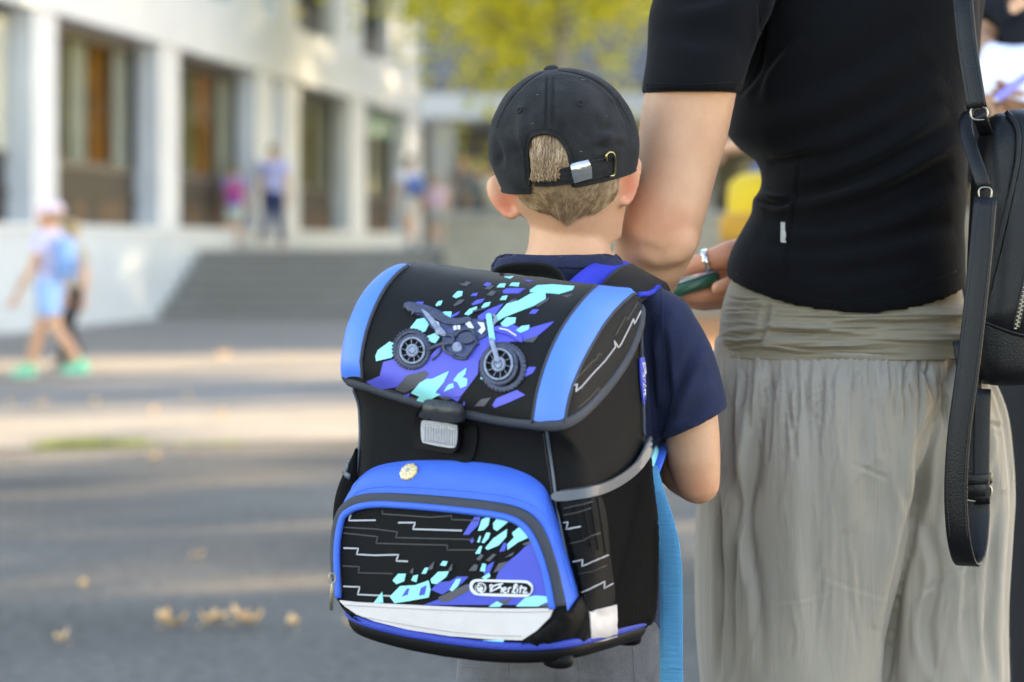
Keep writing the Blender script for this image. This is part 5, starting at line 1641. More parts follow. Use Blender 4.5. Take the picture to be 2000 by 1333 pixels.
for ln in ([(1074, 142), (1073, 200), (1073, 258)], [(1090, 138), (1130, 145), (1172, 163), (1205, 195), (1232, 242)], [(1060, 141), (1030, 160), (1004, 186), (984, 216), (970, 250)]):
    cord(ln, .0011, bv_cap, M_CAP, cap_o, 'panel_seam', .0, flat=.8)
# rim hem, button, eyelets
mb = MB()
rg = []
for j in range(161):
    a = 2 * math.pi * j / 160
    p, q = capv(1.345, a), capv(1.30, a); d = (p - q).normalized(); rr_ = (p - (CC + CM @ Vector((0, 0, -cw)))).normalized()
    rg.append([p + rr_ * (.0016 * math.cos(t)) + d * (.0016 * math.sin(t)) for t in [2 * math.pi * k / 8 for k in range(8)]])
lo = [i for i in range(161)]
def not_open(r_):
    x, y = proj(np.array([tuple(r_[0])])); return not (1036 < x[0] < 1118 and r_[0].y < BYD)
runs, cur = [], []
for r_ in rg:
    if not_open(r_): cur.append(r_)
    elif cur: runs.append(cur); cur = []
if cur: runs.append(cur)
for r_ in runs:
    if len(r_) > 2: mb.rings(r_)
mb.build('rim_hem', M_CAP, cap_o)
mb = MB(); mb.ellipsoid(P(1076, 136, 2.688), .0085, .0085, .0048, CM, 20, 10); mb.build('button', M_CAP, cap_o)
for x, y in ((1015, 216), (1133, 203)):
    mb = MB(); l, nr = hit(bv_cap, x, y)
    torus(mb, l + nr * .0004, .0032, .0032, .0011, nr, 18); mb.build('eyelet', M_CAPTH, cap_o)
    mb = MB(); mb.ellipsoid(l - nr * .0008, .0024, .0024, .0012, nr.to_track_quat('Z', 'Y').to_matrix(), 12, 6); mb.build('eyelet', M_CAPTH, cap_o)
# peak at the front (away from the camera)
rows = []
for i in range(9):
    t = i / 8
    rows.append([CC + CM @ Vector((.072 * (1 - .25 * t * t) * math.cos(R(20 + 140 * k / 24)) * 1.08, cb * math.sin(R(20 + 140 * k / 24)) * .97 + .065 * t * math.sin(R(20 + 140 * k / 24)) ** .7, -cw * .95 - .010 * t - .014 * t * math.cos(R(20 + 140 * k / 24)) ** 2)) for k in range(25)])
mb = MB(); mb.rings(rows, closed=False); mb.build('peak', M_CAP, cap_o, solid=.003)
# strap, steel clasp and brass slider ring
strap_o = patch('strap', [(1046, 352), (1082, 347), (1090, 331), (1118, 324), (1160, 314), (1198, 303), (1200, 338), (1160, 349), (1118, 357), (1080, 362), (1046, 363)], bv_cap, M_CAP, cap_o, off=.0008, th=.0016, res=6, curve=False)
bv_strap = bvh_of(strap_o)
mb = MB()
for ln in ([(1094, 334), (1118, 328), (1196, 307)], [(1050, 359), (1118, 353), (1197, 334)]):
    sp = straight_line(ln, 4.5)
    for i in range(len(sp) - 1):
        a, na = hit(bv_strap, *sp[i]); c_, nc = hit(bv_strap, *(sp[i] * .4 + sp[i + 1] * .6)); mb.tube([a + na * .0002, c_ + nc * .0002], .00045, 5)
mb.build('stitching', M_CAPTH, cap_o)
patch('clasp', [(1114, 325), (1150, 316), (1154, 327), (1155, 347), (1121, 357), (1117, 342)], bv_strap, M_CLASP, cap_o, off=.0004, th=.0022, res=5, curve=False)
mb = MB()
ringl = smooth_line([(1181, 311), (1180, 303), (1187, 300), (1194, 302), (1196, 312), (1196, 330), (1194, 340), (1188, 342)], 2.5)
pts = []
for p in ringl:
    l, nr = hit(bv_cap, p[0], p[1]); pts.append(l + nr * .0042)
mb.tube(pts, .0013, 8); mb.build('slider_ring', M_BRASS, cap_o)
# a few pale lint hairs on the twill
M_LINT = mat('pale_lint', (0.5, 0.5, 0.52), .9, var=.1)
mb = MB(); rl = random.Random(3)
for k in range(5):
    x, y = rl.uniform(985, 1225), rl.uniform(145, 320)
    if ina(x, y): continue
    a = rl.uniform(0, 6.3); ln = rl.uniform(2, 7)
    p0, n0 = hit(bv_cap, x, y); p1, n1 = hit(bv_cap, x + ln * math.cos(a), y + ln * math.sin(a))
    if (p1 - p0).length < .02: mb.tube([p0 + n0 * .0005, p1 + n1 * .0005], .00009, 4)
for ln in ([(1133, 197), (1137, 200), (1139, 205)],):
    mb.tube([hit(bv_cap, *p)[0] + hit(bv_cap, *p)[1] * .0006 for p in ln], .0003, 5)
props(mb.build('lint', M_LINT, cap_o), kind='stuff')

# ---- T-shirt
sh = MB()
sb = [(498, 974, 1204, 2.715, .062), (510, 968, 1212, 2.716, .064), (530, 956, 1232, 2.72, .066), (548, 940, 1262, 2.727, .068), (565, 925, 1292, 2.732, .070), (600, 912, 1318, 2.737, .074), (660, 912, 1322, 2.74, .078), (740, 925, 1308, 2.74, .08), (850, 935, 1300, 2.74, .08), (1000, 938, 1292, 2.74, .08), (1150, 912, 1290, 2.738, .085), (1225, 905, 1289, 2.735, .088)]
rows = [ring_px(*q, N=110, ex=2.3) for q in interp(sb, np.linspace(498, 1225, 130))]
top = rows[0]; cen_ = sum(top, Vector()) / len(top)
rows = [[cen_ + (p - cen_) * .80 + Vector((0, 0, -.03)) for p in top], [cen_ + (p - cen_) * .90 + Vector((0, 0, -.002)) for p in top]] + rows
sh.rings(rows)
slv = [(560, 1180, 1285, 2.722, .050), (585, 1220, 1336, 2.72, .052), (625, 1248, 1360, 2.715, .052), (680, 1262, 1384, 2.71, .050), (740, 1274, 1402, 2.706, .047), (795, 1285, 1416, 2.703, .045), (828, 1290, 1421, 2.702, .0445)]
rows = []
for q in interp(slv, np.linspace(560, 828, 90)):
    k = min(1, max(0, (q[0] - 600) / 228)) * .019
    rows.append(ring_px(*q, N=80, ex=2.1, dz=lambda ph: k * math.cos(ph)))
lastr = rows[-1]; cen_ = sum(lastr, Vector()) / len(lastr)
rows.append([cen_ + (p - cen_) * .88 for p in lastr])
sh.rings(rows)
sh.tube([P(985, 590, 2.74), P(945, 660, 2.76), P(920, 760, 2.775), P(915, 800, 2.78)], [.046, .048, .045, .044], 30, capround=False)
tee_cr = creases([(l_, w_, a_ * 1.8, k_) for l_, w_, a_, k_ in [
    ([(1300, 850), (1320, 790), (1345, 730), (1375, 660)], 12, .0032, 's'),
    ([(1305, 800), (1340, 760), (1385, 735)], 14, .0022, 's'),
    ([(1290, 870), (1296, 800), (1300, 740), (1295, 640)], 8, .0045, 'v'),
    ([(1300, 830), (1350, 815), (1405, 790)], 12, .0016, 's'),
    ([(1270, 700), (1285, 640), (1310, 600)], 14, .002, 's'),
    ([(1262, 620), (1275, 760), (1280, 900)], 8, .002, 'v'),
]])
def tee_disp(co, no):
    co = co + no * (vnoise(co, (9, 7, 14), 6.1) * .0024 + vnoise(co, (30, 20, 36), 2.7) * .0008)[:, None]
    return tee_cr(co, no)
tee = sh.build('t_shirt', M_NAVY, broot, voxel=.0032, smooth_it=3, disp=tee_disp)
bv_tee = bvh_of(tee)
cord([(1290, 841), (1345, 828), (1419, 779)], .0009, bv_tee, M_NAVY, tee, 'sleeve_stitching', 0, flat=.6)
cord([(1292, 560), (1294, 640), (1296, 740), (1293, 850)], .0011, bv_tee, M_NAVY, tee, 'shoulder_seam', 0, flat=.7)
patch('collar', [(964, 497), (1000, 492), (1080, 490), (1160, 492), (1206, 500), (1214, 518), (1160, 522), (1080, 521), (1000, 523), (962, 524)], bv_tee, M_NAVY, tee, off=.0004, th=.0022, res=7)
cord([(962, 525), (1000, 524), (1080, 522), (1160, 523), (1214, 520)], .0010, bv_tee, M_NAVY, tee, 'collar_stitching', .001)

# ---- jeans
jb = MB()
js = [(1180, 905, 1284, 2.735, .088), (1240, 897, 1288, 2.73, .093), (1300, 892, 1287, 2.728, .094), (1370, 890, 1284, 2.725, .09)]
jb.rings([ring_px(*q, N=90) for q in interp(js, np.linspace(1180, 1370, 36))])
for l0, r0, dd in ((888, 1096, 2.73), (1090, 1288, 2.72)):
    ls = [(1320, l0, r0, dd, .085), (1500, l0 + 12, r0 - 8, dd, .078), (1700, l0 + 30, r0 - 28, dd, .062), (1950, l0 + 36, r0 - 36, dd, .058), (2190, l0 + 38, r0 - 38, dd, .055)]
    jb.rings([ring_px(*q, N=60) for q in interp(ls, np.linspace(1320, 2190, 60))])
def jean_disp(co, no):
    co = co + no * (vnoise(co, (12, 9, 10), 1.1) * .003 + vnoise(co, (36, 24, 40), 3.3) * .001)[:, None]
    return creases([([(1090, 1290), (1085, 1340), (1080, 1420)], 7, .004, 'v'), ([(1100, 1310), (1150, 1325), (1220, 1320)], 10, .003, 's'), ([(930, 1300), (1000, 1320), (1060, 1312)], 10, .003, 's')])(co, no)
jeans = jb.build('jeans', M_JEANS, broot, voxel=.004, smooth_it=3, disp=jean_disp)
bv_je = bvh_of(jeans)
for ln in ([(995, 1275), (992, 1310), (990, 1340)], [(1128, 1280), (1132, 1310), (1134, 1345)], [(1235, 1262), (1285, 1258)], [(1236, 1262), (1238, 1300), (1240, 1340)], [(900, 1300), (945, 1306), (992, 1308)]):
    cord(ln, .0009, bv_je, M_JEANS, jeans, 'seam', 0, flat=.6)
for xx, dd in ((1010, 2.73), (1190, 2.72)):
    mb = MB(); mb.tube([P(xx, 2212, dd - .03), P(xx + 2, 2205, dd + .03), P(xx + 14, 2228, dd + .13)], [.036, .037, .033], 14)
    s_ = mb.build('shoe', cloth((.12, .13, .16)), broot, voxel=.004, smooth_it=2)
    mb = MB(); mb.tube([P(xx, 2236, dd - .035), P(xx + 14, 2240, dd + .135)], [.036, .034], 12, flat=.3); mb.build('sole', cloth((.75, .75, .7)), s_)
# ================================================================== SCHOOL BACKPACK
def ramp_cloth(name, col, **k): return mat(name, col, **k)
M_BK = mat('black_polyester', (0.0036, 0.0036, 0.0041), 0.62, var=0.10, vscale=60, bump=0.2, bscale=700, weave=0.4, wscale=3400, spec=0.16, fold=.003, fscale=9)
M_BK2 = mat('soft_black_flap_fabric', (0.005, 0.005, 0.0056), 0.7, var=0.1, vscale=50, bump=0.2, bscale=800, sheen=0.09, spec=0.2)
M_BLUE = mat('bright_blue_polyester', (0.030, 0.135, 0.66), 0.55, var=0.06, vscale=30, fold=.0035, fscale=11, fstretch=(.6, 1, 1.6), weave=0.35, wscale=3200, spec=0.4)
M_BLUE2 = mat('blue_flap_stripe', (0.050, 0.190, 0.70), 0.5, var=0.03, vscale=20, spec=0.5)
M_ROYAL = mat('royal_blue_print', (0.030, 0.055, 0.46), 0.55, var=0.06, vscale=30)
M_PURP = mat('violet_blue_print', (0.070, 0.078, 0.50), 0.55, var=0.06, vscale=30)
M_MINT = mat('mint_print', (0.22, 0.66, 0.68), 0.55, var=0.05, vscale=30)
M_GREYP = mat('dark_grey_print', (0.06, 0.06, 0.075), 0.6, var=0.08, vscale=30)
M_FAINT = mat('charcoal_line_print', (0.016, 0.016, 0.020), 0.6, var=0.06)
M_LINE = mat('pale_line_print', (0.34, 0.34, 0.38), 0.55, var=0.08, vscale=200)
M_BIND = mat('slate_grey_binding', (0.030, 0.036, 0.050), 0.6, var=0.08, weave=.4, wscale=3000)
M_REFG = mat('grey_reflective_trim', (0.072, 0.09, 0.118), 0.4, var=0.06, vscale=80)
M_REFW = mat('white_reflective_tape', (0.60, 0.55, 0.545), 0.45, var=0.03, vscale=40, weave=.25, wscale=3200, fold=.002, fscale=26)
M_PLAS = mat('black_plastic', (0.0035, 0.0035, 0.0045), 0.55, var=0.06, bump=.08, bscale=300, spec=.12)
M_PLASG = mat('grey_plastic', (0.03, 0.03, 0.033), 0.5, var=0.06, bump=.1, bscale=300)
M_WEB = mat('sky_blue_webbing', (0.06, 0.36, 0.66), 0.75, var=0.06, weave=1.0, wscale=1500, sheen=.15)
M_MESHB = mat('blue_spacer_mesh', (0.015, 0.035, 0.48), 0.7, var=0.06)
M_BMESH = mat('black_pocket_mesh', (0.0028, 0.0028, 0.0033), 0.75, var=0.1, weave=1.0, wscale=1300, spec=.07)
M_TYRE = mat('moulded_tyre_rubber', (0.040, 0.048, 0.085), 0.5, var=0.35, vscale=220, bump=.3, bscale=400)
M_STEELP = mat('moulded_silver_grey', (0.20, 0.235, 0.32), 0.4, var=0.35, vscale=160)
M_WHITEP = mat('moulded_white', (0.62, 0.62, 0.66), 0.45, var=0.1)
M_NAVYP = mat('moulded_navy', (0.04, 0.055, 0.14), 0.45, var=0.35, vscale=160)
M_REFLX = mat('clear_reflector', (0.40, 0.40, 0.43), 0.18, var=0.08, vscale=220, coat=.8, bump=.1, bscale=200)
M_PIN = mat('cream_enamel', (0.80, 0.63, 0.30), 0.35, var=0.12, vscale=160, coat=.4)
M_LOGO = mat('silver_white_print', (0.62, 0.63, 0.68), 0.5, var=0.03)

TH = R(30.5)
BU = Vector((math.cos(TH), -math.sin(TH), 0)); BV = Vector((-math.sin(TH), -math.cos(TH), 0)); BO = Vector((.0349, 2.595, .620))
def bagp(u, v, h):
    return BO + BU * u + BV * v + Vector((0, 0, h - (.047 + .06 * h / .37) * u))
pack = empty('school_backpack', BO + BV * .1, 'black and blue school backpack with motorcycle emblem on the boy\'s back', 'backpack')
profL = [(.012, .0), (.09, -.002), (.165, .0), (.172, .02), (.173, .08), (.173, .15), (.173, .215), (.178, .240), (.188, .258), (.195, .272), (.188, .300), (.172, .326), (.148, .350), (.118, .365), (.085, .368), (.045, .362), (.008, .345), (0, .30), (0, .15), (0, .02)]
profR = [(.012, .0), (.09, -.002), (.165, .0), (.172, .02), (.173, .08), (.173, .15), (.173, .190), (.178, .208), (.188, .222), (.196, .234), (.192, .262), (.178, .292), (.152, .320), (.118, .343), (.08, .358), (.04, .366), (.008, .362), (0, .30), (0, .15), (0, .02)]
def wid(h):
    return float(np.interp(h, [-.01, .0, .03, .10, .18, .225, .30, .37], [.126, .131, .1385, .141, .136, .129, .128, .127]))
rows = []
NUU = 96
for i in range(NUU + 1):
    s = -1 + 2 * i / NUU
    s = math.copysign(1 - (1 - abs(s)) ** 1.35 if abs(s) > .0 else 0, s) if False else s
    t = (s + 1) / 2
    prof = [(a[0] * (1 - t) + c[0] * t, a[1] * (1 - t) + c[1] * t) for a, c in zip(profL, profR)]
    pl = smooth_line(prof, .0042, True)
    if i == 0: base_n = 220
    # resample to a fixed count
    arr = np.array(pl + [pl[0]]); seg = np.r_[0, np.cumsum(np.linalg.norm(np.diff(arr, axis=0), axis=1))]
    q = np.linspace(0, seg[-1], base_n, endpoint=False)
    pr = np.stack([np.interp(q, seg, arr[:, 0]), np.interp(q, seg, arr[:, 1])], 1)
    r = .030; Wm = .128; u0 = s * Wm
    d = abs(u0) - (Wm - r); ins = 0
    if d > 0: ins = r - math.sqrt(max(0, r * r - d * d))
    c = np.array([.09, .18])
    vec = pr - c; ln = np.linalg.norm(vec, axis=1)[:, None]
    lim = np.array([.9, 1.0])
    pr = c + vec * np.maximum(0, (ln - ins * lim) / ln)
    rows.append([bagp(u0 * (wid(h) + (.0065 * float(np.interp(h, [.19, .235], [0, 1])) if u0 < 0 else 0)) / Wm, v, h) for v, h in pr])
mb = MB(); mb.rings(rows)
def bag_disp(co, no):
    return co + no * (vnoise(co, 11, 3.3) * .0022 + vnoise(co, 32, 1.3) * .0005)[:, None]
bag_body = mb.build('bag_body', M_BK, pack, smooth_it=1, disp=bag_disp)
bvb = bvh_of(bag_body)

ZA = lambda pts: [(640 + x / 3.0303, 480 + y / 3.0303) for x, y in pts]
ZB = lambda pts: [(620 + x / 2.7027, 860 + y / 2.7027) for x, y in pts]
ZM = lambda pts: [(760 + x / 6.347, 580 + y / 6.347) for x, y in pts]
ZL = lambda pts: [(880 + x / 8.333, 1100 + y / 8.333) for x, y in pts]

# ---- flap
flap = patch('flap', [(660, 741), (662, 700), (670, 650), (684, 600), (704, 562), (724, 536), (748, 519), (790, 520), (900, 529), (1000, 541), (1100, 557), (1180, 566), (1232, 569), (1249, 582), (1256, 600), (1251, 640), (1230, 695), (1195, 748), (1158, 790), (1122, 820), (1085, 832), (1040, 831), (980, 824), (900, 808), (840, 795), (770, 775), (715, 757)],
             bvb, M_BK2, pack, off=.0012, th=.0035, res=8)
bvf = bvh_of(flap)
bvfb = bvh_of(flap, bag_body)
cord([(658, 740), (715, 757), (770, 775), (840, 795), (900, 808), (980, 824), (1040, 831), (1085, 832), (1122, 820), (1158, 790), (1195, 748), (1230, 695), (1251, 640), (1256, 600)], .0058, bvfb, M_BIND, pack, 'flap_binding', -.0006, flat=.55)
# left stripe wraps round the flap's edge: taken from the body surface itself
def surface_strip(i0, i1, name, m, lift):
    vv = bag_body.data.vertices; wl = world_loc(bag_body)
    js = [j for j in range(base_n) if True]
    g = MB(); rows_ = []
    for i in range(i0, i1 + 1):
        r_ = []
        for j in js:
            q = vv[i * base_n + j]; r_.append((q.co + wl + q.normal * lift, q.co + wl + q.normal * .0005))
        rows_.append(r_)
    loc = lambda p: ((p - BO).dot(BV), (p - BO).z + (.047 + .06 * .8) * (p - BO).dot(BU))
    ok = [loc(rows_[(i1 - i0) // 2][j][0])[1] > .250 and loc(rows_[(i1 - i0) // 2][j][0])[0] > .112 for j in js]
    idx = [j for j in js if ok[j]]
    # rotate so that the run is contiguous
    k0 = next(k for k in range(len(idx)) if idx[k - 1] != (idx[k] - 1) % base_n)
    idx = idx[k0:] + idx[:k0]
    g.rings([[r_[j][0] for j in idx] for r_ in rows_], closed=False)
    for e in (0, -1):
        g.rings([[rows_[e][j][0] for j in idx], [rows_[e][j][1] for j in idx]], closed=False)
    for e in (idx[0], idx[-1]):
        g.rings([[r_[e][0] for r_ in rows_], [r_[e][1] for r_ in rows_]], closed=False)
    tb = MB(); tb.tube([rows_[-1][j][0] for j in idx[::3]], .0019, 8); tb.build('piping', M_BIND, pack)
    return g.build(name, m, pack)
surface_strip(1, 12, 'flap_stripe', M_BLUE2, .0062)
patch('flap_stripe', [(1042, 818), (1048, 775), (1060, 728), (1078, 680), (1102, 635), (1130, 597), (1152, 573), (1166, 561), (1205, 564), (1238, 566), (1244, 572), (1212, 596), (1182, 630), (1154, 675), (1130, 722), (1112, 770), (1102, 815), (1070, 822)], bvf, M_BLUE2, pack, off=.0004, th=.0012, res=7)
for ln in ([(1040, 826), (1048, 775), (1060, 728), (1078, 680), (1102, 635), (1130, 597), (1152, 573), (1167, 560)], [(1101, 826), (1112, 770), (1130, 722), (1154, 675), (1182, 630), (1212, 596), (1246, 568)]):
    cord(ln, .0018, bvf, M_BIND, pack, 'piping', .0008)
# printed shards
def prints(polys, bvh, m, name, parent, lift, conv):
    g = MB()
    for p in polys: patch(name, conv(p), bvh, m, parent, off=lift, th=.00025, res=6, curve=False, mb=g)
    o = g.build(name, m, parent, recalc=False)
    o['kind'] = 'stuff'
    return o
prints([[(230, 805), (310, 770), (330, 690), (400, 670), (470, 720), (480, 770), (420, 835), (300, 855)], [(400, 690), (560, 700), (600, 660), (700, 640), (900, 640), (890, 760), (830, 840), (790, 890), (700, 915), (640, 870), (560, 800), (480, 770), (440, 740)],
        [(600, 660), (700, 560), (900, 500), (960, 500), (1000, 560), (1000, 620), (900, 680), (700, 690)], [(960, 510), (1100, 470), (1160, 500), (1340, 450), (1310, 480), (1250, 530), (1180, 570), (1080, 570), (1000, 600)],
        [(890, 420), (950, 380), (1040, 345), (1000, 400), (960, 430), (890, 450)], [(1035, 270), (1060, 255), (1170, 255), (1130, 285), (1040, 285)], [(850, 350), (880, 325), (930, 315), (910, 340), (860, 355)], [(845, 300), (860, 285), (890, 282), (880, 300)],
        [(920, 235), (940, 220), (970, 225), (950, 245)], [(1190, 405), (1215, 380), (1250, 380), (1230, 405)], [(975, 945), (1000, 905), (1120, 855), (1170, 885), (1060, 935), (990, 960)], [(1160, 760), (1190, 720), (1235, 720), (1215, 755), (1165, 780)],
        [(505, 345), (530, 335), (570, 335), (550, 362)], [(730, 415), (785, 390), (770, 410), (735, 428)], [(740, 905), (790, 895), (770, 925)], [(790, 955), (810, 920), (815, 945)], [(445, 890), (490, 870), (480, 900)], [(1160, 205), (1215, 208), (1190, 214)]], bvf, M_PURP, 'violet_print', pack, .0003, ZA)
prints([[(745, 355), (780, 325), (810, 322), (790, 345), (750, 362)], [(775, 230), (810, 228), (820, 215), (848, 222), (820, 243)], [(940, 295), (970, 270), (1000, 275), (975, 300)], [(1055, 355), (1085, 325), (1120, 318), (1095, 350)], [(1390, 300), (1450, 290), (1420, 310)],
        [(870, 950), (910, 910), (968, 900), (930, 950)], [(400, 850), (470, 770), (580, 740), (600, 760), (540, 830), (460, 870)], [(930, 260), (950, 240), (985, 240), (960, 262)], [(1140, 570), (1250, 535), (1215, 575)], [(1230, 350), (1310, 310), (1300, 330), (1240, 365)], [(650, 890), (740, 895), (700, 915)]], bvf, M_GREYP, 'grey_print', pack, .0006, ZA)
prints([[(285, 655), (300, 620), (370, 570), (410, 585), (410, 630), (380, 665), (290, 685)], [(980, 440), (1060, 350), (1130, 330), (1200, 290), (1290, 270), (1290, 320), (1220, 360), (1140, 390), (1040, 430), (990, 460)], [(1195, 270), (1240, 240), (1330, 235), (1460, 245), (1450, 265), (1370, 290), (1310, 285), (1200, 280)],
        [(810, 410), (840, 380), (885, 365), (880, 385), (835, 415)], [(740, 305), (770, 275), (800, 275), (795, 300), (760, 315)], [(640, 355), (655, 335), (680, 330), (670, 355), (645, 362)], [(1000, 250), (1020, 230), (1055, 230), (1045, 250)], [(1075, 240), (1090, 225), (1135, 225), (1130, 245)],
        [(1020, 325), (1035, 305), (1065, 300), (1055, 325)], [(910, 370), (930, 345), (965, 338), (955, 360), (920, 375)], [(1025, 465), (1060, 430), (1115, 430), (1110, 460), (1060, 485), (1035, 480)], [(1115, 505), (1150, 480), (1195, 475), (1190, 500), (1140, 520)],
        [(495, 870), (550, 810), (590, 790), (620, 790), (720, 745), (690, 810), (640, 870), (670, 880), (620, 905), (580, 930), (520, 925), (545, 890)], [(745, 800), (775, 760), (825, 725), (815, 765), (800, 780), (830, 790), (825, 830), (790, 845), (770, 810)], [(690, 865), (715, 825), (745, 815), (750, 840)],
        [(490, 490), (530, 440), (580, 430), (600, 470), (580, 510), (540, 525)], [(590, 540), (640, 520), (665, 545), (640, 580), (600, 570)], [(655, 415), (690, 395), (735, 395), (730, 430), (690, 440)], [(1045, 190), (1100, 186), (1080, 198)], [(905, 790), (915, 770), (920, 795)]], bvf, M_MINT, 'mint_print', pack, .0009, ZA)
# flap's side wing with pale zigzag lines
stroke([ZA([(1440, 835), (1475, 820), (1465, 865), (1500, 835), (1560, 765), (1640, 680), (1700, 600), (1692, 562), (1718, 605), (1735, 580), (1790, 470), (1806, 432), (1812, 465), (1855, 380)])], 2.8, bvf, M_LINE, pack, 'pale_line_print', off=.0004)
stroke([ZA([(1470, 790), (1560, 690), (1590, 670), (1600, 640), (1620, 645)]), ZA([(1700, 530), (1760, 420), (1770, 440), (1830, 340)]), ZA([(1480, 960), (1560, 890), (1600, 840), (1600, 870), (1700, 770), (1760, 660)])], 2.4, bvf, M_FAINT, pack, 'charcoal_line_print', off=.0004)

# ---- moulded motorcycle emblem
moto = flap
def ell(cx, cy, rx, ry, rot=0, n=26):
    c, s = math.cos(R(rot)), math.sin(R(rot))
    return [(cx + rx * math.cos(2 * math.pi * k / n) * c - ry * math.sin(2 * math.pi * k / n) * s, cy + rx * math.cos(2 * math.pi * k / n) * s + ry * math.sin(2 * math.pi * k / n) * c) for k in range(n)]
emb = patch('motorcycle_emblem', ZM([(190, 130), (240, 80), (430, 110), (640, 190), (780, 300), (1000, 290), (1200, 320), (1220, 480), (1090, 560), (1080, 620), (980, 745), (840, 740), (700, 680), (680, 560), (640, 480), (520, 380), (430, 260), (330, 230)]), bvf, M_NAVYP, pack, off=.0006, th=.0016, res=5, dome=.001, label='raised moulded motorcycle emblem on the flap')
bve = bvh_of(emb, flap)
def wheel(cx, cy, rx, ry, ox, oy, orx, ory, tr):
    g = MB()
    cord(ell(cx + ox, cy + oy, orx, ory), tr * 1.25, bvf, M_TYRE, emb, 'x', .0008, closed=True, mb=g, step=5, flat=.5)
    cord(ell(cx, cy, rx, ry), tr, bvf, M_TYRE, emb, 'x', .0016, closed=True, mb=g, step=5, flat=.6)
    for k in range(34):                        # knobbly tread blocks round the tyre
        a = 2 * math.pi * k / 34
        l, nr = hit(bvf, cx + ox + orx * 1.09 * math.cos(a), cy + oy + ory * 1.09 * math.sin(a)); g.box(l + nr * .0014, (.0028, .0028, .0022))
    g.build('tyre', M_TYRE, emb)
    g = MB(); cord(ell(cx, cy, rx * .80, ry * .80), .0013, bvf, M_STEELP, emb, 'x', .0032, closed=True, mb=g, step=4); cord(ell(cx, cy, rx * .32, ry * .32), .0018, bvf, M_STEELP, emb, 'x', .003, closed=True, mb=g, step=3)
    for k in range(10):
        a = 2 * math.pi * k / 10
        cord([(cx + rx * .3 * math.cos(a), cy + ry * .3 * math.sin(a)), (cx + rx * .8 * math.cos(a + .2), cy + ry * .8 * math.sin(a + .2))], .00045, bvf, M_STEELP, emb, 'x', .0022, mb=g, step=6, n=5)
    g.build('rim', M_STEELP, emb)
    patch('hub', ell(cx, cy, rx * .20, ry * .20), bvf, M_STEELP, emb, off=.001, th=.003, res=3)
wheel(808, 687, 29, 30, -3, -4, 33, 35, .0021)
wheel(976, 714, 33, 36, 7, 4, 40, 43, .0025)
patch('saddle', ZM([(195, 120), (250, 85), (400, 130), (560, 170), (690, 240), (820, 285), (1000, 270), (1010, 320), (860, 360), (720, 350), (600, 300), (420, 220), (260, 200)]), bve, M_TYRE, emb, off=.0010, th=.0016, res=4, dome=.001)
patch('side_plate', ZM([(410, 180), (480, 210), (560, 290), (640, 380), (720, 470), (690, 505), (600, 440), (500, 310)]), bve, M_STEELP, emb, off=.0016, th=.0016, res=4)
prints([[(560, 300), (620, 330), (660, 430), (620, 420)], [(950, 350), (1010, 320), (1060, 400), (1000, 420), (980, 380)], [(1100, 330), (1180, 340), (1200, 420), (1150, 480), (1110, 440), (1150, 400)], [(800, 380), (840, 370), (850, 420), (810, 430)], [(850, 370), (890, 370), (890, 420), (860, 420)]], bve, M_WHITEP, 'white_marking', emb, .0020, ZM)
g = MB()
for ln, r_ in (([(520, 650), (660, 600), (820, 580)], .0022), ([(680, 560), (700, 670), (840, 735), (960, 740), (1040, 640), (1090, 560)], .0016), ([(820, 500), (900, 430), (1040, 430), (1080, 600)], .0016), ([(640, 480), (800, 500), (800, 580)], .0015), ([(540, 790), (620, 720), (660, 640)], .0010), ([(1040, 200), (1120, 180), (1200, 160)], .0012)):
    cord(ZM(ln), r_, bve, M_TYRE, emb, 'x', .0018, mb=g, step=4)
fr_ = g.build('frame', M_TYRE, emb); fr_['kind'] = 'stuff'
patch('engine', ell(760 + 860 / 6.347, 580 + 640 / 6.347, 9, 9), bve, M_STEELP, emb, off=.001, th=.003, res=3)
patch('cylinder', ZM([(890, 490), (1030, 470), (1060, 560), (960, 600), (900, 560)]), bve, M_TYRE, emb, off=.0008, th=.003, res=3)
g = MB()
cord(ZM([(1240, 250), (1265, 400), (1290, 560)]), .0032, bve, M_MINT, emb, 'x', .0022, mb=g, step=4); g.build('fork_cover', M_MINT, emb)
g = MB(); cord(ZM([(1280, 560), (1330, 700), (1370, 840)]), .0026, bve, M_STEELP, emb, 'x', .0045, mb=g, step=4); cord(ZM([(1300, 240), (1330, 300), (1290, 370)]), .0016, bve, M_STEELP, emb, 'x', .0022, mb=g, step=4); g.build('fork', M_STEELP, emb)
patch('mudguard', ZM([(1270, 420), (1380, 385), (1560, 430), (1650, 520), (1640, 580), (1500, 500), (1380, 460)]), bve, M_PURP, emb, off=.0012, th=.0018, res=4)
stroke([ZM([(1380, 430), (1480, 450), (1590, 520)])], 2.5, bvh_of(flap, emb), M_WHITEP, emb, 'white_marking', off=.0045)

# ---- clasp with reflector window
ct = patch('clasp_tab', [(818, 850), (905, 838), (934, 835), (922, 900), (870, 893), (806, 880)], bvb, M_BK, pack, off=.0008, th=.0022, res=8)
cl_g = [(829, 788), (840, 783), (885, 787), (902, 792), (905, 805), (898, 835), (820, 822), (824, 805)]
cl = patch('clasp', [(818, 826), (822, 812), (826, 792), (838, 782), (890, 787), (904, 794), (907, 812), (908, 862), (900, 880), (884, 884), (832, 875), (820, 866)], bvfb, M_PLAS, pack, off=.003, th=.0085, res=6)
bvc = bvh_of(cl)
patch('clasp_latch', [(827, 800), (838, 785), (888, 790), (901, 797), (899, 822), (824, 812)], bvc, M_PLASG, cl, off=.0002, th=.0030, res=5)
refl = patch('reflector', [(824, 826), (834, 821), (886, 829), (894, 836), (892, 868), (882, 875), (836, 867), (825, 860)], bvc, M_REFLX, cl, off=.0002, th=.0012, res=5)
bvr = bvh_of(refl)
g = MB()
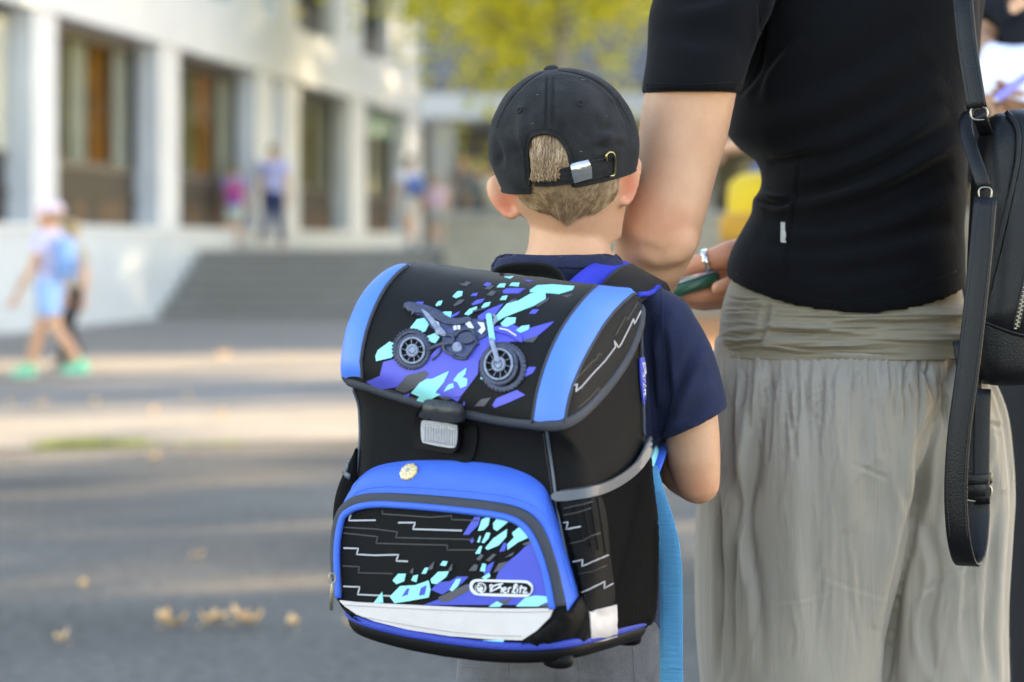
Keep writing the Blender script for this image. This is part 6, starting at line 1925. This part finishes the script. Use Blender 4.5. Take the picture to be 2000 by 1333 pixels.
for k in range(12):
    x = 830 + k * 5.2
    cord([(x, 828 + k * .7), (x, 862 + k * .8)], .0009, bvr, M_REFLX, cl, 'x', .0002, mb=g, step=8, n=6)
g.build('reflector_rib', M_REFLX, cl)

# ---- seams and side pockets of the body
for ln in ([(1068, 838), (1074, 880), (1081, 930), (1086, 970), (1098, 1040), (1118, 1130), (1140, 1200)], [(684, 762), (684, 830), (682, 900), (680, 960)]):
    cord(ln, .0016, bvb, M_REFG, pack, 'piping', .0008)
sp = patch('side_pocket', [(1090, 972), (1140, 966), (1190, 948), (1235, 915), (1267, 868), (1290, 960), (1294, 1060), (1288, 1160), (1276, 1215), (1230, 1240), (1150, 1258), (1140, 1190), (1118, 1110), (1100, 1030)], bvb, M_BMESH, pack, off=.001, th=.0025, res=9, dome=.007, label='black mesh side pocket on the right flank')
bvs = bvh_of(sp, bag_body)
patch('pocket_trim', [(1086, 962), (1140, 953), (1190, 934), (1232, 902), (1262, 850), (1268, 872), (1240, 918), (1195, 952), (1142, 972), (1090, 978)], bvb, M_REFG, pack, off=.0055, th=.0018, res=6)
ppan = patch('printed_panel', [(1098, 985), (1130, 980), (1165, 968), (1180, 1000), (1188, 1080), (1196, 1180), (1150, 1190), (1132, 1120), (1112, 1040)], bvs, M_BK, pack, off=.0012, th=.0008, res=8)
bvs2 = bvh_of(sp, bag_body, ppan)
stroke([ZB([(1300, 435), (1325, 432), (1315, 470), (1390, 455)]), ZB([(1350, 640), (1400, 630), (1395, 665), (1460, 635), (1530, 605)]), ZB([(1393, 803), (1450, 775), (1510, 745), (1505, 782), (1555, 755)])], 2.6, bvs2, M_LINE, pack, 'pale_line_print', off=.0012)
stroke([ZB([(1300, 360), (1400, 340), (1450, 325)]), ZB([(1300, 395), (1380, 380), (1440, 360)]), ZB([(1335, 545), (1400, 530), (1440, 505), (1490, 490)]), ZB([(1380, 705), (1450, 690), (1520, 660)])], 2.4, bvs2, M_FAINT, pack, 'charcoal_line_print', off=.0012)
patch('reflective_patch', [(1148, 1194), (1200, 1181), (1202, 1242), (1152, 1254)], bvs2, M_REFW, pack, off=.0022, th=.0010, res=8, curve=False)
mb = MB()
for k in range(6):
    x0 = 1096 + k * 14
    cord([(x0, 982 - k * 2), (x0 + 6, 1010), (x0 + 16, 1050 + k * 6)], .0012, bvs2, M_BK, pack, 'x', .0, mb=mb, n=6)
mb.build('gathers', M_BK, pack)
# left pocket bulging past the edge, with its own trim
lp = MB()
rows = []
for i in range(20):
    t = i / 19; h = .028 + .150 * t
    bul = math.sin(math.pi * min(1, t * .95 + .04)) ** .7
    rows.append([bagp(-.130 - (.058 * bul) * math.cos(a) ** 1 if abs(a) < 1.6 else -.132, .10 + .066 * math.sin(a), h) for a in np.linspace(-1.57, 1.57, 22)])
lp.rings(rows, closed=False)
lpo = lp.build('side_pocket', M_BMESH, pack, 'black mesh side pocket on the left flank', solid=-.002)
cord([(665, 898), (668, 912), (676, 926), (685, 932)], .0034, bvh_of(lpo, bag_body), M_REFG, pack, 'pocket_trim', .001, flat=.5)

# ---- front pocket
pg = MB(); rows = []
for i in range(25):
    u = -.175 + .36 * i / 24
    rows.append([bagp(u, .188 + .016 * (1 - (h / .17)) - .10 * u * u + .012 * math.cos(u / .14 * 1.4) * math.sin(min(1, max(0, h / .16)) * math.pi) ** .5 * 1.0, h) for h in np.linspace(-.03, .19, 24)])
pg.rings(rows, closed=False); pme = pg.mesh()
bvp0 = BVHTree.FromPolygons([v.co for v in pme.vertices], [tuple(p.vertices) for p in pme.polygons])
FP = [(666, 1172), (655, 1130), (651, 1080), (653, 1035), (661, 1003), (676, 984), (700, 973), (740, 969), (800, 970), (880, 975), (960, 983), (1010, 993), (1042, 1010), (1062, 1036), (1078, 1075), (1092, 1120), (1104, 1170), (1106, 1206), (1076, 1236), (1030, 1258), (960, 1258), (880, 1250), (800, 1236), (735, 1220), (696, 1205)]
BP = [(668, 1180), (662, 1130), (662, 1080), (667, 1030), (676, 985), (692, 945), (712, 922), (745, 906), (800, 898), (880, 897), (960, 904), (1010, 916), (1046, 934), (1068, 958), (1088, 1010), (1106, 1070), (1128, 1140), (1136, 1200), (1110, 1250), (1050, 1270), (960, 1268), (880, 1260), (800, 1245), (735, 1228), (696, 1212)]
front = patch('front_pocket', FP, bvp0, M_BK, pack, off=0, th=.001, res=8, label='front pocket panel with shard print')
bvp = bvh_of(front)
fl, bl = [], []
n = len(FP)
def dense(pts, k=8):
    out = []
    m = len(pts)
    a = [np.array(p, float) for p in pts]
    for i in range(m):
        p0, p1, p2, p3 = a[i - 1], a[i], a[(i + 1) % m], a[(i + 2) % m]
        for j in range(k):
            t = j / k
            out.append(0.5 * (2 * p1 + (p2 - p0) * t + (2 * p0 - 5 * p1 + 4 * p2 - p3) * t * t + (3 * p1 - p0 - 3 * p2 + p3) * t ** 3))
    return out
df, db_ = dense(FP), dense(BP)
rows = []
A0 = [hit(bvp0, *p)[0] for p in df]; B0 = []
for p in db_:
    l, nr = hit(bvb, *p); B0.append(l - nr * .002)
for t in np.linspace(0, 1, 9):
    bl_ = math.sin(math.pi * t) * .006
    rows.append([a.lerp(c, t) + (-BV * -1) * 0 + BV * bl_ + Vector((0, 0, bl_ * .5)) for a, c in zip(A0, B0)])
g = MB(); g.rings(rows, False, False)
gus = g.build('pocket_gusset', M_BLUE, pack)
bvg = bvh_of(gus, bag_body)
# zipper band and blue piping round the pocket
zl = [(652, 1150), (648, 1085), (651, 1035), (660, 1000), (676, 980), (702, 968), (745, 963), (800, 964), (880, 969), (962, 978), (1014, 989), (1050, 1010), (1072, 1042), (1090, 1090), (1104, 1150), (1106, 1195)]
bvfg = bvh_of(front, gus)
cord([(660, 1160), (655, 1085), (658, 1037), (667, 1006), (683, 988), (706, 979), (745, 976), (800, 978), (880, 984), (958, 993), (1006, 1003), (1036, 1020), (1055, 1048), (1070, 1085), (1083, 1130), (1093, 1185)], .0068, bvfg, M_BIND, pack, 'zip_band', .0006, flat=.4, n=12)
cord([(664, 1168), (661, 1085), (665, 1040), (673, 1010), (690, 996), (712, 989), (745, 986), (800, 989), (880, 996), (950, 1004), (996, 1013), (1024, 1028), (1043, 1054), (1058, 1090), (1070, 1132), (1081, 1190)], .0036, bvfg, M_BLUE, pack, 'piping', .0026, n=10)
# prints of the pocket panel
stroke([ZB([(160, 385), (180, 385), (168, 425), (310, 423)]), ZB([(428, 436), (518, 436), (506, 470), (765, 478)]), ZB([(140, 570), (218, 572), (210, 603), (300, 608), (430, 605), (418, 638), (480, 640)]), ZB([(138, 772), (225, 775), (215, 815), (385, 822)])], 3.2, bvp, M_LINE, pack, 'pale_line_print', off=.0003)
stroke([ZB([(345, 370), (345, 390), (600, 408), (710, 400), (710, 420), (850, 425)]), ZB([(135, 460), (310, 470), (425, 485), (415, 515), (830, 525)]), ZB([(135, 490), (320, 510), (312, 545), (690, 555), (685, 580), (840, 580)]), ZB([(135, 665), (225, 668), (218, 700), (400, 705)])], 2.6, bvp, M_FAINT, pack, 'charcoal_line_print', off=.0003)
prints([[(940, 740), (960, 690), (1010, 640), (1060, 600), (1100, 560), (1160, 530), (1195, 620), (1225, 760), (1240, 870), (560, 870), (600, 855), (700, 820), (800, 760), (900, 750)], [(770, 500), (830, 405), (862, 405), (850, 450), (800, 500)], [(600, 790), (640, 750), (700, 745), (740, 720), (800, 720), (760, 760), (700, 790), (660, 815)],
        [(805, 530), (820, 515), (830, 530), (815, 545)], [(960, 590), (985, 540), (1000, 545), (990, 585)], [(880, 700), (900, 660), (935, 640), (915, 690), (890, 730)], [(1040, 500), (1090, 470), (1060, 520)]], bvp, M_ROYAL, 'royal_blue_print', pack, .0004, ZB)
prints([[(640, 830), (700, 800), (790, 760), (810, 790), (700, 850), (650, 855)], [(840, 630), (865, 600), (880, 610), (860, 635)], [(890, 635), (930, 600), (945, 605), (910, 640)], [(930, 700), (960, 650), (1010, 640), (960, 690)], [(800, 690), (830, 655), (850, 660), (840, 690)], [(490, 700), (500, 680), (510, 675), (505, 705)],
        [(580, 690), (600, 660), (620, 640), (610, 680)], [(690, 690), (715, 650), (710, 690)], [(990, 620), (1040, 590), (1030, 610)], [(1080, 550), (1150, 520), (1160, 540), (1100, 555)], [(940, 850), (1010, 840), (1050, 800), (1000, 870)], [(1180, 870), (1235, 865), (1235, 880), (1180, 880)]], bvp, M_GREYP, 'grey_print', pack, .0007, ZB)
prints([[(400, 740), (430, 705), (470, 705), (460, 745), (420, 760)], [(498, 740), (510, 715), (535, 710), (525, 750)], [(552, 705), (570, 675), (590, 672), (575, 705)], [(650, 660), (665, 638), (690, 640), (680, 665)], [(600, 735), (640, 695), (698, 692), (680, 725), (630, 760), (605, 755)],
        [(385, 825), (440, 770), (520, 765), (590, 740), (600, 790), (590, 830), (480, 850), (410, 860)], [(300, 858), (345, 800), (350, 858)], [(700, 790), (735, 735), (760, 730), (745, 770), (715, 798)], [(860, 690), (875, 650), (893, 655), (885, 695)], [(870, 725), (910, 700), (915, 720), (890, 735)],
        [(835, 600), (860, 560), (872, 560), (860, 600)], [(845, 540), (860, 505), (865, 510), (858, 540)], [(870, 540), (895, 488), (915, 490), (905, 520), (880, 545)], [(850, 480), (870, 420), (915, 400), (905, 450), (880, 475)], [(930, 440), (965, 395), (1050, 395), (1000, 440), (950, 480), (932, 470)],
        [(888, 570), (930, 520), (1003, 470), (1000, 510), (960, 555), (900, 580)], [(1030, 490), (1100, 430), (1135, 460), (1150, 500), (1060, 540), (1005, 580), (1005, 550), (1040, 515)], [(905, 880), (950, 850), (980, 865), (965, 880)], [(1050, 878), (1100, 830), (1150, 820), (1230, 825), (1228, 850), (1180, 870), (1170, 878)]], bvp, M_MINT, 'mint_print', pack, .0010, ZB)
prints([[(450, 825), (475, 785), (490, 780), (480, 815)], [(540, 820), (550, 780), (580, 765), (570, 815)]], bvp, M_ROYAL, 'royal_blue_print', pack, .0014, ZB)
# white reflective tape along the pocket's foot and the black corner piece
patch('reflective_tape', [(664, 1172), (700, 1176), (800, 1181), (900, 1186), (1000, 1189), (1083, 1188), (1076, 1206), (1050, 1232), (1022, 1250), (960, 1248), (880, 1241), (800, 1229), (735, 1213), (700, 1200), (678, 1185)], bvp, M_REFW, pack, off=.0014, th=.0016, res=8, curve=False)
patch('corner_piece', [(1100, 1205), (1118, 1180), (1138, 1158), (1146, 1200), (1152, 1262), (1110, 1270), (1060, 1270), (1020, 1262), (1050, 1236), (1082, 1214)], bvh_of(front, gus, bag_body), M_BK, pack, off=.0012, th=.0035, res=8, dome=.004)
patch('corner_piece', [(655, 1150), (664, 1180), (690, 1204), (730, 1222), (715, 1234), (690, 1224), (662, 1198), (652, 1170)], bvh_of(front, gus, bag_body), M_BK, pack, off=.0006, th=.003, res=6)
prints([[(800, 1065), (870, 1055), (990, 1050), (985, 1070), (900, 1085), (830, 1075)]], bvh_of(gus, front), M_MINT, 'mint_print', pack, .0022, ZB)
# brand badge: capsule, spiral and script lettering
badge = patch('badge', ZL([(325, 385), (345, 310), (400, 270), (480, 262), (800, 272), (1200, 282), (1290, 305), (1345, 360), (1350, 440), (1310, 510), (1230, 550), (900, 545), (470, 525), (380, 490), (340, 440)]), bvp, M_LOGO, pack, off=.0010, th=.0014, res=4)
bvl = bvh_of(badge)
bi = patch('badge_field', ZL([(360, 390), (385, 330), (450, 305), (800, 312), (1190, 325), (1260, 345), (1310, 400), (1305, 460), (1250, 505), (900, 500), (500, 488), (410, 460)]), bvl, M_PLAS, badge, off=.0001, th=.0003, res=4)
bvl2 = bvh_of(bi)
patch('spiral_mark', ZL(ell(490, 405, 92, 86)), bvl2, M_LOGO, badge, off=.0001, th=.0003, res=3)
stroke([ZL([(446, 330), (420, 400), (448, 470), (486, 482)]), ZL(ell(505, 415, 44, 42)[14:] + ell(505, 415, 44, 42)[:6]), ZL([(470, 345), (520, 350), (560, 390)])], 2.0, bvl2, M_PLAS, badge, 'spiral_line', off=.0004, curve=True, step=1.5)
LET = [[(638, 392), (656, 358), (692, 374), (668, 420), (648, 470)], [(642, 424), (710, 372), (780, 350), (856, 332)], [(648, 468), (700, 442), (770, 408), (822, 356)], [(770, 408), (815, 398), (840, 418), (834, 450), (826, 486)],
       [(858, 448), (900, 430), (898, 402), (868, 408), (858, 448), (880, 484), (918, 474)], [(938, 484), (950, 402)], [(946, 432), (968, 402), (992, 404)], [(1000, 486), (1030, 440), (1080, 372), (1068, 345), (1040, 372), (1030, 450), (1044, 488), (1064, 480)],
       [(1084, 486), (1096, 410)], [(1102, 372), (1106, 366)], [(1132, 488), (1142, 430), (1158, 362)], [(1118, 402), (1196, 402)], [(1178, 412), (1234, 410), (1186, 482), (1258, 478)]]
stroke([ZL(l) for l in LET], 3.0, bvl2, M_LOGO, badge, 'lettering', off=.0001, curve=True, step=1.5)
# round cream pin on the blue gusset
pl_, pn_ = hit(bvg, 799, 923)
pin = MB(); q = pn_.to_track_quat('Z', 'Y').to_matrix()
rows = []
for r_, z_ in ((.0, .004), (.3, .0042), (.7, .0036), (.92, .003), (1.0, .0018), (1.0, -.001)):
    rows.append([pl_ + q @ Vector((.0098 * r_ * (1 + .045 * math.cos(9 * a)) * math.cos(a) + 1e-5 * math.cos(a), .0098 * r_ * (1 + .045 * math.cos(9 * a)) * math.sin(a) + 1e-5 * math.sin(a), z_)) for a in [2 * math.pi * k / 72 for k in range(72)]])
pin.rings(rows); pino = pin.build('pin_badge', M_PIN, pack, 'round cream pin with scalloped edge')
pin = MB(); pin.ellipsoid(pl_ + pn_ * .004, .0028, .0028, .0009, q, 14, 6)
for k in range(9):
    a = 2 * math.pi * k / 9; pin.tube([pl_ + pn_ * .0039 + q @ Vector((.0035 * math.cos(a), .0035 * math.sin(a), 0)), pl_ + pn_ * .0036 + q @ Vector((.0075 * math.cos(a), .0075 * math.sin(a), 0))], .0005, 6)
pin.build('pin_relief', M_LINE, pino)

# ---- base tray with blue trim and feet
rows = []
for h, g_ in ((-.012, .92), (-.010, .97), (-.006, .99), (.0, 1.0), (.003, .995), (.005, .98)):
    ring = []
    for k in range(120):
        a = 2 * math.pi * k / 120
        x = math.copysign(abs(math.cos(a)) ** .42, math.cos(a)); y = math.copysign(abs(math.sin(a)) ** .42, math.sin(a))
        sag = -.010 * (1 - (x) ** 2) * (1 if y > 0 else .4)
        ring.append(bagp(x * .1385 * g_, .098 + y * .112 * g_, h + .010 + sag))
    rows.append(ring)
mb = MB(); mb.rings(rows); tray = mb.build('base_tray', M_PLAS, pack)
rings_ = []
for k in range(121):
    a = 2 * math.pi * k / 120
    x = math.copysign(abs(math.cos(a)) ** .42, math.cos(a)); y = math.copysign(abs(math.sin(a)) ** .42, math.sin(a))
    sag = -.010 * (1 - x * x) * (1 if y > 0 else .4)
    c = bagp(x * .139, .098 + y * .113, .0170 + sag); d = (BU * x * .6 + BV * y).normalized()
    rings_.append([c + d * (.0028 * math.cos(t)) + Vector((0, 0, .0042 * math.sin(t))) for t in [2 * math.pi * j / 10 for j in range(10)]])
M_BTRIM = mat('royal_blue_mesh_trim', (0.010, 0.040, 0.36), 0.6, var=.1, bump=.5, bscale=500)
mb = MB(); mb.rings(rings_, False, False); mb.build('base_trim', M_BTRIM, pack)
for u, v in ((-.09, .17), (.115, .175), (-.10, .02), (.11, .02)):
    mb = MB(); rows = [[bagp(u + .016 * g_ * math.cos(2 * math.pi * k / 20), v + .014 * g_ * math.sin(2 * math.pi * k / 20), h) for k in range(20)] for h, g_ in ((.004, 1.05), (-.005, 1.0), (-.009, .9), (-.011, .6))]
    mb.rings(rows); mb.build('base_foot', M_PLAS, pack)
# zip pull at the left edge
mb = MB(); z0 = P(649, 1130, 2.44)
torus(mb, z0, .0032, .0048, .0010); mb.build('zip_slider', M_ZIP, pack)
mb = MB(); mb.tube([P(649, 1138, 2.44), P(648, 1165, 2.44), P(647, 1190, 2.442)], [.0014, .0022, .0019], 10, flat=.5); mb.build('zip_pull', M_ZIP, pack)

# ---- carrying handle on top, shoulder straps, loose webbing
hp = [P(960, 560, 2.60), P(967, 540, 2.60), P(985, 530, 2.60), P(1025, 526, 2.597), P(1065, 529, 2.594), P(1088, 540, 2.592), P(1098, 562, 2.592)]
ribbon(hp, [(.1, -.75, .65)] * 7, .022, .0045, 'carry_handle', M_BK2, pack)
bvt2 = bvh_of(tee)
stp = ribbon([P(1185, 620, 2.59), P(1208, 580, 2.615), P(1236, 552, 2.66), P(1257, 542, 2.715), P(1270, 556, 2.775), P(1272, 640, 2.84), P(1262, 760, 2.86)], [(.82, .15, -.55)] * 4 + [(.9, .2, -.4)] * 3, .046, .010, 'shoulder_strap', M_BK2, pack)
sm = ribbon([P(1110, 600, 2.59), P(1134, 566, 2.612), P(1166, 538, 2.645), P(1196, 518, 2.685), P(1212, 516, 2.73), P(1216, 540, 2.78)], [(.9, .1, -.35)] * 6, .030, .009, 'strap_padding', M_MESHB, pack)
bvm = bvh_of(sm)
g = MB()
for k in range(-14, 16):                          # raised honeycomb of the spacer mesh
    cord([(1120 + k * 8, 500), (1120 + k * 8 + 70, 575)], .0008, bvm, M_MESHB, sm, 'x', .0003, mb=g, step=10, n=5) if False else None
pin_ = poly_in([(1128, 562), (1150, 540), (1176, 521), (1194, 511), (1212, 512), (1222, 519), (1202, 531), (1180, 549), (1160, 570)])
for i in range(60):
    for j in range(36):
        x = 1118 + i * 3.8 + (1.9 if j % 2 else 0); y = 505 + j * 3.3
        if x < 1230 and y < 572 and pin_(x, y):
            l, nr = hit(bvm, x, y); g.ellipsoid(l + nr * .0002, .0008, .0008, .0006, nr.to_track_quat('Z', 'Y').to_matrix(), 6, 4)
props(g.build('mesh_texture', M_MESHB, sm), kind='stuff')
cord([(1246, 578), (1268, 573), (1286, 562)], .003, bvh_of(stp, tee), M_MESHB, pack, 'strap_edging', .001)
ribbon([P(1258, 945, 2.60), P(1270, 920, 2.645), P(1281, 890, 2.69), P(1288, 858, 2.745), P(1284, 810, 2.80)], [(.85, -.5, .15)] * 5, .024, .006, 'shoulder_strap', M_BLUE, pack)
ribbon([P(1262, 930, 2.60), P(1273, 905, 2.645), P(1283, 878, 2.69)], [(.85, -.5, .15)] * 3, .004, .010, 'strap_edging', M_MINT, pack)
ribbon([P(1120, 552, 2.69), P(1105, 540, 2.68), P(1098, 530, 2.70)], [(1, 0, .3)] * 3, .006, .003, 'strap_edging', M_MINT, pack)
ribbon([P(940, 560, 2.66), P(925, 545, 2.70), P(930, 560, 2.80), P(950, 700, 2.86), P(965, 850, 2.84), P(960, 950, 2.76), P(930, 1050, 2.68)], [(1, -.3, 0)] * 7, .05, .010, 'shoulder_strap', M_BK2, pack)
web = ribbon([P(1262, 915, 2.585), P(1276, 965, 2.575), P(1297, 1030, 2.565), P(1308, 1090, 2.56), P(1311, 1180, 2.56), P(1311, 1300, 2.56), P(1312, 1333, 2.56), P(1313, 1440, 2.562)], [(1, -.1, .0), (1, -.1, -.1), (1, -.1, 0), (1, -.1, 0), (1, -.08, 0), (1, -.08, 0), (1, -.08, 0), (1, -.08, 0)], .0245, .0016, 'webbing_strap', M_WEB, pack)
bvw = bvh_of(web)
mb = MB()
for y in range(960, 1440, 4):
    x0 = float(np.interp(y, [960, 1030, 1090, 1440], [1275, 1297, 1308, 1313]))
    cord([(x0 - 20, y), (x0 + 20, y + 1)], .0006, bvw, M_WEB, web, 'x', .0, mb=mb, step=10, n=5)
props(mb.build('webbing_ribs', M_WEB, web), kind='stuff')
cord([(1290, 1302), (1300, 1306), (1312, 1303), (1332, 1306)], .0012, bvw, M_WEB, web, 'stitching', .0006)
# woven side label
tag = patch('woven_label', [(1246, 700), (1254, 697), (1261, 740), (1262, 786), (1253, 789), (1248, 745)], bvfb, M_ROYAL, pack, off=.0015, th=.0012, res=4, curve=False)
bvtag = bvh_of(tag)
def tagmap(l): return [(1256.5 - (y - 420) / 150 * 7 + (x - 640) / 620 * 3.0, 708 + (x - 640) / 620 * 68) for x, y in l]
stroke([tagmap(l) for l in LET], 1.1, bvtag, M_LOGO, tag, 'lettering', off=.0002, step=2)
# edge piping along the back panel
cord([(1256, 596), (1257, 640), (1258, 700), (1262, 780), (1266, 850)], .0022, bvb, M_BIND, pack, 'piping', .0006)

M_STB = mat('blue_thread', (0.05, 0.17, 0.62), 0.7, var=.1)
M_STG = mat('grey_thread', (0.06, 0.06, 0.07), 0.7, var=.1)
def stitches(line, bvh, m, lift=.0004, pitch=5.0, rad=.00045):
    mb = MB(); sp = smooth_line(line, pitch)
    for i in range(len(sp) - 1):
        a, na = hit(bvh, *sp[i]); c_, nc = hit(bvh, *(sp[i] * .42 + sp[i + 1] * .58)); mb.tube([a + na * lift, c_ + nc * lift], rad, 4)
    o = mb.build('stitching', m, pack); o['kind'] = 'stuff'
    return o
stitches([(690, 968), (705, 958), (745, 951), (800, 952), (880, 957), (966, 966), (1022, 979), (1060, 1002), (1082, 1036), (1100, 1090), (1116, 1150)], bvg, M_STB)
stitches([(690, 955), (706, 932), (742, 914), (800, 906), (880, 905), (958, 912), (1008, 924), (1042, 942), (1064, 968), (1082, 1012)], bvg, M_STB)
M_STW = mat('pale_thread', (0.42, 0.39, 0.385), 0.7, var=.1)
for ln in ([(674, 1182), (740, 1186), (820, 1190), (920, 1194), (1010, 1196), (1076, 1195)], [(708, 1205), (800, 1222), (880, 1234), (960, 1241), (1020, 1243)]):
    stitches(ln, bvh_of(front, *[c for c in pack.children if c.name.startswith('reflective_tape')]), M_STW, .0004, 6)
stitches([(1062, 848), (1067, 885), (1074, 930), (1079, 968)], bvb, M_STG)
stitches([(1098, 958), (1145, 949), (1192, 930), (1234, 898), (1260, 856)], bvb, M_STG, .0085)
stitches([(718, 748), (770, 765), (840, 786), (900, 799), (980, 815), (1038, 823)], bvf, M_STG)
